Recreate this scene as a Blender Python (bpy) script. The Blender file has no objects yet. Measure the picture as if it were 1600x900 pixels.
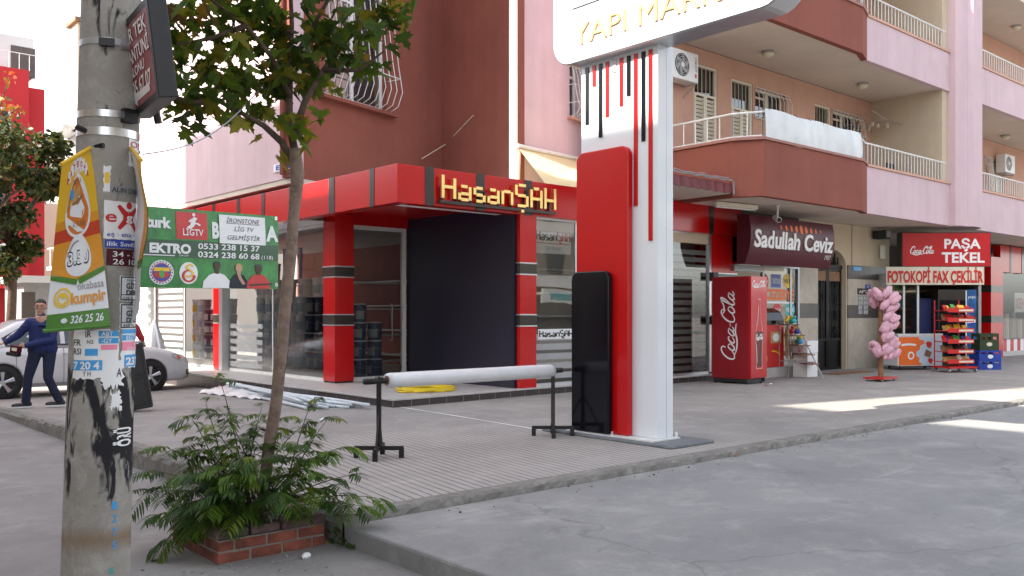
import bpy, bmesh, math, random
from mathutils import Vector, Matrix
random.seed(11)
RAD = math.radians
S = bpy.context.scene
COL = S.collection

# ------------------------------------------------------------------ camera
cam = bpy.data.objects.new('camera', bpy.data.cameras.new('camera'))
COL.objects.link(cam)
cam.location = (0, 0, 1.6)
cam.rotation_euler = (RAD(90), 0, RAD(-41.2))
cam.data.lens = 31.5
cam.data.sensor_width = 36
cam.data.shift_y = 0.025
cam.data.clip_start = 0.05
cam.data.clip_end = 1500
S.camera = cam

# ------------------------------------------------------------------ sky, sun, exposure
SUN_AZ, SUN_EL = 11.0, 38.0          # from -X, swung towards +Y ; elevation
W = bpy.data.worlds.new('World'); S.world = W; W.use_nodes = True
nt = W.node_tree
for n in list(nt.nodes): nt.nodes.remove(n)
sky = nt.nodes.new('ShaderNodeTexSky'); sky.sky_type = 'NISHITA'; sky.sun_disc = False
sky.sun_elevation = RAD(SUN_EL); sky.sun_rotation = RAD(-(90 - SUN_AZ))
sky.air_density = 1.0; sky.dust_density = 2.2; sky.ozone_density = 1.0
bg = nt.nodes.new('ShaderNodeBackground'); bg.inputs[1].default_value = 0.15
wo = nt.nodes.new('ShaderNodeOutputWorld')
hs = nt.nodes.new('ShaderNodeHueSaturation'); hs.inputs['Saturation'].default_value = 0.42   # camera white balance set for the shade
nt.links.new(sky.outputs[0], hs.inputs['Color']); nt.links.new(hs.outputs[0], bg.inputs[0]); nt.links.new(bg.outputs[0], wo.inputs[0])
sl = bpy.data.lights.new('sun', 'SUN'); sl.energy = 4.0; sl.angle = RAD(0.5); sl.color = (1.0, 0.93, 0.82)
so = bpy.data.objects.new('sun', sl); COL.objects.link(so)
sdir = Vector((-math.cos(RAD(SUN_AZ)) * math.cos(RAD(SUN_EL)), math.sin(RAD(SUN_AZ)) * math.cos(RAD(SUN_EL)), math.sin(RAD(SUN_EL))))
so.rotation_euler = sdir.to_track_quat('Z', 'Y').to_euler(); so.location = (0, 0, 40)
S.view_settings.view_transform = 'Standard'; S.view_settings.look = 'None'
S.view_settings.exposure = 1.97; S.view_settings.gamma = 1.0
S.view_settings.use_curve_mapping = False
S.render.engine = 'CYCLES'

# ------------------------------------------------------------------ surveying helpers: photo measurement -> world point
FX, FY = math.cos(RAD(48.8)), math.sin(RAD(48.8))
RX, RY = FY, -FX
FPX, HZ, EYE = 1400.0, 490.0, 1.6
def ray(u):
    k = (u - 800) / FPX
    return FX + k * RX, FY + k * RY
def atd(u, v, d):
    a, b = ray(u); return Vector((a * d, b * d, EYE - (v - HZ) / FPX * d))
def onX(u, v, X): return atd(u, v, X / ray(u)[0])
def onY(u, v, Y): return atd(u, v, Y / ray(u)[1])
def onZ(u, v, z): return atd(u, v, (EYE - z) * FPX / (v - HZ))
def online(u, v, P, D):
    a, b = ray(u)
    t = (P[1] * a - P[0] * b) / (D[0] * b - D[1] * a)
    x = P[0] + D[0] * t; y = P[1] + D[1] * t
    return atd(u, v, x * FX + y * FY)

# ------------------------------------------------------------------ materials
MATS = {}
def pm(name, col, rough=0.6, metal=0.0, var=0.12, scale=3.0, bump=0.0, bscale=40.0, coat=0.0, streak=0.0, spec=0.5, dark=None, transl=0.0):
    """procedural material: base colour varied by two noises, optional vertical streaks, optional fine bump"""
    m = bpy.data.materials.new(name); m.use_nodes = True; MATS[name] = m
    t = m.node_tree; N = t.nodes; L = t.links
    b = N['Principled BSDF']
    b.inputs['Roughness'].default_value = rough; b.inputs['Metallic'].default_value = metal
    b.inputs['Coat Weight'].default_value = coat; b.inputs['Coat Roughness'].default_value = 0.06
    b.inputs['Specular IOR Level'].default_value = spec
    tc = N.new('ShaderNodeTexCoord')
    n1 = N.new('ShaderNodeTexNoise'); n1.inputs['Scale'].default_value = scale; n1.inputs['Detail'].default_value = 6
    n1.inputs['Roughness'].default_value = 0.65
    L.new(tc.outputs['Object'], n1.inputs['Vector'])
    r = N.new('ShaderNodeValToRGB')
    c = Vector(col[:3]); d = Vector(dark) if dark else c * (1 - var * 2)
    r.color_ramp.elements[0].position = 0.3; r.color_ramp.elements[0].color = (*d, 1)
    r.color_ramp.elements[1].position = 0.7; r.color_ramp.elements[1].color = (*[min(1, x * (1 + var * 0.6)) for x in c], 1)
    L.new(n1.outputs['Fac'], r.inputs['Fac'])
    out = r.outputs['Color']
    if streak > 0:
        mp = N.new('ShaderNodeMapping'); mp.inputs['Scale'].default_value = (3.0, 3.0, 0.18)
        L.new(tc.outputs['Object'], mp.inputs['Vector'])
        n2 = N.new('ShaderNodeTexNoise'); n2.inputs['Scale'].default_value = 1.6; n2.inputs['Detail'].default_value = 5
        L.new(mp.outputs[0], n2.inputs['Vector'])
        r2 = N.new('ShaderNodeValToRGB'); r2.color_ramp.elements[0].position = 0.45; r2.color_ramp.elements[1].position = 0.75
        r2.color_ramp.elements[0].color = (0, 0, 0, 1); r2.color_ramp.elements[1].color = (streak, streak, streak, 1)
        L.new(n2.outputs['Fac'], r2.inputs['Fac'])
        mx = N.new('ShaderNodeMixRGB'); mx.blend_type = 'MIX'
        L.new(r2.outputs[0], mx.inputs[0]); L.new(out, mx.inputs[1]); mx.inputs[2].default_value = (*(c * 0.55), 1)
        out = mx.outputs[0]
    L.new(out, b.inputs['Base Color'])
    if bump > 0:
        nb = N.new('ShaderNodeTexNoise'); nb.inputs['Scale'].default_value = bscale; nb.inputs['Detail'].default_value = 5
        L.new(tc.outputs['Object'], nb.inputs['Vector'])
        bp = N.new('ShaderNodeBump'); bp.inputs['Strength'].default_value = bump; bp.inputs['Distance'].default_value = 0.02
        L.new(nb.outputs['Fac'], bp.inputs['Height']); L.new(bp.outputs[0], b.inputs['Normal'])
    if transl > 0:
        tl = N.new('ShaderNodeBsdfTranslucent'); L.new(out, tl.inputs['Color'])
        ms = N.new('ShaderNodeMixShader'); ms.inputs[0].default_value = transl
        L.new(b.outputs[0], ms.inputs[1]); L.new(tl.outputs[0], ms.inputs[2])
        L.new(ms.outputs[0], N['Material Output'].inputs['Surface'])
    return m

def glass(name, tint=(0.75, 0.8, 0.8), refl=1.0, rough=0.02):
    m = bpy.data.materials.new(name); m.use_nodes = True; MATS[name] = m
    t = m.node_tree; N = t.nodes; L = t.links
    N.remove(N['Principled BSDF'])
    tr = N.new('ShaderNodeBsdfTransparent'); tr.inputs[0].default_value = (*tint, 1)
    gl = N.new('ShaderNodeBsdfGlossy'); gl.inputs['Roughness'].default_value = rough
    fr = N.new('ShaderNodeFresnel'); fr.inputs['IOR'].default_value = 1.7
    tc = N.new('ShaderNodeTexCoord'); nz = N.new('ShaderNodeTexNoise'); nz.inputs['Scale'].default_value = 0.9
    L.new(tc.outputs['Object'], nz.inputs['Vector'])
    bp = N.new('ShaderNodeBump'); bp.inputs['Strength'].default_value = 0.03; bp.inputs['Distance'].default_value = 0.1
    L.new(nz.outputs['Fac'], bp.inputs['Height']); L.new(bp.outputs[0], gl.inputs['Normal'])
    mu = N.new('ShaderNodeMath'); mu.operation = 'MULTIPLY'; mu.inputs[1].default_value = refl; mu.use_clamp = True
    L.new(fr.outputs[0], mu.inputs[0])
    ms = N.new('ShaderNodeMixShader')
    L.new(mu.outputs[0], ms.inputs[0]); L.new(tr.outputs[0], ms.inputs[1]); L.new(gl.outputs[0], ms.inputs[2])
    L.new(ms.outputs[0], N['Material Output'].inputs['Surface'])
    return m

def concrete(name, base, dark, light, groove=False, cracks=True, scale=1.0, rough=0.85):
    m = bpy.data.materials.new(name); m.use_nodes = True; MATS[name] = m
    t = m.node_tree; N = t.nodes; L = t.links
    b = N['Principled BSDF']; b.inputs['Roughness'].default_value = rough; b.inputs['Specular IOR Level'].default_value = 0.35
    tc = N.new('ShaderNodeTexCoord'); P = tc.outputs['Object']
    def noise(sc, det=6, ro=0.6, dist=0.0):
        n = N.new('ShaderNodeTexNoise'); n.inputs['Scale'].default_value = sc * scale; n.inputs['Detail'].default_value = det
        n.inputs['Roughness'].default_value = ro; n.inputs['Distortion'].default_value = dist
        L.new(P, n.inputs['Vector']); return n.outputs['Fac']
    def ramp(src, a, bb, ca, cb):
        r = N.new('ShaderNodeValToRGB'); r.color_ramp.elements[0].position = a; r.color_ramp.elements[1].position = bb
        r.color_ramp.elements[0].color = (*ca, 1); r.color_ramp.elements[1].color = (*cb, 1)
        L.new(src, r.inputs['Fac']); return r.outputs['Color']
    def mix(f, c1, c2, mode='MIX'):
        x = N.new('ShaderNodeMixRGB'); x.blend_type = mode
        if isinstance(f, float): x.inputs[0].default_value = f
        else: L.new(f, x.inputs[0])
        for i, c in ((1, c1), (2, c2)):
            if isinstance(c, tuple): x.inputs[i].default_value = (*c, 1)
            else: L.new(c, x.inputs[i])
        return x.outputs[0]
    c = ramp(noise(0.55, 7, 0.7, 0.6), 0.32, 0.68, dark, base)
    c = mix(ramp(noise(2.3, 8, 0.72, 0.3), 0.50, 0.72, (0, 0, 0), (0.75, 0.75, 0.75)), c, light)
    c = mix(ramp(noise(0.9, 8, 0.75, 1.2), 0.56, 0.66, (0, 0, 0), (0.45, 0.45, 0.45)), c, dark)
    c = mix(ramp(noise(90, 3, 0.8), 0.36, 0.62, (0.35, 0.35, 0.35), (0, 0, 0)), c, tuple(x * 0.55 for x in base))
    # scuffs: long pale drag marks, and darker damp or oily blots with a crisp edge
    mps = N.new('ShaderNodeMapping'); mps.inputs['Scale'].default_value = (0.5 * scale, 4.5 * scale, 1.0); mps.inputs['Rotation'].default_value = (0, 0, RAD(24)); L.new(P, mps.inputs['Vector'])
    ns = N.new('ShaderNodeTexNoise'); ns.inputs['Scale'].default_value = 1.1; ns.inputs['Detail'].default_value = 7; ns.inputs['Roughness'].default_value = 0.7; L.new(mps.outputs[0], ns.inputs['Vector'])
    c = mix(ramp(ns.outputs['Fac'], 0.60, 0.70, (0, 0, 0), (0.38, 0.38, 0.38)), c, tuple(x * 1.10 for x in light))
    c = mix(ramp(noise(3.6, 4, 0.55, 0.4), 0.655, 0.69, (0, 0, 0), (0.30, 0.30, 0.30)), c, tuple(x * 0.62 for x in dark))
    c = mix(ramp(noise(11, 5, 0.7), 0.35, 0.62, (0.22, 0.22, 0.22), (0, 0, 0)), c, tuple(x * 0.7 for x in base))
    if cracks:
        v = N.new('ShaderNodeTexVoronoi'); v.feature = 'DISTANCE_TO_EDGE'; v.inputs['Scale'].default_value = 0.22 * scale
        dn = N.new('ShaderNodeTexNoise'); dn.inputs['Scale'].default_value = 1.3; dn.inputs['Detail'].default_value = 6
        L.new(P, dn.inputs['Vector'])
        va = N.new('ShaderNodeVectorMath'); va.operation = 'MULTIPLY_ADD'; va.inputs[1].default_value = (0.9, 0.9, 0.9)
        L.new(dn.outputs['Color'], va.inputs[0]); L.new(P, va.inputs[2]); L.new(va.outputs[0], v.inputs['Vector'])
        c = mix(ramp(v.outputs['Distance'], 0.0, 0.0012, (0.35, 0.35, 0.35), (0, 0, 0)), c, tuple(x * 0.4 for x in dark))
    hs = noise(28, 6, 0.75)
    bp = N.new('ShaderNodeBump'); bp.inputs['Strength'].default_value = 0.35; bp.inputs['Distance'].default_value = 0.02
    L.new(hs, bp.inputs['Height']); nrm = bp.outputs[0]
    if groove:
        mp = N.new('ShaderNodeMapping'); mp.inputs['Rotation'].default_value = (0, 0, RAD(9.5))
        L.new(P, mp.inputs['Vector'])
        wv = N.new('ShaderNodeTexWave'); wv.wave_type = 'BANDS'; wv.bands_direction = 'X'; wv.inputs['Scale'].default_value = 3.75
        wv.inputs['Distortion'].default_value = 0.12; wv.inputs['Detail'].default_value = 1
        L.new(mp.outputs[0], wv.inputs['Vector'])
        sx = N.new('ShaderNodeSeparateXYZ'); L.new(P, sx.inputs[0])
        def mth(op, a, b_):
            q = N.new('ShaderNodeMath'); q.operation = op; q.use_clamp = (op == 'MULTIPLY')
            for i, vv in ((0, a), (1, b_)):
                if isinstance(vv, float): q.inputs[i].default_value = vv
                else: L.new(vv, q.inputs[i])
            return q.outputs[0]
        # grooved paving lies between the kerb and the smooth screed along the shops
        dist = mth('SUBTRACT', 9.8, mth('ADD', sx.outputs[1], noise(0.8, 4)))
        near = mth('MULTIPLY', mth('SUBTRACT', dist, 0.25), 2.2)
        far = mth('MULTIPLY', mth('SUBTRACT', 9.3, sx.outputs[0]), 0.8)
        mask = mth('MULTIPLY', near, far)
        wear = ramp(noise(1.7, 5, 0.7), 0.36, 0.6, (0.45, 0.45, 0.45), (1, 1, 1))
        mask2 = mth('MULTIPLY', mask, wear)
        ln = ramp(wv.outputs['Fac'], 0.03, 0.16, (1, 1, 1), (0, 0, 0))
        g = mth('MULTIPLY', ln, mask2)
        c = mix(mth('MULTIPLY', mask, 0.35), c, tuple(x * 1.12 for x in light))
        c = mix(mth('MULTIPLY', g, 0.8), c, tuple(x * 0.28 for x in base))
        b2 = N.new('ShaderNodeBump'); b2.inputs['Strength'].default_value = 0.6; b2.inputs['Distance'].default_value = 0.01; b2.invert = True
        L.new(g, b2.inputs['Height']); L.new(nrm, b2.inputs['Normal']); nrm = b2.outputs[0]
    L.new(c, b.inputs['Base Color']); L.new(nrm, b.inputs['Normal'])
    return m

concrete('road_concrete', (0.30, 0.285, 0.27), (0.19, 0.18, 0.172), (0.38, 0.36, 0.335))
concrete('forecourt_concrete', (0.30, 0.296, 0.288), (0.20, 0.20, 0.20), (0.41, 0.40, 0.375))
concrete('pavement_concrete', (0.335, 0.312, 0.29), (0.225, 0.21, 0.197), (0.43, 0.40, 0.37), groove=True, cracks=False)
concrete('kerb_concrete', (0.27, 0.255, 0.23), (0.13, 0.12, 0.11), (0.38, 0.36, 0.33), cracks=False, scale=5)
concrete('pole_concrete', (0.36, 0.345, 0.32), (0.25, 0.235, 0.215), (0.46, 0.45, 0.42), cracks=False, scale=3.2)
concrete('base_concrete', (0.20, 0.215, 0.225), (0.13, 0.14, 0.15), (0.27, 0.28, 0.29), cracks=False, scale=3)
pm('pink_plaster', (0.62, 0.47, 0.50), 0.85, var=0.05, scale=1.2, bump=0.12, bscale=60, streak=0.17, spec=0.15)
pm('salmon_plaster', (0.60, 0.36, 0.27), 0.85, var=0.05, scale=1.5, bump=0.1, bscale=60, streak=0.10, spec=0.15)
pm('brown_plaster', (0.27, 0.092, 0.068), 0.85, var=0.08, scale=0.9, bump=0.12, bscale=60, streak=0.18, spec=0.15)
pm('cream_plaster', (0.58, 0.49, 0.36), 0.85, var=0.05, scale=1.5, bump=0.1, bscale=60, streak=0.12, spec=0.15)
pm('soffit_paint', (0.66, 0.58, 0.50), 0.9, var=0.05, scale=0.8, bump=0.05, spec=0.15)
pm('white_metal', (0.72, 0.72, 0.70), 0.45, var=0.06, scale=9)
pm('white_plastic', (0.78, 0.78, 0.77), 0.4, var=0.05, scale=4)
pm('grey_metal', (0.42, 0.43, 0.44), 0.38, metal=0.6, var=0.06, scale=8)
pm('steel', (0.62, 0.63, 0.64), 0.28, metal=1.0, var=0.06, scale=8)
pm('aluminium', (0.60, 0.61, 0.63), 0.35, metal=0.85, var=0.05, scale=6)
pm('red_gloss', (0.52, 0.004, 0.005), 0.22, var=0.03, scale=1.0, coat=0.15, spec=0.4)
pm('black_gloss', (0.006, 0.006, 0.009), 0.12, var=0.03, spec=0.3)
pm('band_black', (0.032, 0.026, 0.022), 0.25, var=0.1, coat=0.2)
pm('white_gloss', (0.76, 0.79, 0.82), 0.2, var=0.02, scale=1.0, coat=0.5)
pm('gold', (1.0, 0.72, 0.28), 0.3, metal=1.0, var=0.05, scale=3)
pm('gold_paint', (0.72, 0.40, 0.16), 0.4, var=0.05, scale=3)
pm('navy_panel', (0.027, 0.027, 0.046), 0.35, var=0.1, scale=0.6, spec=0.3)
pm('tile_brown', (0.055, 0.042, 0.04), 0.3, var=0.15, scale=4)
pm('stone_top', (0.50, 0.47, 0.45), 0.4, var=0.1, scale=6, bump=0.05)
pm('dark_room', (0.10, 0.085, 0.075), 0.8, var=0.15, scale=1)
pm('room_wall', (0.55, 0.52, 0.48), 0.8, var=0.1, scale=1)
pm('maroon_sheet', (0.16, 0.03, 0.035), 0.5, var=0.15, scale=3)
pm('maroon_sign', (0.085, 0.010, 0.018), 0.4, var=0.06, scale=2, spec=0.25)
pm('sun_sheet', (0.88, 0.76, 0.46), 0.6, var=0.04, scale=2, transl=0.3)
pm('white_paint', (0.80, 0.80, 0.79), 0.5, var=0.03, scale=4)
pm('black_paint', (0.02, 0.02, 0.022), 0.45, var=0.15, scale=8)
pm('dark_iron', (0.018, 0.016, 0.016), 0.45, metal=0.3, var=0.2, scale=12)
pm('timber', (0.26, 0.13, 0.06), 0.6, var=0.2, scale=9)
pm('red_paint', (0.58, 0.018, 0.016), 0.45, var=0.08, scale=5)
pm('orange_paint', (0.80, 0.16, 0.025), 0.5, var=0.05, scale=5)
pm('yellow_paint', (0.85, 0.55, 0.03), 0.5, var=0.06, scale=5)
pm('blue_paint', (0.02, 0.06, 0.36), 0.4, var=0.08, scale=5)
pm('sky_blue_paint', (0.05, 0.33, 0.68), 0.5, var=0.05, scale=5)
pm('pink_paint', (0.85, 0.25, 0.38), 0.5, var=0.05, scale=5)
pm('green_paint', (0.08, 0.38, 0.07), 0.5, var=0.06, scale=5)
pm('grey_paint', (0.30, 0.30, 0.31), 0.5, var=0.08, scale=5)
pm('cream_paint', (0.72, 0.66, 0.52), 0.5, var=0.06, scale=5)
pm('teal_paint', (0.03, 0.42, 0.42), 0.5, var=0.05, scale=5)
glass('shop_glass', (0.92, 0.94, 0.94), 1.1)
glass('front_glass', (0.9, 0.92, 0.91), 1.7)
glass('window_glass', (0.35, 0.38, 0.40), 1.6)
glass('car_glass', (0.20, 0.24, 0.26), 1.5)
glass('clear_wrap', (0.9, 0.9, 0.9), 0.8, 0.12)

# ------------------------------------------------------------------ mesh builder
class MB:
    def __init__(s): s.v = []; s.f = []
    def add(s, vs, fs):
        o = len(s.v); s.v += [Vector(p) for p in vs]; s.f += [tuple(i + o for i in f) for f in fs]
        return s
    def box(s, x0, x1, y0, y1, z0, z1, M=None):
        vs = [Vector(p) for p in ((x0, y0, z0), (x1, y0, z0), (x1, y1, z0), (x0, y1, z0), (x0, y0, z1), (x1, y0, z1), (x1, y1, z1), (x0, y1, z1))]
        if M is not None: vs = [M(p) if callable(M) else M @ p for p in vs]
        return s.add(vs, [(0, 3, 2, 1), (4, 5, 6, 7), (0, 1, 5, 4), (1, 2, 6, 5), (2, 3, 7, 6), (3, 0, 4, 7)])
    def poly(s, pts): return s.add(pts, [tuple(range(len(pts)))])
    def prism(s, pts, z0, z1, F=None):
        n = len(pts)
        vs = [Vector((p[0], p[1], z0)) for p in pts] + [Vector((p[0], p[1], z1)) for p in pts]
        if F: vs = [F(p.x, p.y, p.z) for p in vs]
        return s.add(vs, [tuple(range(n - 1, -1, -1)), tuple(range(n, 2 * n))] + [(i, (i + 1) % n, n + (i + 1) % n, n + i) for i in range(n)])
    def strip(s, pts, thick, z0, z1, closed=False):
        """wall of given thickness to the left of the polyline pts (plan view)"""
        P = [Vector((p[0], p[1])) for p in pts]; n = len(P); off = []
        for i in range(n):
            a = P[i] - P[i - 1] if i > 0 else P[1] - P[0]
            b = P[i + 1] - P[i] if i < n - 1 else P[-1] - P[-2]
            na = Vector((-a.y, a.x)).normalized(); nb = Vector((-b.y, b.x)).normalized()
            m = (na + nb).normalized(); k = max(0.3, m.dot(na)); off.append(P[i] + m * (thick / k))
        vs = []; fs = []
        for i in range(n):
            vs += [(P[i].x, P[i].y, z0), (off[i].x, off[i].y, z0), (off[i].x, off[i].y, z1), (P[i].x, P[i].y, z1)]
        for i in range(n - 1):
            a, b = 4 * i, 4 * i + 4
            for k in range(4): fs.append((a + k, b + k, b + (k + 1) % 4, a + (k + 1) % 4))
        fs += [(0, 1, 2, 3), (4 * n - 1, 4 * n - 2, 4 * n - 3, 4 * n - 4)]
        return s.add(vs, fs)
    def tube(s, pts, r, n=8, caps=True):
        P = [Vector(p) for p in pts]; m = len(P)
        rr = r if isinstance(r, (list, tuple)) else [r] * m
        vs = []; fs = []; prev = None
        for i in range(m):
            t = (P[min(i + 1, m - 1)] - P[max(i - 1, 0)]).normalized()
            if prev is None:
                u = t.orthogonal().normalized()
            else:
                u = (prev - t * prev.dot(t))
                u = u.normalized() if u.length > 1e-6 else t.orthogonal().normalized()
            prev = u; w = t.cross(u)
            for k in range(n):
                a = 2 * math.pi * k / n
                vs.append(P[i] + (u * math.cos(a) + w * math.sin(a)) * rr[i])
        for i in range(m - 1):
            for k in range(n):
                fs.append((i * n + k, i * n + (k + 1) % n, (i + 1) * n + (k + 1) % n, (i + 1) * n + k))
        if caps: fs += [tuple(range(n - 1, -1, -1)), tuple(range((m - 1) * n, m * n))]
        return s.add(vs, fs)
    def lathe(s, prof, n=16, c=(0, 0, 0), axis='Z', capb=True, capt=True):
        vs = []; fs = []; m = len(prof)
        for (r, z) in prof:
            for k in range(n):
                a = 2 * math.pi * k / n; x, y = r * math.cos(a), r * math.sin(a)
                p = (x, y, z) if axis == 'Z' else ((z, x, y) if axis == 'X' else (y, z, x))
                vs.append(Vector(p) + Vector(c))
        for i in range(m - 1):
            for k in range(n): fs.append((i * n + k, i * n + (k + 1) % n, (i + 1) * n + (k + 1) % n, (i + 1) * n + k))
        if capb: fs.append(tuple(range(n - 1, -1, -1)))
        if capt: fs.append(tuple(range((m - 1) * n, m * n)))
        return s.add(vs, fs)
    def ball(s, c, r, n=10, m=6, M=None):
        rx, ry, rz = r if isinstance(r, (tuple, list)) else (r, r, r)
        vs = [Vector((0, 0, -rz))]; fs = []
        for i in range(1, m):
            t = math.pi * i / m
            for k in range(n):
                a = 2 * math.pi * k / n
                vs.append(Vector((rx * math.sin(t) * math.cos(a), ry * math.sin(t) * math.sin(a), -rz * math.cos(t))))
        vs.append(Vector((0, 0, rz)))
        for k in range(n): fs.append((0, 1 + (k + 1) % n, 1 + k))
        for i in range(m - 2):
            for k in range(n): fs.append((1 + i * n + k, 1 + i * n + (k + 1) % n, 1 + (i + 1) * n + (k + 1) % n, 1 + (i + 1) * n + k))
        l = 1 + (m - 2) * n
        for k in range(n): fs.append((l + k, l + (k + 1) % n, len(vs) - 1))
        if M is not None: vs = [M @ p for p in vs]
        return s.add([p + Vector(c) for p in vs], fs)
    def capsule(s, p0, p1, r0, r1, n=10):
        p0, p1 = Vector(p0), Vector(p1)
        d = (p1 - p0); L = d.length; d.normalize()
        pts = [p0 - d * r0 * 0.95, p0 - d * r0 * 0.6, p0, p1, p1 + d * r1 * 0.6, p1 + d * r1 * 0.95]
        return s.tube(pts, [r0 * 0.3, r0 * 0.8, r0, r1, r1 * 0.8, r1 * 0.3], n)
    # flat artwork on a frame F(x, y, z): x right, y up, z out of the surface
    def sheet(s, F, x0, x1, y0, y1, z=0.0, th=0.0, nx=1, ny=1):
        vs = []; fs = []
        for j in range(ny + 1):
            for i in range(nx + 1):
                vs.append(F(x0 + (x1 - x0) * i / nx, y0 + (y1 - y0) * j / ny, z))
        for j in range(ny):
            for i in range(nx):
                a = j * (nx + 1) + i; fs.append((a, a + 1, a + nx + 2, a + nx + 1))
        return s.add(vs, fs)
    def art(s, F, pts, z=0.001): return s.add([F(p[0], p[1], z) for p in pts], [tuple(range(len(pts)))])
    def disc(s, F, cx, cy, rx, ry=None, z=0.001, n=20, inner=0.0):
        ry = ry or rx
        A = [2 * math.pi * k / n for k in range(n)]
        if inner <= 0: return s.art(F, [(cx + rx * math.cos(a), cy + ry * math.sin(a)) for a in A], z)
        vs = [F(cx + rx * math.cos(a), cy + ry * math.sin(a), z) for a in A] + [F(cx + rx * inner * math.cos(a), cy + ry * inner * math.sin(a), z) for a in A]
        return s.add(vs, [(k, (k + 1) % n, n + (k + 1) % n, n + k) for k in range(n)])
    def ribbon(s, F, pts, w, z=0.001, smooth=4):
        P = [Vector((p[0], p[1])) for p in pts]
        if smooth and len(P) > 2:
            Q = []
            for i in range(len(P) - 1):
                p0, p1, p2, p3 = P[max(i - 1, 0)], P[i], P[i + 1], P[min(i + 2, len(P) - 1)]
                for k in range(smooth):
                    t = k / smooth
                    Q.append(0.5 * ((2 * p1) + (p2 - p0) * t + (2 * p0 - 5 * p1 + 4 * p2 - p3) * t * t + (3 * p1 - p0 - 3 * p2 + p3) * t ** 3))
            Q.append(P[-1]); P = Q
        n = len(P); vs = []; fs = []
        for i in range(n):
            d = (P[min(i + 1, n - 1)] - P[max(i - 1, 0)])
            d = d.normalized() if d.length > 1e-9 else Vector((1, 0))
            q = Vector((-d.y, d.x))
            wi = (w(i / (n - 1)) if callable(w) else w) / 2
            a, b = P[i] + q * wi, P[i] - q * wi
            vs += [F(a.x, a.y, z), F(b.x, b.y, z)]
        for i in range(n - 1): fs.append((2 * i, 2 * i + 1, 2 * i + 3, 2 * i + 2))
        return s.add(vs, fs)
    def text(s, F, txt, x, y, h, w=None, z=0.001, ext=0.0, shear=0.0, bold=0.0, align='L'):
        vs, fs, bw = text_mesh(txt, ext, shear, bold)
        k = h; kx = (w / bw) if w else h
        W_ = bw * kx
        ox = x - (W_ if align == 'R' else W_ / 2 if align == 'C' else 0)
        return s.add([F(ox + p[0] * kx, y + p[1] * k, z + p[2]) for p in vs], fs)
    def build(s, name, mat, parent=None, smooth=False, bevel=0.0, world=False, seg=2, auto=None):
        me = bpy.data.meshes.new(name)
        vs = s.v
        if world and parent is not None:
            Mi = parent_matrix(parent).inverted(); vs = [Mi @ p for p in vs]
        me.from_pydata([tuple(p) for p in vs], [], s.f); me.validate()
        o = bpy.data.objects.new(name, me); COL.objects.link(o)
        if mat is not None: me.materials.append(MATS[mat] if isinstance(mat, str) else mat)
        if smooth:
            for p in me.polygons: p.use_smooth = True
        if bevel > 0:
            b = o.modifiers.new('bevel', 'BEVEL'); b.width = bevel; b.segments = seg; b.limit_method = 'ANGLE'; b.angle_limit = RAD(35)
        if parent is not None: o.parent = parent
        return o

_tc = {}
def text_mesh(txt, ext, shear, bold):
    key = (txt, round(ext, 4), shear, bold)
    if key in _tc: return _tc[key]
    c = bpy.data.curves.new('t', 'FONT'); c.body = txt; c.size = 1.0; c.extrude = ext; c.shear = shear; c.offset = bold; c.resolution_u = 3
    o = bpy.data.objects.new('t', c); COL.objects.link(o)
    dg = bpy.context.evaluated_depsgraph_get()
    me = bpy.data.meshes.new_from_object(o.evaluated_get(dg))
    vs = [tuple(v.co) for v in me.vertices]; fs = [tuple(p.vertices) for p in me.polygons]
    bpy.data.objects.remove(o); bpy.data.curves.remove(c); bpy.data.meshes.remove(me)
    x0 = min(v[0] for v in vs); x1 = max(v[0] for v in vs)
    H = 0.729
    vs = [((v[0] - x0) / H, v[1] / H, v[2]) for v in vs]
    _tc[key] = (vs, fs, (x1 - x0) / H); return _tc[key]

def parent_matrix(o):
    M = Matrix.LocRotScale(o.location, o.rotation_euler, o.scale)
    return parent_matrix(o.parent) @ M if o.parent else M
def tag(o, label=None, cat=None, group=None, kind=None):
    if label: o['label'] = label
    if cat: o['category'] = cat
    if group: o['group'] = group
    if kind: o['kind'] = kind
    return o
def thing(name, label, cat, loc=(0, 0, 0), rz=0.0, group=None):
    o = bpy.data.objects.new(name, None); COL.objects.link(o)
    o.location = loc; o.rotation_euler = (0, 0, rz); o.empty_display_size = 0.2
    return tag(o, label, cat, group)
def dup(o, parent=None):
    c = o.copy(); COL.objects.link(c)
    if parent is not None: c.parent = parent
    for ch in [x for x in bpy.data.objects if x.parent == o]: dup(ch, c)
    return c
def frame(O, X, Y=None):
    """planar frame: origin O, x direction X (unit metres), up; z is out of the surface (x cross y)"""
    O = Vector(O); X = Vector(X).normalized(); Y = Vector(Y).normalized() if Y else Vector((0, 0, 1)); Z = X.cross(Y).normalized()
    return lambda x, y, z=0.0: O + X * x + Y * y + Z * z
def bilin(BL, BR, TR, TL, w, h, bulge=0.0):
    BL, BR, TR, TL = map(Vector, (BL, BR, TR, TL))
    Z = (BR - BL).cross(TL - BL).normalized()
    def F(x, y, z=0.0):
        a, b = x / w, y / h
        p = (BL * (1 - a) + BR * a) * (1 - b) + (TL * (1 - a) + TR * a) * b
        return p + Z * (z + bulge * math.sin(math.pi * min(1, max(0, b))) + 0.35 * bulge * math.sin(3.3 * math.pi * b + 1.5 * a))
    return F
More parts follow.
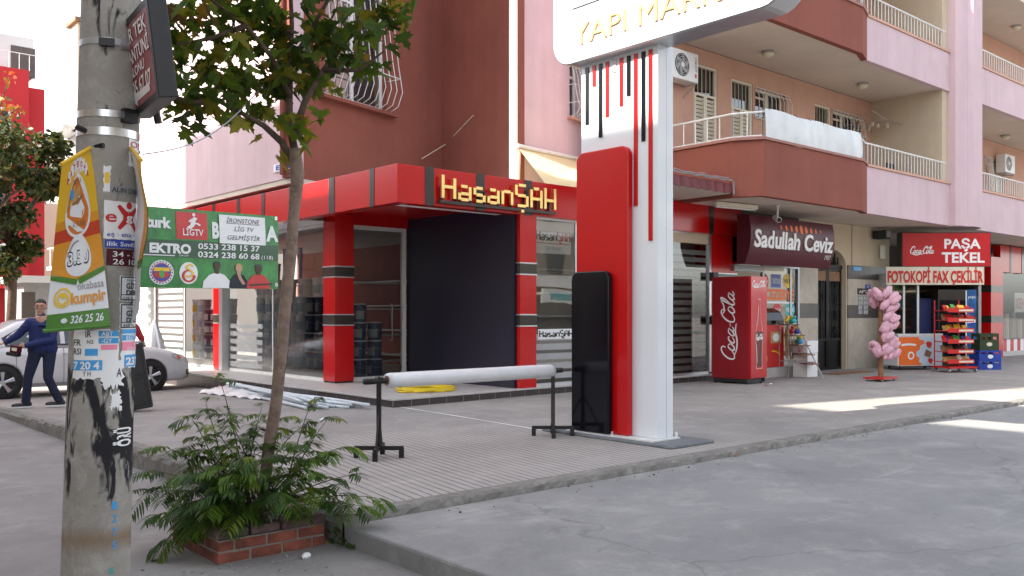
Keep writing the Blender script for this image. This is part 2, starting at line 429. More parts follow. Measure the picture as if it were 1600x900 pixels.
def wallholes(mb, F, w, h, holes, th):
    """wall sheet of thickness th with rectangular openings; front at z=0, back at z=-th, real reveals"""
    xs = sorted({0, w} | {q for a in holes for q in (a[0], a[1])}); ys = sorted({0, h} | {q for a in holes for q in (a[2], a[3])})
    inside = lambda x, y: any(a[0] < x < a[1] and a[2] < y < a[3] for a in holes)
    for i in range(len(xs) - 1):
        for j in range(len(ys) - 1):
            x0, x1, y0, y1 = xs[i], xs[i + 1], ys[j], ys[j + 1]
            if inside((x0 + x1) / 2, (y0 + y1) / 2): continue
            mb.add([F(x0, y0, 0), F(x1, y0, 0), F(x1, y1, 0), F(x0, y1, 0)], [(0, 1, 2, 3)])
            mb.add([F(x0, y0, -th), F(x1, y0, -th), F(x1, y1, -th), F(x0, y1, -th)], [(3, 2, 1, 0)])
    for (x0, x1, y0, y1) in list(holes):
        for a, b in (((x0, y0), (x1, y0)), ((x1, y0), (x1, y1)), ((x1, y1), (x0, y1)), ((x0, y1), (x0, y0))):
            mb.add([F(a[0], a[1], 0), F(b[0], b[1], 0), F(b[0], b[1], -th), F(a[0], a[1], -th)], [(3, 2, 1, 0)])
    for a, b in (((0, 0), (w, 0)), ((w, 0), (w, h)), ((w, h), (0, h)), ((0, h), (0, 0))):
        mb.add([F(a[0], a[1], 0), F(b[0], b[1], 0), F(b[0], b[1], -th), F(a[0], a[1], -th)], [(0, 3, 2, 1)])
    return mb
def bar(mb, F, x0, y0, x1, y1, t, z0, z1):
    """rectangular bar between two points of the frame, thickness t, from z0 to z1 out of the surface"""
    a = Vector((x0, y0)); b = Vector((x1, y1)); d = (b - a).normalized(); q = Vector((-d.y, d.x)) * t / 2
    pts = [a - q, b - q, b + q, a + q]
    return mb.prism([(p.x, p.y) for p in pts], z0, z1, F)
def rect_frame(mb, F, x0, x1, y0, y1, t, z0, z1):
    mb.prism([(x0, y0), (x1, y0), (x1, y0 + t), (x0, y0 + t)], z0, z1, F); mb.prism([(x0, y1 - t), (x1, y1 - t), (x1, y1), (x0, y1)], z0, z1, F)
    mb.prism([(x0, y0 + t), (x0 + t, y0 + t), (x0 + t, y1 - t), (x0, y1 - t)], z0, z1, F); mb.prism([(x1 - t, y0 + t), (x1, y0 + t), (x1, y1 - t), (x1 - t, y1 - t)], z0, z1, F)
    return mb
def rrect(x0, x1, y0, y1, r, corners='all', n=6):
    P = []
    for (cx, cy, a0, tagc) in ((x1 - r, y0 + r, -90, 'br'), (x1 - r, y1 - r, 0, 'tr'), (x0 + r, y1 - r, 90, 'tl'), (x0 + r, y0 + r, 180, 'bl')):
        if corners == 'all' or tagc in corners:
            P += [(cx + r * math.cos(RAD(a0 + 90 * k / n)), cy + r * math.sin(RAD(a0 + 90 * k / n))) for k in range(n + 1)]
        else:
            P.append((x1 if 'r' in tagc else x0, y1 if 't' in tagc else y0))
    return P
# script-like flowing lettering drawn with ribbons (for the drinks signs); width 1 = total
def flow_script(mb, F, x, y, w, h, z=0.001, fat=1.0):
    L_ = []
    def st(ox, pts): L_.append([(ox + px + 0.28 * py, py) for px, py in pts])
    C = [(0.60, 0.66), (0.62, 0.86), (0.44, 1.0), (0.2, 0.85), (0.06, 0.45), (0.14, 0.06), (0.36, 0.0), (0.58, 0.2)]
    o = [(0.30, 0.44), (0.14, 0.46), (0.03, 0.22), (0.12, 0.0), (0.28, 0.06), (0.36, 0.28), (0.26, 0.46)]
    c = [(0.34, 0.36), (0.24, 0.46), (0.08, 0.36), (0.04, 0.12), (0.16, 0.0), (0.36, 0.14)]
    a = [(0.34, 0.40), (0.18, 0.46), (0.04, 0.22), (0.12, 0.0), (0.30, 0.16), (0.37, 0.46), (0.32, 0.1), (0.42, 0.02), (0.54, 0.16)]
    l = [(0.02, 0.12), (0.22, 0.6), (0.28, 0.95), (0.18, 1.0), (0.10, 0.55), (0.10, 0.08), (0.22, 0.0), (0.32, 0.14)]
    for ox, g in ((0, C), (0.56, o), (0.98, c), (1.38, a), (2.1, C), (2.66, o), (3.08, l), (3.40, a)): st(ox, g)
    L_.append([(1.98, 0.30), (2.18, 0.33)])
    L_.append([(0.36, 0.0), (0.7, -0.16), (1.2, -0.20), (1.7, -0.08), (2.15, -0.14)])
    L_.append([(2.66, 0.95), (2.85, 0.78), (3.2, 0.82), (3.45, 1.02)])
    sx = w / 4.1
    for p in L_:
        mb.ribbon(F, [(x + px * sx, y + py * h) for px, py in p], lambda t: fat * h * (0.075 + 0.075 * math.sin(math.pi * t)), z, 4)
    return mb
# ================================================================== GROUND
def zs(X, Y):                       # pavement height: level along the main front, falling along the side street
    return 0.2 - 0.022 * max(0.0, Y - 11.5) if Y < 19.6 else 0.022
tag(MB().add([(-300, -300, 0), (300, -300, 0), (300, 300, 0), (-300, 300, 0)], [(0, 1, 2, 3)]).build('road', 'road_concrete'), kind='structure')
fc = MB(); fc.prism([(3.2, -14), (70, -14), (70, 5.42), (3.2, 5.42)], -0.05, 0.14)
tag(fc.build('forecourt', 'forecourt_concrete', bevel=0.02), kind='structure')
sw = MB()
xs = [3.34, 5, 7.6, 9.5] + [10 + 2 * i for i in range(31)]; ys = [5.56 + 0.5 * i for i in range(12)] + [11.6, 12.2]
def gridsheet(mb, xs, ys, zf):
    n = len(xs)
    vs = [(x, y, zf(x, y)) for y in ys for x in xs]
    mb.add(vs, [(j * n + i, j * n + i + 1, (j + 1) * n + i + 1, (j + 1) * n + i) for j in range(len(ys) - 1) for i in range(n - 1)])
gridsheet(sw, xs, ys, zs)
gridsheet(sw, [3.34, 5, 6.5, 8.6], [12.2, 13, 14, 15, 16, 17, 18, 19, 19.6, 22, 26, 40], zs)
tag(sw.build('pavement', 'pavement_concrete'), kind='structure')
kb = MB()
def kerb_line(pts, inward, zf):
    """rough cast kerb: profile swept along pts, chipped by noise"""
    n = len(pts); vs = []; fs = []
    for i, (x, y) in enumerate(pts):
        z = zf(x, y); j = lambda a: random.uniform(-a, a)
        ix, iy = inward
        prof = [(-0.012 + j(0.012), 0.0), (-0.010 + j(0.012), z * 0.72), (0.004 + j(0.012), z - 0.018 + j(0.010)), (0.028 + j(0.010), z + 0.003 + j(0.002)), (0.15, z + 0.004), (0.15, 0.0)]
        for q, zz in prof: vs.append((x + ix * q, y + iy * q, zz))
    for i in range(n - 1):
        for k in range(5): fs.append((i * 6 + k, (i + 1) * 6 + k, (i + 1) * 6 + k + 1, i * 6 + k + 1))
    return vs, fs
pf = [(3.2 + 0.07 * i, 5.42) for i in range(190)] + [(16.5 + i, 5.42) for i in range(1, 40)]
kb.add(*kerb_line(pf, (0, 1), zs))
pl = [(3.2, 5.42 + 0.08 * i) for i in range(115)] + [(3.2, 14.6 + i) for i in range(1, 24)]
v_, f_ = kerb_line(pl, (1, 0), zs); kb.add(v_, [tuple(reversed(f)) for f in f_])
tag(kb.build('kerb', 'kerb_concrete', smooth=False), kind='structure')
# chalky white line and dark stains worn into the pavement
ln = MB(); a = onZ(625, 636, 0.204); b = onZ(846, 672, 0.204)
ln.ribbon(lambda x, y, z=0: Vector((x, y, z)), [(a.x, a.y), (a.x * .6 + b.x * .4 + .02, a.y * .6 + b.y * .4), (b.x, b.y)], lambda t: 0.025 + 0.02 * math.sin(9 * t) ** 2, 0.2045, 8)
tag(ln.build('pavement_marking', 'white_paint'), kind='structure')

# ================================================================== THE APARTMENT BLOCK
apt = thing('apartment_building', 'pink and brown apartment block with long balconies above the row of shops', 'building', (7.6, 11.6, 0))
def A(mb, name, mat, parent=None, **k): return mb.build(name, mat, parent or apt, world=True, **k)
Z1, Z2, Z3 = 3.86, 7.29, 10.72            # undersides of the slabs
pA = Vector((7.6, 14.7)); dW = Vector((1.142, 0.329)).normalized()
e_ = online(690, 300, pA, dW); pE = Vector((e_.x, e_.y)); pC = Vector((12.1, 13.66))
pD = Vector((14.73, 14.42)); pG = Vector((14.2, 11.8))
TOP = 17.0
A(MB().strip([(7.6, 22.8), (7.6, 14.7)], 0.25, 4.05, TOP), 'side_wall', 'pink_plaster')
# brown wall with the grilled window
FW = frame((pA.x, pA.y, 4.05), (dW.x, dW.y, 0))
def onW(u, v):
    p = online(u, v, pA, dW); return (Vector((p.x, p.y)) - pA).length, p.z - 4.05
xa, zb = onW(506, 150); xb, _ = onW(604, 180); zt = onW(553, -60)[1]; zb = onW(553, 160)[1]
LW = (pE - pA).length
A(wallholes(MB(), FW, LW, TOP - 4.05, [(xa, xb, zb, zt)], 0.22), 'brown_wall', 'brown_plaster')
A(MB().strip([(pE.x, pE.y), (pC.x, pC.y)], 0.22, 4.05, TOP), 'brown_return_wall', 'brown_plaster')
dC = (pD - pC).normalized()
FC = frame((pC.x, pC.y, 3.9), (dC.x, dC.y, 0))
def onC(u, v):
    p = online(u, v, pC, dC); return (Vector((p.x, p.y)) - pC).length, p.z - 3.9
cx0 = onC(890, 150)[0]; cz0 = onC(890, 181)[1]; cz1 = onC(890, 90)[1]
A(wallholes(MB(), FC, (pD - pC).length, TOP - 3.9, [(cx0, cx0 + 0.9, cz0, cz1)], 0.2), 'pink_corner_wall', 'pink_plaster')
A(MB().strip([(pD.x, pD.y), (pG.x, pG.y + 0.003)], 0.2, 3.9, TOP), 'pink_return_wall', 'pink_plaster')
foot = [(7.6, 22.8), (7.6, 14.7), (pE.x, pE.y), (pC.x, pC.y), (pD.x, pD.y), (pG.x, pG.y), (15, 12.05), (40, 12.05), (40, 22.8)]
A(MB().prism([(x + (0.02 if x < 7.7 else 0), y) for x, y in foot], 3.95, 4.049), 'underside', 'soffit_paint')
A(MB().prism([(x, y) for x, y in foot], TOP, TOP + 0.3), 'roof', 'cream_plaster')
def grille_window(F, x0, x1, y0, y1, nbars, name='window', rail=2, bulge=0.28, depth=0.12, frame_mat='white_plastic', curtain=True):
    w = A(rect_frame(MB(), F, x0, x1, y0, y1, 0.07, -depth - 0.05, -depth), name, frame_mat)
    m = (x0 + x1) / 2
    s = MB(); bar(s, F, m, y0 + 0.07, m, y1 - 0.07, 0.09, -depth - 0.045, -depth - 0.002)
    bar(s, F, x0 + 0.07, y0 + (y1 - y0) * 0.72, m - 0.045, y0 + (y1 - y0) * 0.72, 0.05, -depth - 0.045, -depth - 0.004)
    A(s, 'mullion', frame_mat, w)
    A(MB().sheet(F, x0 + 0.07, x1 - 0.07, y0 + 0.07, y1 - 0.07, -depth - 0.03), 'pane', 'window_glass', w)
    if curtain:
        c = MB(); n = 40; vs = []; fs = []
        for i in range(n + 1):
            x = x0 + (x1 - x0) * i / n
            for y in (y0, y1): vs.append(F(x, y, -depth - 0.22 + 0.03 * math.sin(i * 1.9)))
        fs = [(2 * i, 2 * i + 2, 2 * i + 3, 2 * i + 1) for i in range(n)]
        A(c.add(vs, fs), 'curtain', 'curtain_cloth', w)
    g = MB(); x0 -= 0.05; x1 += 0.05; H = y1 - y0
    prof = [(0.0, 0.02), (0.04, bulge * 0.7), (0.14, bulge), (0.34, bulge * 0.72), (0.7, 0.14), (1.0, 0.05)]
    def pz(t):
        for (a, b), (c_, d) in zip(prof, prof[1:]):
            if a <= t <= c_: return b + (d - b) * (t - a) / (c_ - a)
        return 0.05
    for i in range(nbars + 1):
        x = x0 + (x1 - x0) * i / nbars
        g.tube([F(x, y0 - 0.03 + H * t, pz(t)) for t in (0, .02, .04, .08, .14, .2, .34, .5, .7, 1.0)], 0.009, 5)
    for t in [0.24 + 0.62 * k / max(1, rail - 1) for k in range(rail)] + [0.0, 0.99]:
        z = pz(t); y = y0 - 0.03 + H * t
        g.tube([F(x0, y, 0.0), F(x0, y, z), F(x1, y, z), F(x1, y, 0.0)], 0.010, 5)
    A(g, 'window_grille', 'white_metal', w)
    return w
pm('curtain_cloth', (0.62, 0.64, 0.68), 0.9, var=0.08, scale=4)
grille_window(FW, xa, xb, zb, zt, 11, rail=2, bulge=0.38)
A(MB().box(xa - 0.15, xb + 0.2, zb - 0.1, zb - 0.035, 0.0, 0.16, M=lambda p: FW(p.x, p.y, p.z)), 'window_sill', 'brown_plaster')
grille_window(FC, cx0, cx0 + 0.9, cz0, cz1, 6, rail=3, bulge=0.3)
A(MB().box(cx0 - 0.12, cx0 + 1.0, cz0 - 0.09, cz0 - 0.03, 0.0, 0.13, M=lambda p: FC(p.x, p.y, p.z)), 'window_sill', 'salmon_plaster')
# drain pipe at the pink side wall corner
A(MB().tube([(7.5, 14.85, 4.1), (7.5, 14.85, 16)], 0.04, 8), 'drain_pipe', 'brown_plaster')

# balcony floors: slab outline with the bowed brown front, then the pink straight front
bow = [(14.55, 11.78), (14.55, 10.2), (14.85, 9.68), (18.62, 9.66), (19.2, 9.86)]
pinkf = [(19.2, 9.86), (23.55, 9.86)]
pink2 = [(24.95, 9.86), (40, 9.86)]
slab = bow + [(40, 9.86), (40, 11.78)]
for z in (Z1, Z2, Z3): A(MB().prism([(x + 0.01 if x < 15 else x, y + 0.02) for x, y in slab], z, z + 0.14), 'balcony_slab', 'soffit_paint')
for z in (Z1, Z2):
    h = 1.06 if z == Z1 else 0.98
    A(MB().strip(bow, 0.14, z - 0.02, z + h), 'brown_parapet', 'brown_plaster', bevel=0.01)
    A(MB().strip(pinkf, 0.14, z - 0.015, z + h - 0.02), 'pink_parapet', 'pink_plaster', bevel=0.01)
    A(MB().strip(pink2, 0.14, z - 0.015, z + h - 0.02), 'pink_parapet', 'pink_plaster', bevel=0.01)
pm('coping_paint', (0.36, 0.17, 0.14), 0.8, var=0.1, scale=3)
for z in (Z1, Z2):
    h = 1.06 if z == Z1 else 0.98
    A(MB().strip([(x - (0.035 if x < 14.9 else 0), y - 0.035) for x, y in bow], 0.21, z + h + 0.001, z + h + 0.05), 'parapet_coping', 'coping_paint')
    for P in (pinkf, pink2):
        A(MB().strip([(x, y - 0.03) for x, y in P], 0.2, z + h - 0.018, z + h + 0.035), 'parapet_coping', 'salmon_plaster')
# big rounded pink column running up through the balconies
col = [(23.5, 9.9), (23.5, 9.72), (23.62, 9.62), (23.95, 9.60), (24.05, 9.50), (24.55, 9.50), (24.66, 9.60), (24.98, 9.64), (25.0, 9.9)]
A(MB().prism([(23.5, 10.3)] + col + [(25.0, 10.3)], 3.84, TOP), 'column', 'pink_plaster')
A(MB().prism([(24.9, 11.1), (25.4, 11.1), (25.4, 11.6), (24.9, 11.6)], 0.0, 3.85), 'column', 'cream_plaster')
# rear walls of the balconies with doors and windows
FB = {}
for z, wn in ((Z1, 1), (Z2, 2)):
    F = frame((14.2, 11.8, z + 0.14), (1, 0, 0)); FB[z] = F
def bx(u, v=100, z=Z1):
    p = onY(u, v, 11.8); return p.x - 14.2, p.z - (z + 0.14)
d1 = (bx(1084)[0], bx(1121)[0]); d2 = (bx(1143)[0], bx(1176)[0]); w2 = (bx(1180)[0], bx(1228)[0]); d3 = (bx(1273)[0], bx(1298)[0]); w3 = (bx(1301)[0], bx(1342)[0])
dt = bx(1143, 122)[1]; wb = bx(1200, 188)[1]
holes = [(*d1, 0.02, dt + 0.1), (*d2, 0.02, dt), (*w2, wb, dt - 0.03), (*d3, 0.02, dt - 0.02), (*w3, wb, dt - 0.03)]
u4 = (bx(1538)[0], bx(1546)[0]); u5 = (bx(1551)[0], bx(1567)[0])
holes2 = [(*u4, 0.9, dt - 0.1), (*u5, 0.02, dt - 0.15)]
A(wallholes(MB(), FB[Z1], 9.0, 3.28, holes, 0.22), 'balcony_wall', 'salmon_plaster')
FB2 = frame((23.2 + 0.3, 11.8, Z1 + 0.14), (1, 0, 0))
sh = 23.5 - 14.2
A(wallholes(MB(), FB2, 16, 3.28, [(a - sh, b - sh, c, d) for a, b, c, d in holes2], 0.22), 'balcony_wall', 'salmon_plaster')
for x in (23.2,):
    A(MB().box(x, x + 0.3, 9.92, 12.05, Z1 + 0.14, Z2), 'balcony_divider', 'cream_plaster')
    A(MB().box(x, x + 0.3, 9.92, 12.05, Z2 + 0.14, Z3), 'balcony_divider', 'cream_plaster')
up = (bx(1470)[0], bx(1486)[0])
A(wallholes(MB(), FB[Z2], 26, 3.28, [(1.2, 2.2, 0.02, 2.3), (5.5, 7.3, 0.9, 2.3), (12.0, 13.8, 0.9, 2.3)], 0.22), 'balcony_wall', 'salmon_plaster')
for x0, x1, y0, y1 in ((5.5, 7.3, 0.9, 2.3), (12.0, 13.8, 0.9, 2.3)): grille_window(FB[Z2], x0, x1, y0, y1, 9, bulge=0.15)
A(MB().sheet(FB[Z2], 1.2, 2.2, 0.02, 2.3, -0.12), 'door', 'white_metal')
# dark rooms behind the openings
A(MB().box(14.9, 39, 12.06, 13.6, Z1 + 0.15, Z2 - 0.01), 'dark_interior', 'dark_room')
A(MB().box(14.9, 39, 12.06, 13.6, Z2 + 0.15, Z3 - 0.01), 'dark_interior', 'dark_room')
A(MB().strip([(15, 11.85), (40, 11.85), (40, 22.8)], 0.2, Z3 + 0.14, TOP), 'upper_wall', 'pink_plaster')
# low back walls so that no light leaks into the block
A(MB().strip([(40, 24.6), (13, 24.6)], 0.2, 0, TOP), 'rear_wall', 'cream_plaster')
def shutter_door(F, x0, x1, y1, top):
    w = x1 - x0; m = (x0 + x1) / 2
    d = A(rect_frame(MB(), F, x0, x1, 0.02, y1, 0.05, -0.09, -0.02), 'balcony_door', 'cream_paint')
    s = MB()
    for a, b in ((x0 + 0.05, m - 0.005), (m + 0.005, x1 - 0.05)):
        rect_frame(s, F, a, b, 0.06, y1 - top, 0.05, -0.06, -0.012)
        y = 0.14
        while y < y1 - top - 0.07:
            c = [(y, -0.05), (y + 0.055, -0.022), (y + 0.06, -0.03), (y + 0.005, -0.058)]
            s.add([F(a + 0.05, q, z) for q, z in c] + [F(b - 0.05, q, z) for q, z in c], [(0, 1, 5, 4), (1, 2, 6, 5), (2, 3, 7, 6), (3, 0, 4, 7)])
            y += 0.085
    A(s, 'shutter', 'cream_paint', d)
    g = MB()
    for k in range(6): g.tube([F(x0 + 0.06 + (w - 0.12) * k / 5, y1 - top, -0.05), F(x0 + 0.06 + (w - 0.12) * k / 5, y1 - 0.05, -0.05)], 0.008, 5)
    A(g, 'door_grille', 'cream_paint', d)
    A(MB().sheet(F, x0 + 0.05, x1 - 0.05, y1 - top, y1 - 0.05, -0.1), 'pane', 'window_glass', d)
    return d
for dd, y1 in ((d1, dt + 0.1), (d2, dt), (d3, dt - 0.02)): shutter_door(FB[Z1], dd[0], dd[1], y1, 0.62)
grille_window(FB[Z1], w2[0], w2[1], wb, dt - 0.03, 8, bulge=0.2, frame_mat='cream_paint')
grille_window(FB[Z1], w3[0], w3[1], wb, dt - 0.03, 8, bulge=0.2, frame_mat='cream_paint')
shutter_door(FB2, u5[0] - sh, u5[1] - sh, dt - 0.15, 0.1)
grille_window(FB2, u4[0] - sh, u4[1] - sh, 0.9, dt - 0.1, 5, bulge=0.08, frame_mat='cream_paint')
# railings on the parapets
def railing(P, z0, z1, sp):
    r = A(MB().tube([(x, y, z1) for x, y in P], 0.022, 6), 'railing', 'white_metal')
    b = MB(); b.tube([(x, y, z0 + 0.05) for x, y in P], 0.016, 6)
    for (xa_, ya), (xb_, yb) in zip(P, P[1:]):
        L = math.hypot(xb_ - xa_, yb - ya); n = max(1, round(L / sp))
        for k in range(n + 1):
            x, y = xa_ + (xb_ - xa_) * k / n, ya + (yb - ya) * k / n
            b.tube([(x, y, z0), (x, y, z1)], 0.013, 5)
    A(b, 'baluster_row', 'white_metal', r)
bowr = [(14.63, 11.7), (14.63, 10.24), (14.9, 9.74)]
for z, h in ((Z1, 1.1), (Z2, 1.02)):
    railing(bowr, z + h, z + h + 0.5, 0.3)
    railing([(14.9, 9.74), (18.6, 9.73), (19.2, 9.93)], z + h, z + h + 0.5, 0.22)
    railing([(19.2, 9.93), (23.48, 9.93)], z + h - 0.07, z + h + 0.48, 0.165)
    railing([(25.05, 9.93), (39.9, 9.93)], z + h - 0.07, z + h + 0.48, 0.165)
# translucent lean-to roof and gutter behind the red fascia
g0 = Vector((pC.x, pC.y, 4.98)); g1 = Vector((pD.x, pD.y, 5.1))
n_ = Vector((dC.y, -dC.x, 0)) * 0.02
A(MB().add([(11.0, 11.62, 3.88), (14.0, 11.62, 3.88), g1 + n_, g0 + n_], [(0, 1, 2, 3)]), 'lean_to_roof', 'sun_sheet')
gu = MB().tube([g0 + n_ * 3 + Vector((-0.1, -.03, 0.02)), g1 + n_ * 3 + Vector((0, 0, 0.02))], 0.045, 8)
A(gu, 'gutter', 'white_metal')
A(MB().tube([g0 + n_ * 3, Vector((pC.x - 0.03, pC.y - 0.05, 3.95))], 0.035, 8), 'drain_pipe', 'salmon_plaster')
# corrugated maroon canopy butting against the bowed balcony, with the cable along it
cg = MB(); vs = []; fs = []; n = 40
for i in range(n + 1):
    x = 11.8 + 2.72 * i / n; wv = 0.03 * math.sin(i * 2 * math.pi / 4 + 0.4)
    vs += [(x, 10.15 + wv, 3.90 - 0.012 * math.cos(i * 1.57)), (x, 10.17 + wv, 4.10), (x, 11.62, 4.30 + wv)]
for i in range(n):
    a = 3 * i; fs += [(a, a + 3, a + 4, a + 1), (a + 1, a + 4, a + 5, a + 2)]
A(cg.add(vs, fs), 'canopy_sheet', 'maroon_sheet')
A(MB().box(11.82, 14.5, 10.2, 11.6, 3.9, 3.93), 'canopy_soffit', 'soffit_paint')
cbl = MB(); pts = [(11.8 + 2.62 * i / 24, 10.11 + 0.012 * math.sin(i * 2.3), 4.14 + 0.012 * math.sin(i * 1.7)) for i in range(25)] + [(14.47, 10.1, 4.12), (14.48, 10.1, 3.88)]
cbl.tube(pts, 0.016, 5); cbl.tube([(x, y - 0.015, z + 0.03 + 0.01 * math.sin(x * 9)) for x, y, z in pts[:-3]], 0.009, 5)
A(cbl, 'cable_run', 'grey_paint')
# ================================================================== GROUND FLOOR WALL OF THE BLOCK right of the red shop
GY = 11.5
def gx(u, v=500): return onY(u, v, GY).x
FG = frame((0, GY, 0), (1, 0, 0))
x_red0, x_s0, x_s1, x_col1, x_gate1, x_wall1 = gx(1160), gx(1165), gx(1246), gx(1277), gx(1322), gx(1384)
G = lambda mb, name, mat, parent=None, **k: A(mb, name, mat, parent, **k)
pm('stone_pale', (0.50, 0.44, 0.36), 0.55, var=0.10, scale=5)
pm('stone_band', (0.10, 0.085, 0.075), 0.4, var=0.15, scale=5)
# the banded wall between the arched gate and the kiosk, and the pier beside the sweet shop
G(MB().box(x_gate1, x_wall1 + 0.2, GY, GY + 0.3, 0.15, Z1 - 0.004), 'banded_wall', 'cream_plaster')
def zy(v, u): return onY(u, v, GY).z
zA, zB, zC, zD = zy(497, 1350), zy(477, 1350), zy(437, 1350), zy(416, 1350)
for a, b, mt in ((0.16, zA, 'stone_pale'), (zA + 0.002, zB, 'stone_band'), (zB + 0.002, zC, 'stone_pale'), (zC + 0.002, zD, 'stone_band')):
    G(MB().box(x_gate1 + 0.05, x_wall1 + 0.05, GY - 0.03, GY + 0.002, a, b), 'stone_course', mt)
G(MB().box(gx(1330), gx(1333), GY - 0.034, GY, zD, Z1 - 0.01), 'conduit', 'cream_plaster')
G(MB().box(x_s1 + 0.02, x_col1, GY - 0.02, GY + 0.3, 0.15, Z1 - 0.004), 'pier', 'stone_pale')
G(MB().box(x_s1 + 0.015, x_col1 + 0.005, GY - 0.026, GY + 0.2, zy(497, 1262), zy(474, 1262)), 'stone_course', 'stone_band')
# arched iron gate with glazed dark recess
gw = x_gate1 - x_col1; zt_ = zy(416, 1300); r_ = gw / 2
gate = G(MB().box(x_col1, x_gate1, GY + 0.26, GY + 0.3, 0.15, Z1 - 0.01), 'gate_recess', 'black_paint')
ar = MB(); cxm = (x_col1 + x_gate1) / 2
pts = [(x_col1, zt_)] + [(cxm - r_ * math.cos(math.pi * k / 16), zt_ + 0.62 * r_ * math.sin(math.pi * k / 16)) for k in range(17)] + [(x_gate1, zt_)]
spand = [(x_col1, Z1 - 0.006)] + pts[1:-1] + [(x_gate1, Z1 - 0.006)]
ar.prism(spand, -0.25, 0.0, lambda x, y, z: Vector((x, GY - 0.0 - z, y)))
G(ar, 'gate_arch_wall', 'cream_plaster')
ig = MB(); FGi = frame((x_col1, GY + 0.16, 0.15), (1, 0, 0))
for x0, x1 in ((0.03, gw / 2 - 0.01), (gw / 2 + 0.01, gw - 0.03)):
    rect_frame(ig, FGi, x0, x1, 0.05, zt_ - 0.2, 0.06, 0, 0.05)
    bar(ig, FGi, x0, 0.8, x1, 0.8, 0.06, 0.002, 0.045); ig.sheet(FGi, x0 + .05, x1 - .05, 0.1, 0.78, 0.01)
    k = x0 + 0.14
    while k < x1 - 0.08:
        bar(ig, FGi, k, 0.8, k, zt_ - 0.2, 0.018, 0.01, 0.03)
        for yy in (1.2, 1.6, 2.0): ig.tube([FGi(k + 0.045 * math.cos(a * .785), yy + 0.1 * math.sin(a * .785), 0.03) for a in range(9)], 0.008, 4)
        k += 0.12
    ig.tube([FGi((x0 + x1) / 2 + 0.16 * math.cos(a * .524), 1.5 + 0.5 * math.sin(a * .524), 0.03) for a in range(13)], 0.012, 5)
bar(ig, FGi, 0, zt_ - 0.15, gw, zt_ - 0.15, 0.09, 0.0, 0.06)
for k in range(1, 9): bar(ig, FGi, gw * k / 9, zt_ - 0.15, gw * k / 9, zt_ - 0.15 + 0.6 * r_ * math.sin(math.pi * k / 9) + .1, 0.02, 0.01, 0.03)
G(ig, 'iron_gate', 'dark_iron', gate)
G(MB().box(x_col1 + 0.02, x_gate1 - 0.02, GY + 0.12, GY + 0.155, zt_ - 0.36, zt_ - 0.12), 'gate_transom', 'timber', gate)
# sweet shop front: dark recess, aluminium frames, glass
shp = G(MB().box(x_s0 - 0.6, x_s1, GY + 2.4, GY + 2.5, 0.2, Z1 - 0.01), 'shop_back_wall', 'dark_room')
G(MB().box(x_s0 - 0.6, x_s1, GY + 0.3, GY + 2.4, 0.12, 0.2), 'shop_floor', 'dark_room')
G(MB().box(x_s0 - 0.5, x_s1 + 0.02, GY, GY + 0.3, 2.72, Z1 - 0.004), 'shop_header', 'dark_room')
xw0 = gx(1188)
fr = MB(); rect_frame(fr, FG, xw0, x_s1, 0.55, 2.72, 0.07, 0.0, 0.06); bar(fr, FG, gx(1233), 0.6, gx(1233), 2.7, 0.07, 0.0, 0.05)
bar(fr, FG, x_s0 - 0.5, 2.6, xw0, 2.6, 0.14, 0.0, 0.06)
G(fr, 'shop_window_frame', 'grey_metal')
G(MB().sheet(FG, xw0 + 0.07, x_s1 - 0.07, 0.62, 2.65, 0.02), 'shop_window_pane', 'shop_glass')
G(MB().box(xw0, x_s1, GY - 0.05, GY + 0.25, 0.15, 0.55), 'shop_sill', 'stone_top')
# ground floor beyond the kiosk: red and black shop with fabric rolls behind glass
x_r0 = gx(1538); x_r1 = gx(1557)
G(MB().box(39.4, 39.5, GY, GY + 2.6, 0.12, Z1 - 0.01), 'shop_end_wall', 'dark_room')
G(MB().box(x_wall1 + 0.2, 39.5, GY + 2.6, GY + 2.7, 0.1, Z1 - 0.01), 'shop_back_wall', 'dark_room')
G(MB().box(x_wall1 + 0.2, 39.5, GY + 0.0, GY + 2.6, 0.12, 0.2), 'shop_floor', 'dark_room')
G(MB().box(x_r1, 39.5, GY - 0.12, GY + 0.1, 2.95, Z1 - 0.05), 'red_fascia', 'red_gloss')
for u in (1572, 1590): G(MB().box(gx(u), gx(u) + 0.18, GY - 0.13, GY, 2.94, Z1 - 0.045), 'fascia_band', 'band_black')
G(MB().box(x_r0, x_r1, GY - 0.2, GY + 0.2, 0.2, 3.4), 'red_pillar', 'red_gloss')
for a in (1.32, 2.28): G(MB().box(x_r0 - 0.01, x_r1 + 0.01, GY - 0.21, GY + 0.21, a, a + 0.22), 'pillar_band', 'band_black')
G(MB().box(x_r1, 39.5, GY - 0.02, GY + 0.2, 0.2, 0.35), 'shop_plinth', 'stone_top')
for k in range(24):
    x = x_r1 + 0.02 + 0.3 * k
    G(MB().box(x, x + 0.295, GY + 0.02, GY + 0.1, 0.352, 0.75), 'checker_panel', 'white_paint' if k % 2 else 'red_paint')
G(MB().sheet(FG, x_r1, 39.5, 0.76, 2.95, 0.02), 'shop_window_pane', 'shop_glass')

# ================================================================== THE RED CORNER SHOP
shop = thing('red_shop_front', 'glossy red and black hardware shop front wrapping the street corner', 'shop front', (7.6, 11.3, 0.2))
def H(mb, name, mat, parent=None, **k): return mb.build(name, mat, parent or shop, world=True, **k)
PT = 0.33
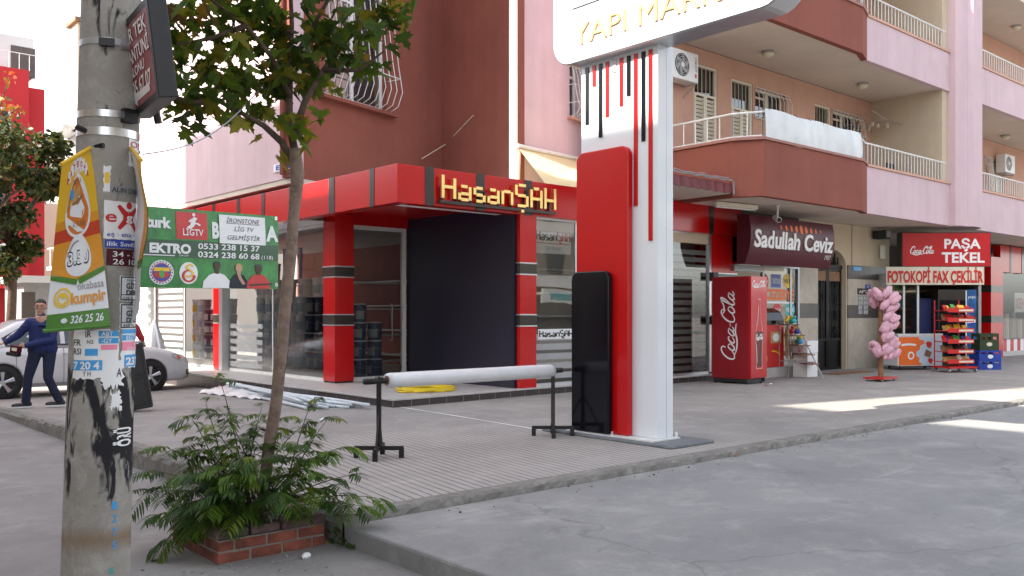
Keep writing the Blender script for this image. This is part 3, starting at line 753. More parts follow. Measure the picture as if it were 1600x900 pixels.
# plinth of dark tiles with a stone top
pz = MB(); path = [(7.45, 24.0), (7.45, 11.2), (10.2, 11.32), (16.7, 11.42)]
pz.strip(path, 0.3, -0.05, PT - 0.03)
H(pz, 'plinth', 'tile_brown')
jm = MB()
for (ax, ay), (bx_, by) in zip(path, path[1:]):
    L = math.hypot(bx_ - ax, by - ay); n = round(L / 0.33)
    for k in range(n + 1):
        x, y = ax + (bx_ - ax) * k / n, ay + (by - ay) * k / n; dx, dy = (bx_ - ax) / L * 0.004, (by - ay) / L * 0.004
        nx, ny = dy / 0.004 * 0.0025, -dx / 0.004 * 0.0025
        jm.add([(x - dx + nx, y - dy + ny, 0.0), (x + dx + nx, y + dy + ny, 0.0), (x + dx + nx, y + dy + ny, PT - 0.031), (x - dx + nx, y - dy + ny, PT - 0.031)], [(0, 1, 2, 3)])
H(jm, 'tile_grout', 'grey_paint')
H(MB().prism([(7.43, 24.0), (7.43, 11.18), (10.2, 11.30), (16.7, 11.40), (16.7, 12.4), (10.6, 12.4), (10.6, 14.9), (8.9, 14.9), (8.9, 24.0)], PT - 0.03, PT), 'plinth_top', 'stone_top', bevel=0.006)
# fascia
FZ0, FZ1 = 3.28, 3.87
H(MB().strip([(7.6, 24.0), (7.6, 11.3), (16.66, 11.42)], 0.22, FZ0, FZ1), 'fascia', 'red_gloss', bevel=0.008)
FF = frame((7.6, 11.3, 0), (9.06, 0.12, 0)); FL = frame((7.6, 24.0, 0), (0, -1, 0))
def ff(u, v=290):
    p = online(u, v, (7.6, 11.3), (9.06, 0.12)); return math.hypot(p.x - 7.6, p.y - 11.3), p.z
for u0, u1 in ((664, 678), (744, 757), (819, 831), (1108, 1115)):
    H(MB().prism([(ff(u0)[0], FZ0 - 0.004), (ff(u1)[0], FZ0 - 0.004), (ff(u1)[0], FZ1 + 0.004), (ff(u0)[0], FZ1 + 0.004)], -0.002, 0.008, FF), 'fascia_band', 'band_black')
for u0, u1 in ((578, 585), (514, 523), (452, 459), (409, 414), (370, 375), (332, 336), (303, 306)):
    a, b = 24.0 - onX(u0, 300, 7.6).y, 24.0 - onX(u1, 300, 7.6).y
    H(MB().prism([(a, FZ0 - 0.004), (b, FZ0 - 0.004), (b, FZ1 + 0.004), (a, FZ1 + 0.004)], -0.002, 0.008, FL), 'fascia_band', 'band_black')
H(MB().add([(7.82, 11.52, FZ0 + 0.03), (16.6, 11.62, FZ0 + 0.03), (16.6, 12.3, FZ0 + 0.03), (10.3, 12.3, FZ0 + 0.03), (10.3, 11.9, FZ0 + 0.03), (7.82, 11.9, FZ0 + 0.03)], [(0, 1, 2, 3, 4, 5)]), 'fascia_soffit', 'white_paint')
H(MB().add([(7.82, 11.9, FZ0 + 0.16), (10.3, 11.9, FZ0 + 0.16), (10.3, 14.7, FZ0 + 0.16), (7.82, 14.7, FZ0 + 0.16)], [(0, 1, 2, 3)]), 'porch_ceiling', 'red_gloss')
H(MB().add([(7.82, 14.7, FZ0 + 0.02), (8.6, 14.7, FZ0 + 0.02), (8.6, 24, FZ0 + 0.02), (7.82, 24, FZ0 + 0.02)], [(0, 1, 2, 3)]), 'fascia_soffit', 'white_paint')
H(MB().prism([(7.7, 24), (7.7, 11.5), (14.5, 11.6), (14.5, 13), (9, 16), (9, 24)], FZ1 - 0.06, FZ1 - 0.02), 'fascia_top', 'grey_metal')
# pillars with black bands between silver lines
def pillar(x0, x1, y0, y1, zb, zt, name='pillar'):
    p = H(MB().box(x0, x1, y0, y1, zb + 0.13, zt), name, 'red_gloss', bevel=0.006)
    H(MB().box(x0 + 0.01, x1 - 0.01, y0 + 0.01, y1 - 0.01, zb, zb + 0.13), 'pillar_base', 'black_paint', p)
    for z in (1.40, 2.28):
        H(MB().box(x0 - 0.006, x1 + 0.006, y0 - 0.006, y1 + 0.006, z, z + 0.17), 'band', 'band_black', p)
        s = MB(); s.box(x0 - 0.009, x1 + 0.009, y0 - 0.009, y1 + 0.009, z - 0.022, z - 0.001); s.box(x0 - 0.009, x1 + 0.009, y0 - 0.009, y1 + 0.009, z + 0.171, z + 0.192)
        H(s, 'silver_trim', 'aluminium', p)
pillar(8.3, 8.7, 14.37, 14.79, PT - 0.10, 3.42)
pillar(8.3, 8.52, 19.44, 19.79, PT - 0.10, FZ0 + 0.02)
pillar(10.1, 10.48, 11.33, 11.42, 0.18, FZ0 + 0.03)
xr = onY(1113, 400, 11.45).x
pillar(xr, 16.6, 11.5, 11.9, PT - 0.1, FZ0)
# door in the porch: frame, glass, lintel; dark navy panel closing the porch side
FD = frame((8.72, 14.6, PT), (1, 0, 0)); dw = 1.28
dr = H(rect_frame(MB(), FD, 0.02, dw, 0.0, 2.93, 0.075, -0.06, 0.03), 'door_frame', 'white_metal')
H(MB().sheet(FD, 0.09, dw - 0.07, 0.07, 2.86, -0.01), 'door_pane', 'front_glass', dr)
H(MB().tube([FD(0.94, 0.75, 0.0), FD(0.94, 0.75, 0.06), FD(0.94, 1.45, 0.06), FD(0.94, 1.45, 0.0)], 0.014, 6), 'door_handle', 'steel', dr)
H(MB().box(8.7, 10.05, 14.58, 14.7, PT + 2.93, FZ0 + 0.16), 'door_lintel', 'red_gloss')
H(MB().box(10.05, 10.16, 11.44, 14.62, PT, FZ0 + 0.16), 'navy_panel', 'navy_panel', bevel=0.003)
# side glass with frames
FS = frame((8.45, 24.0, 0), (0, -1, 0))          # looking at the side street front; x grows towards the corner
s_ = lambda y: 24.0 - y
for y0, y1 in ((14.80, 19.43), (19.80, 23.9)):
    f = MB(); rect_frame(f, FS, s_(y1), s_(y0), PT, FZ0 + 0.01, 0.06, -0.03, 0.02)
    m = (y0 + y1) / 2; bar(f, FS, s_(m), PT + .05, s_(m), FZ0 - .05, 0.03, -0.02, 0.015)
    wf = H(f, 'shop_window', 'white_metal')
    H(MB().sheet(FS, s_(y1) + 0.05, s_(y0) - 0.05, PT + 0.05, FZ0 - 0.05, 0.0), 'shop_window_pane', 'shop_glass', wf)
    H(MB().box(8.47, 8.62, y0, y1, PT, PT + 0.17), 'shop_window_sill', 'white_paint', wf)
H(MB().box(8.28, 8.46, 19.25, 19.43, PT, FZ0), 'door_post', 'aluminium')
pm('frosted_film', (0.75, 0.76, 0.76), 0.7, var=0.04, transl=0.5)
st = MB()
for k in range(6): st.sheet(FS, s_(19.2), s_(17.6), PT + 0.10 + 0.17 * k, PT + 0.20 + 0.17 * k, 0.006)
H(st, 'frosted_stripes', 'frosted_film'); st = MB()
for k in range(16): st.sheet(FS, s_(23.6), s_(22.0), PT + 0.10 + 0.17 * k, PT + 0.20 + 0.17 * k, 0.006)
H(st, 'frosted_stripes', 'frosted_film')
# front glass right of the square pillar, and the striped window before the red end pillar
FR = frame((10.48, 11.48, 0), (5.2, 0.07, 0))
def fx(u, v=450):
    p = online(u, v, (10.48, 11.48), (5.2, 0.07)); return p.x - 10.48, p.z
xg1 = fx(1110)[0]
f = MB(); rect_frame(f, FR, 0.01, xg1, PT, FZ0 + 0.02, 0.05, -0.03, 0.02)
for u in (899, 1050): bar(f, FR, fx(u)[0], PT + .05, fx(u)[0], FZ0, 0.03, -0.02, 0.015)
bar(f, FR, xg1 - 0.05, PT + 0.04, xg1 - 0.05, FZ0, 0.10, -0.04, 0.05)
wf = H(f, 'shop_window', 'aluminium')
H(MB().sheet(FR, 0.05, xg1 - 0.05, PT + 0.05, FZ0 - 0.03, 0.0), 'shop_window_pane', 'front_glass', wf)
H(MB().box(10.5, 15.6, 11.52, 11.7, FZ0 - 0.22, FZ0 + 0.02), 'window_header', 'cream_plaster', wf)
st = MB()
for k in range(5): st.sheet(FR, 0.06, fx(1048)[0], PT + 0.12 + 0.17 * k, PT + 0.23 + 0.17 * k, 0.006)
H(st, 'frosted_stripes', 'frosted_film')
bl = MB(); fx0 = fx(1050)[0] + 0.05
k = PT + 0.1
while k < FZ0 - 0.45: bl.sheet(FR, fx0, xg1 - 0.12, k, k + 0.095, -0.03); k += 0.15
H(bl, 'blind_stripes', 'frosted_film')
kn = MB(); kn.lathe([(0.0, 0), (0.035, 0), (0.035, 0.02), (0.02, 0.05), (0.0, 0.05)], 12, FR(fx(896)[0], fx(896, 466)[1], 0.02), 'Y')
H(kn, 'glass_fixing', 'steel')
# interior
H(MB().box(8.5, 16.6, 11.9, 24, 0.2, PT - 0.035), 'interior_floor', 'stone_top')
H(MB().box(12.6, 12.8, 14.65, 24, PT, FZ0 + 0.3), 'interior_wall', 'brown_plaster')
H(MB().box(10.2, 16.5, 14.4, 14.6, PT, FZ0 + 0.3), 'interior_wall', 'room_wall')
H(MB().prism([(8.6, 24), (8.6, 14.72), (10.2, 14.72), (10.2, 12), (16.6, 12), (16.6, 24)], FZ0 + 0.05, FZ0 + 0.1), 'interior_ceiling', 'room_wall')
H(MB().box(16.5, 16.6, 11.95, 24, PT, FZ0), 'interior_wall', 'room_wall')
shf = MB()
for k in range(5): shf.box(10.6, 15.5, 13.9, 14.35, PT + 0.2 + 0.5 * k, PT + 0.23 + 0.5 * k)
for k in range(4): shf.box(9.0, 12.4, 15.9, 16.3, PT + 0.25 + 0.55 * k, PT + 0.28 + 0.55 * k)
for k in range(4): shf.box(12.2, 12.55, 16.4, 23.6, PT + 0.25 + 0.6 * k, PT + 0.28 + 0.6 * k)
H(shf, 'interior_shelving', 'white_metal')
# fascia lettering: square gold letters on a dark base rail
def blockletters(mb, F, x, y, h, w, gap, z0, z1, t, txt=None):
    glyph = {
        'H': [(0, 0, 0, 1), (1, 0, 1, 0.9), (0, .5, 1, .5)],
        'a': [(0, .6, .9, .6), (1, 0, 1, .6), (0, .28, 1, .28), (0, .02, 1, .02), (0, 0, 0, .3)],
        's': [(0, .6, 1, .6), (0, .3, 0, .6), (0, .3, 1, .3), (1, 0, 1, .3), (0, .02, 1, .02)],
        'n': [(0, 0, 0, .62), (0, .6, 1, .6), (1, 0, 1, .6)],
        'S': [(.1, .98, 1, .98), (0, .5, 0, .98), (0, .5, 1, .5), (1, 0, 1, .5), (0, .02, 1, .02), (.45, -.22, .6, -.22)],
        'A': [(0, 0, 0, .85), (.1, .9, .9, .9), (1, 0, 1, .85), (0, .42, 1, .42)],
        'K': [(0, 0, 0, 1), (1, 0, 1, 1), (0, .42, 1, .42)]}
    for g, wd in txt:
        for (a, b, c, d) in glyph[g]:
            x0, x1 = x + a * wd, x + c * wd; y0, y1 = y + b * h, y + d * h
            if a == c: mb.prism([(x0 - t / 2, y0), (x0 + t / 2, y0), (x0 + t / 2, y1), (x0 - t / 2, y1)], z0, z1, F)
            else: mb.prism([(x0 + (t / 2 if b not in (-.22,) else 0), y0 - t * .42), (x1 - t / 2 + (.06 if b == -.22 else 0), y0 - t * .42), (x1 - t / 2 + (.06 if b == -.22 else 0), y0 + t * .42), (x0 + (t / 2 if b not in (-.22,) else 0), y0 + t * .42)], z0 + 0.0015, z1 - 0.0015, F)
        x += wd + gap
    return x
x0 = ff(684)[0] + 0.03; x1 = ff(862)[0]
W_ = x1 - x0; word = [('H', .13), ('a', .12), ('s', .11), ('a', .115), ('n', .115), ('S', .14), ('A', .13), ('K', .13)]
tot = sum(w for _, w in word) + 7 * 0.055; k = W_ / tot * 0.995
bk = MB(); blockletters(bk, FF, x0, FZ0 + 0.125, 0.36, 0, 0.055 * k, 0.06, 0.10, 0.060, [(g, w * k) for g, w in word])
H(bk, 'sign_letters', 'gold', bevel=0.004)
H(MB().prism([(x0 - 0.05, FZ0 + 0.045), (x1 + 0.02, FZ0 + 0.045), (x1 + 0.02, FZ0 + 0.09), (x0 - 0.05, FZ0 + 0.09)], 0.02, 0.09, FF), 'letter_rail', 'band_black')
for i in range(9): H(MB().prism([(x0 + W_ * i / 8.4, FZ0 + 0.09), (x0 + W_ * i / 8.4 + .02, FZ0 + 0.09), (x0 + W_ * i / 8.4 + .02, FZ0 + 0.3), (x0 + W_ * i / 8.4, FZ0 + 0.3)], 0.0, 0.058, FF), 'letter_bracket', 'band_black')
# white name board hung inside the front glass
nb = thing('name_board', 'white shop name board hung behind the glass right of the red pillar', 'sign', FR(0.1, 2.5, -0.1))
xb0, xb1 = fx(840)[0], fx(897)[0]; zb0, zb1 = fx(865, 396)[1], fx(865, 353)[1]
FN = lambda x, y, z=0: FR(xb0 + x, zb0 + y, -0.08 + z)
wn, hn = xb1 - xb0, zb1 - zb0
MB().prism([(0, 0), (wn, 0), (wn, hn), (0, hn)], -0.03, 0, FN).build('board', 'white_paint', nb, world=True)
bk = MB(); ww = wn * .92; tt = sum(w for _, w in word) + 7 * .05; k = ww / tt
xx = blockletters(bk, FN, wn * .05, hn * .48, hn * .34, 0, 0.05 * k, 0.001, 0.008, 0.03, [(g, w * k) for g, w in word[:5]])
bk.build('black_letters', 'black_paint', nb, world=True)
bk = MB(); blockletters(bk, FN, xx, hn * .48, hn * .36, 0, 0.05 * k, 0.001, 0.008, 0.03, [(g, w * k) for g, w in word[5:]])
bk.prism([(wn * .05, hn * .36), (wn * .95, hn * .36), (wn * .95, hn * .385), (wn * .05, hn * .385)], 0.001, 0.006, FN)
bk.build('red_letters', 'red_paint', nb, world=True)
MB().text(FN, 'YAPI MARKET', wn * .52, hn * .14, hn * .12, wn * .45, 0.003, align='C').build('small_lettering', 'grey_paint', nb, world=True)
# strip sign lower on the same glass
s2 = thing('glass_strip_sign', 'long white name strip stuck low on the front glass', 'sign', FR(0.1, 1.3, 0))
za, zb_ = fx(865, 530)[1], fx(865, 514)[1]
FN2 = lambda x, y, z=0: FR(fx(840)[0] + x, za + y, 0.012 + z); hn2 = zb_ - za
MB().prism([(0, 0), (wn, 0), (wn, hn2), (0, hn2)], -0.004, 0, FN2).build('strip', 'white_paint', s2, world=True)
bk = MB(); blockletters(bk, FN2, wn * .04, hn2 * .25, hn2 * .6, 0, 0.045 * k, 0.001, 0.004, 0.026, [(g, w * k) for g, w in word])
bk.build('strip_letters', 'black_paint', s2, world=True)
# ================================================================== BLOCKS ACROSS THE STREETS (they throw the shade and stand in the reflections)
pm('beige_facade', (0.50, 0.43, 0.33), 0.85, var=0.06, scale=0.6, streak=0.1)
def block(name, label, boxes, mat, faces, loc):
    b = thing(name, label, 'building', loc)
    for (x0, x1, y0, y1, z1) in boxes: MB().box(x0, x1, y0, y1, 0, z1).build('wall', mat, b, world=True)
    win0 = None
    for F, w, h in faces:
        zz = 4.2
        bal = MB()
        while zz < h - 2:
            x = 1.2
            while x < w - 2:
                m = MB(); rect_frame(m, F, x, x + 1.5, zz, zz + 1.5, 0.08, 0.0, 0.05); m.sheet(F, x + .08, x + 1.42, zz + .08, zz + 1.42, 0.01)
                m.build('window', 'window_glass' , b, world=True); x += 3.1
            MB().box(0.5, w - 0.5, zz - 1.0, zz - 0.15, 0.02, 1.1, M=lambda p: F(p.x, p.y, p.z)).build('balcony', 'white_paint', b, world=True)
            zz += 3.3
        MB().box(0.2, w - 0.2, 0.1, 2.6, 0.0, 0.04, M=lambda p: F(p.x, p.y, p.z)).build('shop_glazing', 'dark_room', b, world=True)
        MB().add([F(0.2, 3.1, 0.03), F(w - .2, 3.1, 0.03), F(w - .2, 2.75, 1.5), F(0.2, 2.75, 1.5)], [(0, 1, 2, 3)]).build('awning', 'cream_paint', b, world=True)
    return b
block('street_block', 'beige apartment block across the side street, roofline stepped to shape the shade', [(-22, -9, -6, 7.8, 28), (-22, -9.02, 7.8, 12.35, 16.9), (-12.5, -9, 12.35, 16.5, 34), (-22, -12.52, 12.35, 16.5, 16.0), (-22, -9.02, 16.5, 17.9, 16.9), (-22, -9, 17.9, 22.9, 18.7)], 'beige_facade',  # out of view; roof steps made up to place the shade and sun patches
      [(frame((-9, 22.5, 0), (0, -1, 0)), 28, 16)], (-9, 8, 0))
block('facing_block', 'beige apartment block across the main street behind the viewer', [(-4, 46, -34, -18, 15)], 'beige_facade',
      [(frame((46, -18, 0), (-1, 0, 0)), 50, 15)], (20, -18, 0))

fs_ = thing('facing_shop_sign', 'long white shop sign with teal letters across the main street', 'sign', (40, -16.4, 2.3))
Fds = frame((41.8, -16.4, 2.25), (-1, 0, 0))
MB().box(0, 3.6, 0, .8, -.1, 0, M=lambda p: Fds(p.x, p.y, p.z)).build('board', 'white_paint', fs_, world=True); MB().text(Fds, 'DAIKIN', .5, .18, .42, 2.4, .01, bold=.05).build('lettering', 'teal_paint', fs_, world=True)
block('added_low_block', 'low beige row with shops across the side street farther along, added for the reflections', [(-22, -9.4, 23.2, 64, 9.3)], 'beige_facade',  # unseen row added so the glossy panels mirror a building instead of sky
      [(frame((-9.4, 63, 0), (0, -1, 0)), 39, 8.5)], (-9.4, 40, 0))
# ================================================================== FAR LEFT BACKGROUND
pm('far_red', (0.46, 0.018, 0.022), 0.8, var=0.04, scale=0.4)
pm('far_white', (0.62, 0.62, 0.61), 0.8, var=0.04, scale=0.4)
pm('far_cream', (0.62, 0.50, 0.38), 0.8, var=0.05, scale=0.4)
rb = thing('red_building', 'bright red house with a white rooftop flat far down the side street', 'building', (9, 49, 0))
p = atd(72, 125, 45); p2 = atd(41, 120, 44.6)
MB().box(-6, p2.x, p.y - 0.3, 60, 0, 13.6).build('wall', 'far_red', rb, world=True)
MB().box(p2.x, p.x, p.y + 0.3, 60, 0, 12.9).build('wall', 'far_red', rb, world=True)
MB().box(-4, p.x - 0.3, p.y + 1.2, 58, 13.6, 15.6).build('penthouse', 'far_white', rb, world=True)
MB().box(-5, p2.x - 1.2, p.y + 0.9, 58, 15.6, 15.75).build('roof', 'far_white', rb, world=True)
q = atd(38, 140, 45); MB().box(q.x - 0.5, q.x + 0.6, p.y + 1.15, p.y + 1.3, 13.6, 15.1).build('door', 'dark_room', rb, world=True)
rl = MB()
for k in range(14): rl.tube([(p2.x - 4 + 0.45 * k, p.y - 0.2, 13.6), (p2.x - 4 + 0.45 * k, p.y - 0.2, 14.4)], 0.02, 4)
rl.tube([(p2.x - 5, p.y - 0.2, 14.4), (p2.x + 2, p.y - 0.2, 14.4)], 0.025, 4); rl.build('railing', 'white_metal', rb, world=True)
F = frame((p2.x - 9, p.y - 0.3, 0), (1, 0, 0))
for k in range(2):
    for j in range(3):
        m = MB(); m.box(7.0 - 3.2 * k, 8.2 - 3.2 * k, 10.2 - 3.3 * j, 11.6 - 3.3 * j, -0.05, 0.03, M=lambda p: F(p.x, p.y, p.z)); w = m.build('window', 'white_paint', rb, world=True)
        MB().sheet(F, 7.1 - 3.2 * k, 8.1 - 3.2 * k, 10.3 - 3.3 * j, 11.5 - 3.3 * j, 0.035).build('pane', 'window_glass', w, world=True)
MB().add([F(4, 3.2, 0.0), F(9.4, 3.2, 0.0), F(9.4, 2.8, 1.2), F(4, 2.8, 1.2)], [(0, 1, 2, 3)]).build('awning', 'red_paint', rb, world=True)
cb = thing('cream_building', 'cream house standing behind the red house', 'building', (14, 56, 0))
p = atd(70, 230, 52); p3 = atd(140, 230, 52)
MB().box(p.x - 1, p3.x + 3, p.y + 6, p.y + 14, 0, 12.2).build('wall', 'far_cream', cb, world=True)
MB().box(p.x - 1.3, p3.x + 3.3, p.y + 5.7, p.y + 14, 12.2, 12.5).build('roof', 'far_white', cb, world=True)
pb = thing('pale_building', 'pale sunlit apartment house with balconies behind the concrete pole', 'building', (11, 40, 0))
p = atd(134, 170, 36)
MB().box(p.x, p.x + 9, p.y, p.y + 3, 0, 11.6).build('wall', 'far_white', pb, world=True)
MB().box(p.x - 0.35, p.x + 1.2, p.y - 0.2, p.y + 0.8, 9.0, 13.2).build('stair_tower', 'far_cream', pb, world=True)
MB().box(p.x - 0.5, p.x + 1.4, p.y - 0.4, p.y + 1.0, 13.2, 13.35).build('tower_roof', 'timber', pb, world=True)
for z in (3.4, 6.2, 9.0):
    MB().box(p.x - 0.8, p.x, p.y + 0.2, p.y + 2.6, z, z + 0.14).build('balcony_slab', 'far_white', pb, world=True)
    m = MB(); m.tube([(p.x - 0.75, p.y + 0.25, z + 0.9), (p.x - 0.75, p.y + 2.6, z + 0.9)], 0.03, 5)
    for k in range(5): m.tube([(p.x - 0.75, p.y + 0.25 + 0.5 * k, z + 0.14), (p.x - 0.75, p.y + 0.25 + 0.5 * k, z + 0.9)], 0.015, 4)
    m.build('railing', 'white_metal', pb, world=True)
lw = thing('grey_kiosk', 'low grey flat roofed hut behind the parked white car', 'hut', atd(50, 500, 33).to_3d() * 1.0)
p = atd(28, 430, 33); p3 = atd(80, 430, 33)
lw.location.z = 0
MB().box(p.x + 0.2, p3.x + 0.5, p.y, p.y + 3, 0, 2.75).build('wall', 'grey_paint', lw, world=True)
MB().box(p.x - 0.1, p3.x + 0.8, p.y - 0.3, p.y + 3, 2.75, 3.0).build('roof', 'far_white', lw, world=True)
pw = atd(52, 450, 33); MB().box(pw.x - 0.3, pw.x + 0.15, p.y - 0.02, p.y + 0.1, 1.2, 2.4).build('window', 'dark_room', lw, world=True)
# white slatted roller wall at the end of the shop (sunlit)
ws = thing('slatted_wall', 'sunlit white slatted screen wall past the end of the red shop', 'screen', (8.3, 24.2, 0))
m = MB(); m.box(8.4, 8.6, 24.1, 30, 0, 4.0); m.build('panel', 'white_paint', ws, world=True)
m = MB(); k = 0.3
while k < 3.9: m.box(8.33, 8.4, 24.1, 30, k, k + 0.14); k += 0.24
m.build('slat_panel', 'white_paint', ws, world=True)

# ================================================================== PYLON SIGN
py = thing('pylon_sign', 'tall white shop pylon with red and black panels and an overhead name box', 'sign', (7.6, 6.8, 0.2))
def Y_(mb, name, mat, parent=None, **k): return mb.build(name, mat, parent or py, world=True, **k)
PX = 7.53; FPY = frame((PX, 7.37, 0), (0, -1, 0))          # x: towards the viewer's right, y: up, z out of the white face
def fp(u, v, X=PX):
    p = onX(u, v, X); return 7.37 - p.y, p.z
Y_(MB().prism([(7.30, 5.85), (8.04, 5.85), (8.04, 7.8), (7.30, 7.8)], 0.19, 0.235), 'footing', 'base_concrete', bevel=0.02)
Y_(MB().box(7.36, 7.84, 6.16, 7.45, 0.235, 0.25), 'base_plate', 'white_metal')
Y_(MB().box(PX, 7.79, 6.22, 7.37, 0.25, 4.52), 'post', 'white_gloss', bevel=0.006)
Y_(MB().box(7.672, 7.676, 6.2185, 6.225, 0.25, 4.5), 'seam', 'grey_metal')
wr, hr = fp(981, 232, 7.45)
Y_(MB().prism(rrect(0.0, 7.37 - 6.57, 0.255, 3.46, 0.11, ('tl', 'tr')), 0.004, 0.085, FPY), 'red_panel', 'red_gloss', bevel=0.014, seg=3)
Y_(MB().prism(rrect(0.0, 7.37 - 6.79, 0.257, 2.08, 0.09, ('tl', 'tr')), 0.088, 0.165, FPY), 'black_panel', 'black_gloss', bevel=0.012, seg=3)
for u, v, c in ((918, 195, 'black_gloss'), (929, 135, 'red_gloss'), (939, 215, 'black_gloss'), (949.5, 183, 'red_gloss'), (961, 113, 'grey_metal'), (971.5, 166, 'red_gloss'), (983, 150, 'black_gloss'), (994, 322, 'red_gloss'), (1006, 221, 'black_gloss'), (1017, 376, 'red_gloss')):
    x, z = fp(u, v)
    Y_(MB().prism([(x - 0.026, z), (x + 0.026, z), (x + 0.026, 4.46), (x - 0.026, 4.46)], 0.001, 0.012, FPY), 'drip_stripe', c)
bx0 = frame((7.39, 7.69, 4.5), (0, -1, 0))
sb = Y_(MB().prism(rrect(0, 3.13, 0, 1.7, 0.28), -0.34, 0.0, bx0), 'sign_box', 'aluminium', bevel=0.012)
Y_(MB().prism(rrect(0.012, 3.118, 0.012, 1.688, 0.27), 0.0, 0.012, bx0), 'sign_face', 'white_gloss', sb)
xl = 7.69 - onX(898, 50, 7.385).y; xr_ = 7.69 - onX(1192, 10, 7.385).y
Y_(MB().text(bx0, 'YAPI MARKET', xl, 0.19, 0.25, xr_ - xl, 0.02, ext=0.012, bold=0.0), 'lettering', 'gold_paint', sb)
Y_(MB().prism([(0.33, 0.62), (2.8, 0.62), (2.8, 0.64), (0.33, 0.64)], 0.012, 0.016, bx0), 'rule_line', 'black_paint', sb)
bk = MB(); blockletters(bk, bx0, 0.45, 0.78, 0.55, 0, 0.09, 0.012, 0.04, 0.08, [(g, w * 1.65) for g, w in word]); Y_(bk, 'name_lettering', 'gold_paint', sb)
xs_ = 7.69 - onX(1186, 8, 7.385).y
Y_(MB().text(bx0, 'msreklam', xs_, 0.17, 0.05, 0.2, 0.014), 'maker_lettering', 'grey_paint', sb)
bt = MB()
for y_ in (6.2, 6.8, 7.4): bt.lathe([(0.018, 0), (0.018, 0.03), (0.0, 0.045)], 8, (7.43, y_, 0.25)); bt.lathe([(0.018, 0), (0.018, 0.04), (0, 0.06)], 8, (7.82, y_, 0.25))
Y_(bt, 'anchor_bolts', 'white_metal')

# ================================================================== CONCRETE POLE
PB = atd(148, 0, 4.8); PB.z = 0
pole = thing('concrete_pole', 'weathered round concrete power pole covered in torn posters', 'pole', PB)
toC = Vector((-PB.x, -PB.y, 0)).normalized(); rtC = Vector((-toC.y, toC.x, 0)); 
if rtC.dot(Vector((RX, RY, 0))) < 0: rtC = -rtC
Rv = Vector((RX, RY, 0))
def pax(z): return PB + Rv * 0.028 * z + Vector((0, 0, z))
def prad(z): return 0.173 - 0.0075 * z
def FP(x, y, z=0.0):
    r = prad(y); a = x / r
    return pax(y) + (toC * math.cos(a) + rtC * math.sin(a)) * (r + z)
def pp(u, v):
    c = pax(1.6); d = 4.8 - 0.17; z = EYE - (v - HZ) / FPX * d
    c = pax(z); dc = c.x * FX + c.y * FY; lat = c.x * RX + c.y * RY
    dd = dc - 0.12
    s = ((u - 800) / FPX * dd - lat) / prad(z)
    return math.asin(max(-0.999, min(0.999, s))) * prad(z), z
# the concrete with its smears of old black paint, glue and mud
m = concrete('pole_worn', (0.40, 0.375, 0.33), (0.26, 0.24, 0.21), (0.52, 0.49, 0.44), cracks=False, scale=3.0)
t = m.node_tree; N = t.nodes; L = t.links; b = N['Principled BSDF']
src = b.inputs['Base Color'].links[0].from_socket
tc = N.new('ShaderNodeTexCoord'); mp = N.new('ShaderNodeMapping'); mp.inputs['Scale'].default_value = (9, 9, 3.0); mp.inputs['Rotation'].default_value = (0.3, 0.25, 0)
L.new(tc.outputs['Object'], mp.inputs[0])
nz = N.new('ShaderNodeTexNoise'); nz.inputs['Scale'].default_value = 1.0; nz.inputs['Detail'].default_value = 9; nz.inputs['Roughness'].default_value = 0.62; nz.inputs['Distortion'].default_value = 0.8
L.new(mp.outputs[0], nz.inputs['Vector'])
sx = N.new('ShaderNodeSeparateXYZ'); L.new(tc.outputs['Object'], sx.inputs[0])
zr = N.new('ShaderNodeValToRGB'); zr.color_ramp.interpolation = 'EASE'
el = zr.color_ramp.elements; el[0].position = 0.13; el[0].color = (0, 0, 0, 1); el[1].position = 0.20; el[1].color = (0.62, 0.62, 0.62, 1)
e3 = el.new(0.31); e3.color = (0.62, 0.62, 0.62, 1); e4 = el.new(0.37); e4.color = (0.15, 0.15, 0.15, 1); e5 = el.new(0.55); e5.color = (0.3, 0.3, 0.3, 1)
dv = N.new('ShaderNodeMath'); dv.operation = 'DIVIDE'; dv.inputs[1].default_value = 4.0; L.new(sx.outputs[2], dv.inputs[0]); L.new(dv.outputs[0], zr.inputs[0])
ad = N.new('ShaderNodeMath'); ad.operation = 'MULTIPLY_ADD'; ad.inputs[1].default_value = 0.38; L.new(zr.outputs[0], ad.inputs[0]); L.new(nz.outputs['Fac'], ad.inputs[2])
th = N.new('ShaderNodeValToRGB'); th.color_ramp.elements[0].position = 0.685; th.color_ramp.elements[1].position = 0.745; L.new(ad.outputs[0], th.inputs[0])
mx = N.new('ShaderNodeMixRGB'); L.new(th.outputs[0], mx.inputs[0]); L.new(src, mx.inputs[1]); mx.inputs[2].default_value = (0.018, 0.017, 0.02, 1)
zr2 = N.new('ShaderNodeValToRGB'); el = zr2.color_ramp.elements; el[0].position = 0.095; el[0].color = (0, 0, 0, 1); el[1].position = 0.115; el[1].color = (0.75, 0.75, 0.75, 1); e = el.new(0.135); e.color = (0, 0, 0, 1)
wob = N.new('ShaderNodeMath'); wob.operation = 'MULTIPLY_ADD'; wob.inputs[1].default_value = 0.02; L.new(nz.outputs['Fac'], wob.inputs[0]); L.new(dv.outputs[0], wob.inputs[2]); 
L.new(wob.outputs[0], zr2.inputs[0])
mx2 = N.new('ShaderNodeMixRGB'); L.new(zr2.outputs[0], mx2.inputs[0]); L.new(mx.outputs[0], mx2.inputs[1]); mx2.inputs[2].default_value = (0.20, 0.12, 0.06, 1)
L.new(mx2.outputs[0], b.inputs['Base Color'])
zz = [-0.05 + 0.2 * i for i in range(46)]
sh_ = MB(); sh_.tube([pax(z) for z in zz], [prad(z) for z in zz], 48)
sh_.build('shaft', 'pole_worn', pole, world=True, smooth=True)
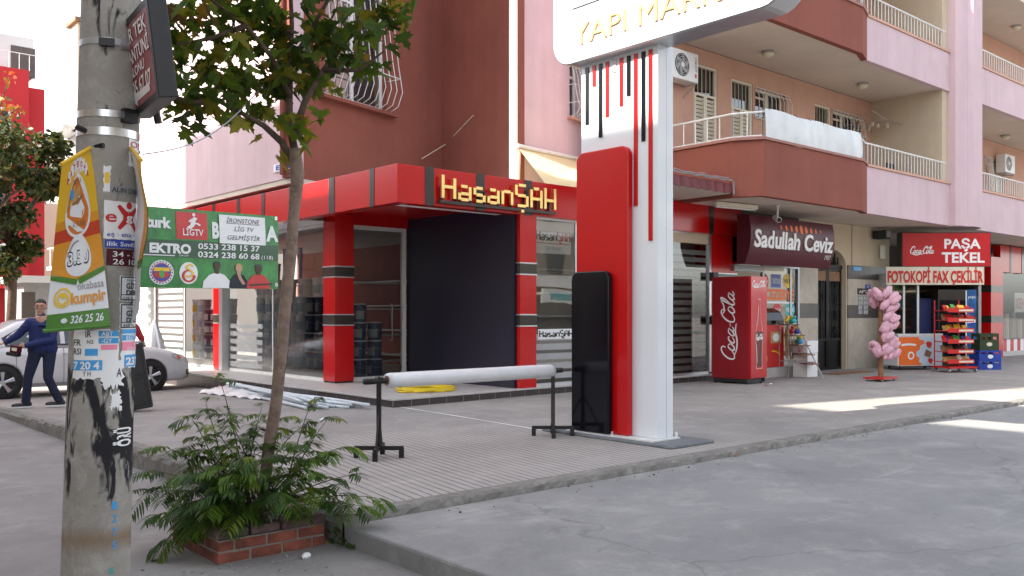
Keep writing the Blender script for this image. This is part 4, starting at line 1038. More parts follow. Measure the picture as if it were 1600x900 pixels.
def band(z, h, mat='steel', a0=-1.45, a1=1.45):
    m = MB(); r = prad(z); m.sheet(FP, a0 * r, a1 * r, z, z + h, 0.004, nx=24); return m.build('metal_band', mat, pole, world=True, smooth=True)
zb1 = pp(150, 180)[1]; zb2 = pp(150, 209)[1]
band(zb1, 0.036); band(zb2, 0.042); band(pp(150, 66)[1], 0.034, 'grey_metal')
m = MB(); q = pp(178, 178); m.box(-0.03, 0.03, -0.03, 0.04, 0.0, 0.05, M=lambda p: FP(q[0] + p.x, q[1] + p.y, p.z)); m.build('clamp', 'dark_iron', pole, world=True)
m = MB(); q = pp(152, 66); m.box(-0.035, 0.03, -0.015, 0.025, 0.004, 0.03, M=lambda p: FP(q[0] + p.x, q[1] + p.y, p.z)); m.build('clamp', 'dark_iron', pole, world=True)
m = MB(); q = pp(121, 203); a = FP(q[0], q[1], 0.0); m.tube([a, a - Rv * 0.05 + Vector((0, 0, 0.02))], 0.015, 6); m.build('hook', 'dark_iron', pole, world=True)
def torn(u0, v0, u1, v1, jag=0.006, n=9, seed=1):
    """outline of a paper with roughly torn edges, in pole coordinates"""
    rn = random.Random(seed); x0, ya = pp(u0, (v0 + v1) / 2)[0], pp(u0, v0)[1]; x1, yb = pp(u1, (v0 + v1) / 2)[0], pp(u1, v1)[1]
    return min(x0, x1), max(x0, x1), min(ya, yb), max(ya, yb)
def poster(name, mat, u0, v0, u1, v1, z=0.0022, jag=0.0, label=None, seed=1):
    x0, x1, y0, y1 = torn(u0, v0, u1, v1)
    rn = random.Random(seed); nx, ny = 14, 10; m = MB(); vs = []; fs = []
    for j in range(ny + 1):
        for i in range(nx + 1):
            x = x0 + (x1 - x0) * i / nx; y = y0 + (y1 - y0) * j / ny
            if i in (0, nx): x += rn.uniform(-jag, jag)
            if j in (0, ny): y += rn.uniform(-jag, jag) * 1.4
            vs.append(FP(x, y, z + rn.uniform(0, 0.0006)))
    fs = [(j * (nx + 1) + i, j * (nx + 1) + i + 1, (j + 1) * (nx + 1) + i + 1, (j + 1) * (nx + 1) + i) for j in range(ny) for i in range(nx)]
    m.add(vs, fs); o = m.build(name, mat, pole, world=True)
    if label: o['label'] = label
    return o
def ptext(par, txt, u0, v0, u1, v1, mat='black_paint', z=0.0045, bold=0.01, rot=False, name='lettering'):
    x0, x1, y0, y1 = torn(u0, v0, u1, v1)
    m = MB()
    if not rot: m.text(FP, txt, x0, y0, y1 - y0, x1 - x0, z, bold=bold)
    else:
        m.text(lambda x, y, zz=0: FP(x1 - y, y0 + x, zz), txt, 0, 0, x1 - x0, y1 - y0, z, bold=bold)
    return m.build(name, mat, par, world=True)
def pbox(par, u0, v0, u1, v1, mat, z=0.0035, name='printed_block'):
    x0, x1, y0, y1 = torn(u0, v0, u1, v1)
    return MB().sheet(FP, x0, x1, y0, y1, z, nx=8).build(name, mat, par, world=True)
a = poster('poster', 'white_paint', 182, 210, 206, 254, jag=0.003, label='small white flyer with red numbers')
ptext(a, 'OD', 184, 213, 206, 223, 'red_paint'); ptext(a, '337', 184, 228, 206, 238, 'red_paint'); ptext(a, '5352', 184, 240, 206, 246, 'red_paint')
a = poster('poster', 'grey_paint', 155, 287, 196, 300, jag=0.003); ptext(a, 'ALIN DERS', 157, 290, 194, 298)
a = poster('poster', 'white_paint', 146, 312, 206, 372, jag=0.002, label='white poster with a red dancing figure logo')
pbox(a, 147, 373, 205, 386, 'blue_paint'); pbox(a, 149, 388, 205, 414, 'maroon_sign')
ptext(a, 'ilik Sınıflarda', 150, 376, 204, 383, 'white_paint'); ptext(a, '34 - 337', 158, 391, 203, 400, 'white_paint'); ptext(a, '26 10 71', 158, 403, 203, 412, 'white_paint')
ptext(a, 'eş · etüt · ders', 150, 361, 203, 368, 'blue_paint')
ptext(a, 'e', 148, 326, 164, 345, 'red_paint', bold=0.015); ptext(a, 'e', 195, 326, 206, 345, 'red_paint', bold=0.015)
m = MB(); c0, c1 = pp(181, 337); hs = 0.0036
m.disc(FP, c0, c1, 0.034, z=hs); m.disc(FP, c0 + 0.003, c1 + 0.064, 0.019, z=hs)
for dx, dy in ((-0.06, 0.06), (0.06, 0.055), (-0.055, -0.062), (0.058, -0.066)): m.ribbon(FP, [(c0, c1), (c0 + dx * .5, c1 + dy * .45), (c0 + dx, c1 + dy)], lambda t: 0.04 - 0.022 * t, hs)
m.build('figure_logo', 'red_paint', a, world=True); ptext(a, 'g', 177, 330, 186, 342, 'white_paint', z=0.006, bold=0.03)
for v in (430, 474):
    a = poster('poster', 'white_paint', 168, v, 205, v + 40, jag=0.002, label='white guitar lesson flyer in a black frame')
    x0, x1, y0, y1 = torn(169, v + 1, 204, v + 39); m = MB()
    for q in ((x0, x1, y1 - .006, y1), (x0, x1, y0, y0 + .006), (x0, x0 + .006, y0, y1)): m.sheet(FP, *q, 0.0042, nx=6)
    m.sheet(FP, x0, x1, y0 + .028, y0 + .032, 0.0042, nx=6)
    m.build('printed_frame', 'black_paint', a, world=True)
    ptext(a, 'SOLO MÜZİK', 178, v + 5, 202, v + 8); ptext(a, 'GİTAR', 177, v + 11, 203, v + 20, bold=0.03); ptext(a, 'DERSİ', 177, v + 22, 203, v + 30, bold=0.03); ptext(a, '325 92 30', 172, v + 33, 192, v + 37)
a = poster('poster', 'white_paint', 103, 516, 166, 592, jag=0.006, label='torn white poster with blue strips', seed=3)
pbox(a, 138, 517, 166, 526, 'sky_blue_paint'); pbox(a, 138, 528, 166, 537, 'sky_blue_paint'); pbox(a, 119, 545, 137, 556, 'sky_blue_paint'); pbox(a, 141, 539, 164, 547, 'pink_paint'); pbox(a, 103, 563, 143, 579, 'sky_blue_paint')
ptext(a, 'ABT', 142, 518, 158, 525, 'white_paint', z=0.005); ptext(a, '-GY', 142, 529, 157, 536, 'white_paint', z=0.005); ptext(a, '7 20 4', 104, 565, 139, 577, 'white_paint', z=0.005, bold=0.03)
ptext(a, 'IR', 120, 517, 128, 527); ptext(a, 'N2', 122, 531, 131, 537); ptext(a, 'FR', 104, 530, 114, 540); ptext(a, 'RSI', 104, 544, 114, 554)
ptext(a, 'Y H', 116, 580, 127, 588)
a = poster('poster', 'white_paint', 170, 505, 205, 576, jag=0.006, label='torn poster with pink and blue blocks', seed=5)
pbox(a, 171, 515, 205, 522, 'sky_blue_paint'); pbox(a, 171, 524, 205, 533, 'sky_blue_paint'); pbox(a, 171, 535, 204, 549, 'pink_paint'); pbox(a, 174, 556, 205, 575, 'sky_blue_paint')
ptext(a, 'EĞİTİM', 177, 525, 203, 532, 'white_paint', z=0.005); ptext(a, '30-31', 188, 536, 203, 541, 'white_paint', z=0.005); ptext(a, 'GÖNÜLLÜ', 178, 543, 203, 548, 'white_paint', z=0.005); ptext(a, '237', 176, 560, 203, 572, 'white_paint', z=0.005, bold=0.04)
a = poster('poster', 'white_paint', 142, 568, 172, 606, jag=0.016, label='scrap of white paper with torn edges', seed=8)
ptext(a, 'A', 163, 576, 170, 590)
a = poster('poster', 'white_paint', 155, 615, 168, 640, jag=0.014, label='thin torn paper scrap', seed=12, z=0.001)
ptext(pole, 'ÖRÜ', 163, 672, 183, 702, 'white_paint', z=0.003, rot=True, bold=0.04, name='painted_word')
for k, ch in enumerate('1275'): ptext(pole, ch, 156, 787 + 21 * k, 163, 800 + 21 * k, 'sky_blue_paint', z=0.003, name='painted_number')
ptext(pole, 'B', 152, 892, 158, 902, 'teal_paint', z=0.003, name='painted_number')
a = poster('poster', 'white_paint', 146, 258, 155, 298, jag=0.004, label='faded yellow and white sticker'); pbox(a, 147, 268, 154, 285, 'yellow_paint')

# ------------------------------------------------------------------ black framed light box sign on the pole
TL, BL, BR, TR = atd(186, 45, 4.88), atd(209, 186, 4.88), atd(249, 152, 4.33), atd(230, -6, 4.33)
sgw = (BR - BL).length; sgh = (TL - BL).length
FSg = bilin(BL, BR, TR, TL, sgw, sgh)
sg = thing('pole_sign_box', 'tilted black framed red light box sign clamped high on the concrete pole', 'sign', BL)
MB().box(0, sgw, 0, sgh, -0.09, 0.0, M=lambda p: FSg(p.x, p.y, p.z)).build('case', 'black_paint', sg, world=True, bevel=0.006)
rect_frame(MB(), FSg, 0.0, sgw, 0.0, sgh, 0.035, 0.001, 0.004).build('rim', 'dark_iron', sg, world=True)
pm('sign_red', (0.33, 0.012, 0.03), 0.25, var=0.05, coat=0.4)
MB().sheet(FSg, 0.036, sgw - 0.036, 0.036, sgh - 0.036, 0.003).build('face_panel', 'sign_red', sg, world=True)
m = MB(); w_ = sgw - 0.1
for i, (tx, hh) in enumerate((('BİR TEK', .075), ('TANTUNİ', .075), ('SALONU', .05), ('325 67 07', .08))):
    m.text(FSg, tx, 0.06, sgh - 0.13 - (0, .105, .175, .275)[i], hh, w_ * (.95, .95, .7, .9)[i], 0.005, bold=0.02)
m.art(FSg, [(0.06, 0.085), (0.18, 0.13), (0.18, 0.105), (w_ * .9, 0.105), (w_ * .9, 0.065), (0.18, 0.065), (0.18, 0.04)], 0.005)
m.build('lettering', 'white_paint', sg, world=True)
m = MB(); c = pp(186, 68); a = FP(c[0], c[1], 0.0); m.tube([a, FSg(0.02, sgh * 0.85, -0.05)], 0.014, 6); m.tube([FP(pp(170, 66)[0], c[1], 0.01), a], 0.014, 6)
c2 = pp(185, 178); m.tube([FP(c2[0], c2[1], 0.0), FSg(0.03, 0.06, -0.06)], 0.012, 6)
m.build('bracket', 'grey_metal', sg, world=True)
MB().tube([FSg(0.04, sgh * 0.75, -0.1), FSg(0.02, -0.03, -0.12)], 0.02, 6).build('back_post', 'dark_iron', sg, world=True)

# ------------------------------------------------------------------ yellow and white potato shop banner
TL, TR, BR, BL = atd(97, 256, 4.42), atd(143, 230, 4.66), atd(173, 508, 4.60), atd(71, 517, 4.50)
bw, bh = 0.36, 0.93
FK0 = bilin(BL, BR, TR, TL, bw, bh, 0.006)
FK = lambda x, y, z=0.0: FK0(x, y, z * 2.2)
bn = thing('food_banner', 'yellow and white food banner with a burger picture hanging left of the pole posters', 'banner', BL)
def band_sheet(F, mat, name, y0, y1, z, par, x0=0.0, x1=None, top=None):
    m = MB(); m.sheet(F, x0, x1 if x1 else bw, y0, y1, z, nx=8, ny=max(2, int((y1 - y0) / 0.04))); return m.build(name, mat, par, world=True, smooth=True)
pm('banner_yellow', (0.78, 0.47, 0.02), 0.45, var=0.06); pm('banner_orange', (0.72, 0.30, 0.02), 0.45, var=0.06); pm('banner_red', (0.55, 0.05, 0.015), 0.45, var=0.06)
pm('banner_green', (0.07, 0.22, 0.02), 0.45, var=0.06); pm('banner_white', (0.78, 0.80, 0.82), 0.45, var=0.04)
band_sheet(FK, 'banner_white', 'cloth', 0, bh, 0.0, bn)
band_sheet(FK, 'banner_green', 'green_stripe', 0.0, 0.09, 0.0015, bn)
band_sheet(FK, 'banner_orange', 'orange_field', 0.31, 0.50, 0.0015, bn); band_sheet(FK, 'banner_red', 'red_field', 0.48, 0.55, 0.0018, bn); band_sheet(FK, 'banner_orange', 'orange_field', 0.55, 0.62, 0.0015, bn); band_sheet(FK, 'banner_yellow', 'yellow_field', 0.60, bh, 0.0017, bn)
m = MB(); m.art(FK, [(0, .31), (0, .285), (.17, .235), (.18, .27)], .0021); m.art(FK, [(.18, .27), (.19, .235), (bw, .285), (bw, .31)], .0021); m.build('green_chevron', 'banner_green', bn, world=True)
m = MB(); m.art(FK, [(0.02, .31), (.18, .262), (bw - .02, .31), (bw - .02, .33), (.02, .33)], .0020); m.build('orange_point', 'banner_orange', bn, world=True)
def egg(cx, cy, w, h): return [(cx + w * math.cos(a) * (1 - 0.28 * math.sin(a)), cy + h * math.sin(a)) for a in [2 * math.pi * k / 28 for k in range(28)]]
MB().art(FK, egg(.185, .66, .105, .17), .0030).build('outline', 'banner_white', bn, world=True)
pm('ayran_orange', (0.66, 0.19, 0.03), 0.45, var=0.1)
MB().art(FK, egg(.185, .66, .090, .155), .0036).build('picture_field', 'ayran_orange', bn, world=True)
MB().art(FK, egg(.18, .655, .062, .075), .0042).build('plate_picture', 'banner_white', bn, world=True)
pm('sandwich_tan', (0.55, 0.33, 0.12), 0.5, var=0.2, scale=30)
MB().art(FK, [(.13, .672), (.15, .728), (.20, .762), (.237, .735), (.23, .69), (.19, .665)], .0049).build('sandwich_picture', 'sandwich_tan', bn, world=True)
MB().art(FK, [(.135, .668), (.145, .682), (.20, .70), (.232, .712), (.235, .698), (.19, .672)], .0053).build('filling_picture', 'timber', bn, world=True)
MB().art(FK, [(.12, .70), (.12, .75), (.145, .76), (.155, .71)], .0055).build('cup_picture', 'sky_blue_paint', bn, world=True)
m = MB()
for k in range(7):
    a = RAD(40 + 17 * k); x, y = .19 + .115 * math.cos(a), .745 + .14 * math.sin(a)
    m.art(FK, [(x - .018, y - .03), (x + .018, y - .03), (x + .014, y + .03), (x - .014, y + .03)], .0026)
for k in range(5): m.art(FK, [(.16 + .016 * k, .83), (.172 + .016 * k, .83), (.168 + .018 * k, .895 - .012 * abs(k - 2))], .0028)
m.build('burst', 'banner_white', bn, world=True)
m = MB()
for k, ch in enumerate('PATSO+A'):
    a = RAD(150 - 20 * k); x, y = .19 + .115 * math.cos(a), .745 + .14 * math.sin(a); m.text(FK, ch, x, y - .02, .032, .022, .0034, bold=.04, align='C')
m.build('red_lettering', 'red_paint', bn, world=True)
m = MB(); m.text(FK, 'AYRAN', .19, .545, .034, .10, .0052, align='C'); m.text(FK, 'SOYA', .185, .775, .03, .08, .0052, align='C'); m.build('brown_lettering', 'timber', bn, world=True)
MB().art(FK, egg(.185, .395, .088, .115), .0030).build('price_shield', 'banner_white', bn, world=True)
MB().disc(FK, .185, .40, .07, .075, .0035, inner=.85).build('price_ring', 'grey_paint', bn, world=True)
MB().text(FK, '3.50', .185, .345, .075, .155, .0040, bold=.06, align='C').build('price_outline', 'black_paint', bn, world=True)
MB().text(FK, '3.50', .185, .349, .068, .145, .0046, bold=.015, align='C').build('price', 'banner_white', bn, world=True)
MB().text(FK, 'tıkabasa', .26, .205, .042, .17, .0030, align='C').build('grey_lettering', 'grey_paint', bn, world=True)
MB().text(FK, 'kumpir', .245, .135, .062, .215, .0030, bold=.03, align='C').build('orange_lettering', 'banner_orange', bn, world=True)
m = MB(); m.disc(FK, .085, .175, .055, .055, .0028, inner=.8); m.disc(FK, .085, .170, .035, .035, .0030, inner=.7); m.disc(FK, .09, .185, .018, .014, .0032); m.build('emblem', 'yellow_paint', bn, world=True)
m = MB(); m.text(FK, '326 25 26', .23, .03, .042, .19, .0030, bold=.02, align='C', shear=.2); m.disc(FK, .10, .048, .018, .014, .003); m.build('phone_number', 'banner_white', bn, world=True)
m = MB(); m.tube([FK(-0.01, bh, 0), FK(bw + 0.01, bh, 0)], 0.010, 8); m.build('top_rod', 'banner_yellow', bn, world=True)
m = MB(); m.tube([FK(-0.012, 0, 0), FK(bw, 0, 0)], 0.010, 8); m.build('bottom_rod', 'banner_green', bn, world=True)
m = MB(); c = pp(146, 226); m.tube([FK(bw, bh, 0), FP(c[0], c[1], 0.01)], 0.012, 6); m.build('hanger', 'dark_iron', bn, world=True)
# second banner of the pair, seen nearly edge on
TL, TR, BR, BL = atd(205, 229, 4.80), atd(222, 250, 4.40), atd(213, 488, 4.44), atd(202, 512, 4.78)
FK2 = bilin(BL, BR, TR, TL, bw, bh, -0.03)
b2 = thing('food_banner', 'matching food banner seen edge on at the right side of the pole', 'banner', BL)
band_sheet(FK2, 'banner_white', 'cloth', 0, bh, 0.0, b2)
band_sheet(FK2, 'banner_yellow', 'yellow_field', 0.6, bh, 0.002, b2, x0=.25); band_sheet(FK2, 'banner_orange', 'orange_field', 0.33, 0.6, 0.002, b2, x0=.25); band_sheet(FK2, 'banner_green', 'green_stripe', 0.28, 0.33, 0.002, b2, x0=.2)
band_sheet(FK2, 'banner_yellow', 'yellow_edge', 0.3, bh, -0.002, b2, x0=.31)
MB().tube([FK2(-0.01, bh, 0), FK2(bw + 0.01, bh, 0)], 0.010, 8).build('top_rod', 'banner_yellow', b2, world=True)
MB().tube([FK2(0, bh, 0), FP(pp(203, 226)[0], pp(203, 226)[1], 0.0)], 0.012, 6).build('hanger', 'dark_iron', b2, world=True)

# ------------------------------------------------------------------ green television banner between pole and tree
p0, p1 = atd(196, 0, 5.0), atd(434, 0, 6.15)
gd = Vector((p1.x - p0.x, p1.y - p0.y, 0)); gwid = gd.length; gdn = gd.normalized()
def gb(u, v):
    p = online(u, v, p0, gdn); return (Vector((p.x, p.y)) - Vector((p0.x, p0.y))).length, p.z
yT, yB = gb(330, 330)[1], gb(330, 451)[1]
TLz, BLz = gb(200, 320)[1], gb(200, 449)[1]; TRz, BRz = gb(433, 338)[1], gb(433, 452)[1]
P3 = lambda p, z: Vector((p.x, p.y, z))
GH = 1.0
FGB = bilin(P3(p0, BLz), P3(p1, BRz), P3(p1, TRz), P3(p0, TLz), gwid, GH, 0.005)
tb = thing('tv_banner', 'green satellite television banner with football crests strung between pole and maple', 'banner', P3(p0, BLz))
pm('banner_grass', (0.025, 0.25, 0.035), 0.4, var=0.25, scale=14); pm('banner_dark_green', (0.02, 0.085, 0.03), 0.4, var=0.1)
def gx_(u): return gb(u, 400)[0]
def gy_(v, u=330):
    t0, t1 = 320 + (u - 200) / 233 * 18, 449 + (u - 200) / 233 * 3
    return 1 - (v - t0) / (t1 - t0)
gsh = lambda mb, u0, u1, y0, y1, z: mb.sheet(FGB, gx_(u0), gx_(u1), y0, y1, z, nx=6, ny=4)
m = MB(); m.sheet(FGB, 0, gwid, 0, 1, 0, nx=16, ny=10); m.build('cloth', 'banner_grass', tb, world=True, smooth=True)
gsh(MB(), 196, 433, .385, .60, .002).build('dark_stripe', 'banner_dark_green', tb, world=True)
gsh(MB(), 274, 323, .62, .965, .002).build('red_panel', 'red_paint', tb, world=True)
m = MB()
def gt(m, tx, u0, u1, y, h, z=.004, **k): m.text(FGB, tx, gx_(u0), y, h, gx_(u1) - gx_(u0), z, **k)
for a in (('turk', 226, 266, .75, .13, .05), ('LİGTV', 284, 316, .67, .085, .015), ('B', 330, 341, .66, .20, .05), ('A', 414, 433, .66, .20, .05), ('EKTRO', 232, 297, .44, .115, .05), ('GRUP', 278, 293, .40, .02, 0), ('0533 238 15 37', 308, 404, .505, .075, .02), ('0324 238 60 68', 308, 404, .40, .075, .02), ('(118)', 407, 425, .405, .05, 0)):
    q = MB(); gt(q, *a[:5], bold=a[5]); q.build('white_lettering', 'white_paint', tb, world=True)
q = MB(); q.ribbon(FGB, [(gx_(222), .405), (gx_(272), .405)], .012, .004, 0); q.build('white_rule', 'white_paint', tb, world=True)
r_ = lambda u, y: (gx_(u), y)
m.ribbon(FGB, [r_(293, .76), r_(299, .80), r_(301, .86), r_(305, .90)], .035, .004); m.ribbon(FGB, [r_(301, .83), r_(308, .82), r_(311, .80)], .02, .004); m.ribbon(FGB, [r_(299, .88), r_(294, .84)], .015, .004); m.disc(FGB, gx_(302), .935, .012, .022, .004)
m.build('runner_logo', 'white_paint', tb, world=True)
gsh(MB(), 341, 413, .59, .965, .006).build('paper_notice', 'white_paint', tb, world=True)
m = MB(); gt(m, 'İRONSTONE', 352, 404, .87, .06, .008, shear=.25); gt(m, 'LİG TV', 364, 395, .76, .06, .008, shear=.25); gt(m, 'GELMİŞTİR', 353, 403, .645, .06, .008, shear=.25); m.ribbon(FGB, [(gx_(352), .858), (gx_(404), .858)], .006, .008, 0)
m.build('notice_lettering', 'black_paint', tb, world=True)
cx, cy, rx, ry = gx_(251), .19, (gx_(271) - gx_(232)) / 2, .155
cr = MB().disc(FGB, cx, cy, rx, ry, .003, 28).build('round_crest', 'white_paint', tb, world=True)
MB().disc(FGB, cx, cy, rx * .72, ry * .72, .0042, 24).build('crest_blue', 'blue_paint', cr, world=True)
m = MB(); m.art(FGB, [(cx - rx * .66, cy + ry * .1), (cx + rx * .66, cy + ry * .1), (cx + rx * .6, cy + ry * .4), (cx - rx * .6, cy + ry * .4)], .0050); m.build('crest_yellow', 'yellow_paint', cr, world=True)
m = MB(); m.disc(FGB, cx, cy - ry * .18, rx * .6, ry * .28, .0048); m.disc(FGB, cx, cy, rx * .76, ry * .76, .0046, 24, inner=.92); m.build('crest_red', 'red_paint', cr, world=True)
MB().disc(FGB, cx, cy - ry * .12, rx * .22, ry * .3, .0056).build('crest_leaf', 'green_paint', cr, world=True)
m = MB()
for k in range(22):
    a = 2 * math.pi * k / 22; m.disc(FGB, cx + rx * .86 * math.cos(a), cy + ry * .86 * math.sin(a), .006, .012, .0045, 5)
m.build('crest_dots', 'blue_paint', cr, world=True)
cx, rx, ry = gx_(293.5), (gx_(308) - gx_(279)) / 2, .14
cr = MB().disc(FGB, cx, .19, rx, ry, .003, 28).build('oval_crest', 'white_paint', tb, world=True)
m = MB(); A_ = [RAD(60 + 30 * k) for k in range(10)]
m.ribbon(FGB, [(cx + rx * .6 * math.cos(a), .155 + ry * .5 * math.sin(a)) for a in A_] + [(cx + rx * .6, .155), (cx + rx * .1, .155)], .022, .0042); m.build('crest_red', 'red_paint', cr, world=True)
m = MB(); m.ribbon(FGB, [(cx + rx * .5, .275), (cx + rx * .1, .30), (cx - rx * .25, .26), (cx + rx * .2, .225), (cx + rx * .45, .18), (cx, .14), (cx - rx * .3, .16)], .018, .0046); m.build('crest_gold', 'yellow_paint', cr, world=True)
# three footballers in white, black and red shirts (plain figures)
pm('skin_dark', (0.075, 0.035, 0.02), 0.6, var=0.1); pm('skin_light', (0.52, 0.30, 0.20), 0.55, var=0.08); pm('cloth_black', (0.03, 0.03, 0.045), 0.8, var=0.1)
for u, shirt, skin, hair, hy, w in ((338, 'white_paint', 'skin_dark', 'black_paint', .29, 22), (372, 'cloth_black', 'skin_light', 'sandwich_tan', .27, 15), (403, 'red_paint', 'skin_dark', 'black_paint', .27, 18)):
    x = gx_(u); k = (gx_(u + 10) - x) / 10
    f = MB().art(FGB, [(x - w * k, .005), (x - w * .95 * k, .09), (x - w * .55 * k, .175), (x - w * .2 * k, .20), (x + w * .2 * k, .20), (x + w * .55 * k, .175), (x + w * .95 * k, .09), (x + w * k, .005)], .0035).build('footballer', shirt, tb, world=True)
    m = MB(); m.disc(FGB, x, hy, 5.2 * k, .055, .0045, 16); m.art(FGB, [(x - 3 * k, .19), (x + 3 * k, .19), (x + 2.6 * k, hy - .03), (x - 2.6 * k, hy - .03)], .0040)
    if u == 372: m.ribbon(FGB, [(x + 8 * k, .06), (x + 2 * k, .14), (x, .2)], 5 * k, .0046)
    if u == 403: m.ribbon(FGB, [(x - w * .8 * k, .05), (x, .06), (x + w * 1.2 * k, .07)], 4 * k, .0046)
    m.build('skin', skin, f, world=True)
    MB().art(FGB, [(x + 5.2 * k * math.cos(a), hy + .02 + .045 * math.sin(a)) for a in [math.pi * q / 10 for q in range(11)]], .0050).build('hair', hair, f, world=True)
m = MB()
for x, y in ((gwid - .02, .97), (gwid - .02, .06)): m.disc(FGB, x, y, .012, .024, .003, 14, inner=.55)
m.build('grommet', 'steel', tb, world=True)
# ================================================================== FILM ROLL ON TWO STANDS
SL, SR = Vector((4.76, 7.40, 0.2)), Vector((7.12, 7.42, 0.2))
def stand(loc, rz, label):
    t = thing('roll_stand', label, 'stand', loc, rz, 'black steel stands under the film roll')
    MB().box(-.022, .022, -.022, .022, .075, .78).build('post', 'dark_iron', t, bevel=.003)
    m = MB(); m.box(-.24, .24, -.02, .02, .075, .115); m.build('foot_bar', 'dark_iron', t, bevel=.003)
    m = MB(); m.box(-.021, .021, -.24, -.022, .076, .114); m.build('foot_bar', 'dark_iron', t, bevel=.003)
    m = MB(); m.box(-.021, .021, .022, .24, .076, .114); m.build('foot_bar', 'dark_iron', t, bevel=.003)
    for x, y in ((-.22, 0), (.22, 0), (0, -.22), (0, .22)): MB().box(x - .024, x + .024, y - .024, y + .024, 0, .09).build('foot', 'dark_iron', t, bevel=.003)
    for s in (-1, 1): MB().tube([(s * .17, 0, .11), (s * .015, 0, .42)], .011, 6).build('brace', 'dark_iron', t)
    m = MB(); m.tube([(-.0, -.034, .78), (0, -.032, .74), (0, 0, .79), (0, .032, .74), (0, .034, .78)], .008, 6); m.build('cradle', 'dark_iron', t)
    return t
st1 = stand(SL, RAD(48), 'near left black steel stand holding the open end of the film roll')
st2 = stand(SR, RAD(48), 'far right black steel stand holding the film roll close to the pylon')
rl = thing('film_roll', 'long roll of milky white plastic film on a black pipe between two stands', 'roll', (4.6, 7.4, 0.98))
zc = 0.2 + .702 + .044
d_ = Vector((2.36, 0.02, 0.0))
ax = lambda t, r=0: Vector((SL.x, SL.y, zc)) + d_ * t
MB().tube([ax(-.07), ax(1.06)], .030, 14).build('pipe', 'dark_iron', rl, world=True, smooth=True)
m = MB(); n = 46; P = [ax(.04 + .955 * i / n) for i in range(n + 1)]
rn = random.Random(4); R_ = [.075 + rn.uniform(-.0008, .0008) for _ in P]; R_[0] = R_[-1] = .068
m.tube(P, R_, 28, caps=True)
pm('film_white', (0.78, 0.80, 0.82), 0.28, var=0.04, scale=7, bump=0.12, bscale=12, coat=0.5, transl=0.15)
m.build('film', 'film_white', rl, world=True, smooth=True)
m = MB(); m.tube([ax(.036), ax(.0405)], .045, 20); m.build('core', 'timber', rl, world=True)
# yellow hose coil on the porch
yh = MB(); rn = random.Random(3); pts = []
for i in range(420):
    a = i * .21; r = .30 + .10 * math.sin(i * .071) + .05 * rn.random()
    pts.append((8.62 + r * 1.2 * math.cos(a), 12.0 + r * .95 * math.sin(a), PT + .015 + .045 * (.5 + .5 * math.sin(i * .173)) ))
yh.tube(pts, .014, 6)
pm('hose_yellow', (0.72, 0.52, 0.01), 0.4, var=0.08)
tag(yh.build('hose_coil', 'hose_yellow', smooth=True), 'coil of bright yellow hose lying on the shop porch floor', 'hose')
# white pipes bundled on the pavement beside the plinth
pm('pipe_white', (0.60, 0.66, 0.70), 0.4, var=0.1, scale=5)
pbn = thing('pipe_bundle', 'bundle of pale plastic pipes lying along the tiled plinth', 'pipes', (7.1, 14, 0.17))
rn = random.Random(9)
for k in range(20):
    u = k / 19; x0 = 7.25 - .10 * rn.random(); ex = 6.35 + .80 * u + rn.uniform(-.08, .08); ey = 11.25 + .9 * abs(u - .7) + rn.uniform(-.15, .5); m = MB(); pts = []
    off = rn.uniform(-.06, .06); lz = rn.choice((0.03, .03, .08, .13, .17))
    for i in range(13):
        t = i / 12; y = 16.4 + (ey - 16.4) * t; sp_ = t ** 2.2
        x = (x0 + off) * (1 - sp_) + ex * sp_ - .22 * math.sin(math.pi * t) + .03 * math.sin(7 * t + k)
        pts.append((min(x, 7.40), y, zs(x, y) + lz * (1 - sp_ * .45) + .012 * abs(math.sin(5 * t + k))))
    m.tube(pts, .027, 7); m.build('pipe', 'pipe_white', pbn, world=True, smooth=True)
m = MB(); vs = []; nx, ny = 16, 10
for j in range(ny + 1):
    for i in range(nx + 1):
        y = 14.1 + 2.6 * i / nx; a = j / ny; x = 6.72 + .66 * a
        vs.append((x, y, zs(x, y) + .02 + .13 * math.sin(math.pi * a) ** .7 * (.75 + .25 * math.sin(i * 1.1)) + .02 * math.sin(i * 2.3 + j * 1.7)))
m.add(vs, [(j * (nx + 1) + i, j * (nx + 1) + i + 1, (j + 1) * (nx + 1) + i + 1, (j + 1) * (nx + 1) + i) for j in range(ny) for i in range(nx)])
m.build('plastic_wrap', 'film_white', pbn, world=True, smooth=True)

# ================================================================== PAINT PAILS BEHIND THE SIDE GLASS
pm('pail_mark', (0.40, 0.52, 0.62), 0.5, var=0.1)
def pail(label, body, h=.36, r=.155, lid='white_plastic', mark=None):
    t = thing('paint_pail', label, 'pail', (0, 0, 0), 0, 'paint pails behind the side windows')
    MB().lathe([(r * .86, 0), (r * .9, .01), (r * .98, h * .86), (r * 1.03, h * .87), (r * 1.03, h * .93), (r, h * .94)], 18).build('body', body, t, smooth=False)
    MB().lathe([(r * 1.05, h * .94), (r * 1.05, h * .985), (r * .92, h), (0.001, h)], 18, capt=False).build('lid', lid, t)
    MB().tube([(-r * 1.02 * math.cos(a), 0 - r * .99 * math.sin(a), h * .8 - h * .3 * math.sin(a)) for a in [math.pi * k / 10 for k in range(11)]], .004, 5).build('handle', 'grey_metal', t)
    m = MB(); n = 8
    for i in range(n): pass
    Fp = lambda x, y, z=0: Vector(((r * .945 + z) * -math.cos(x / r), (r * .945 + z) * math.sin(x / r) * -1, y))
    m.sheet(Fp, -.10, .10, h * .16, h * .62, .006, nx=8); m.build('paper_label', mark or 'pail_mark', t)
    return t
pm('pail_navy', (0.035, 0.055, 0.12), 0.35, var=0.1, scale=4); pm('pail_white', (0.82, 0.84, 0.85), 0.4, var=0.06, scale=4)
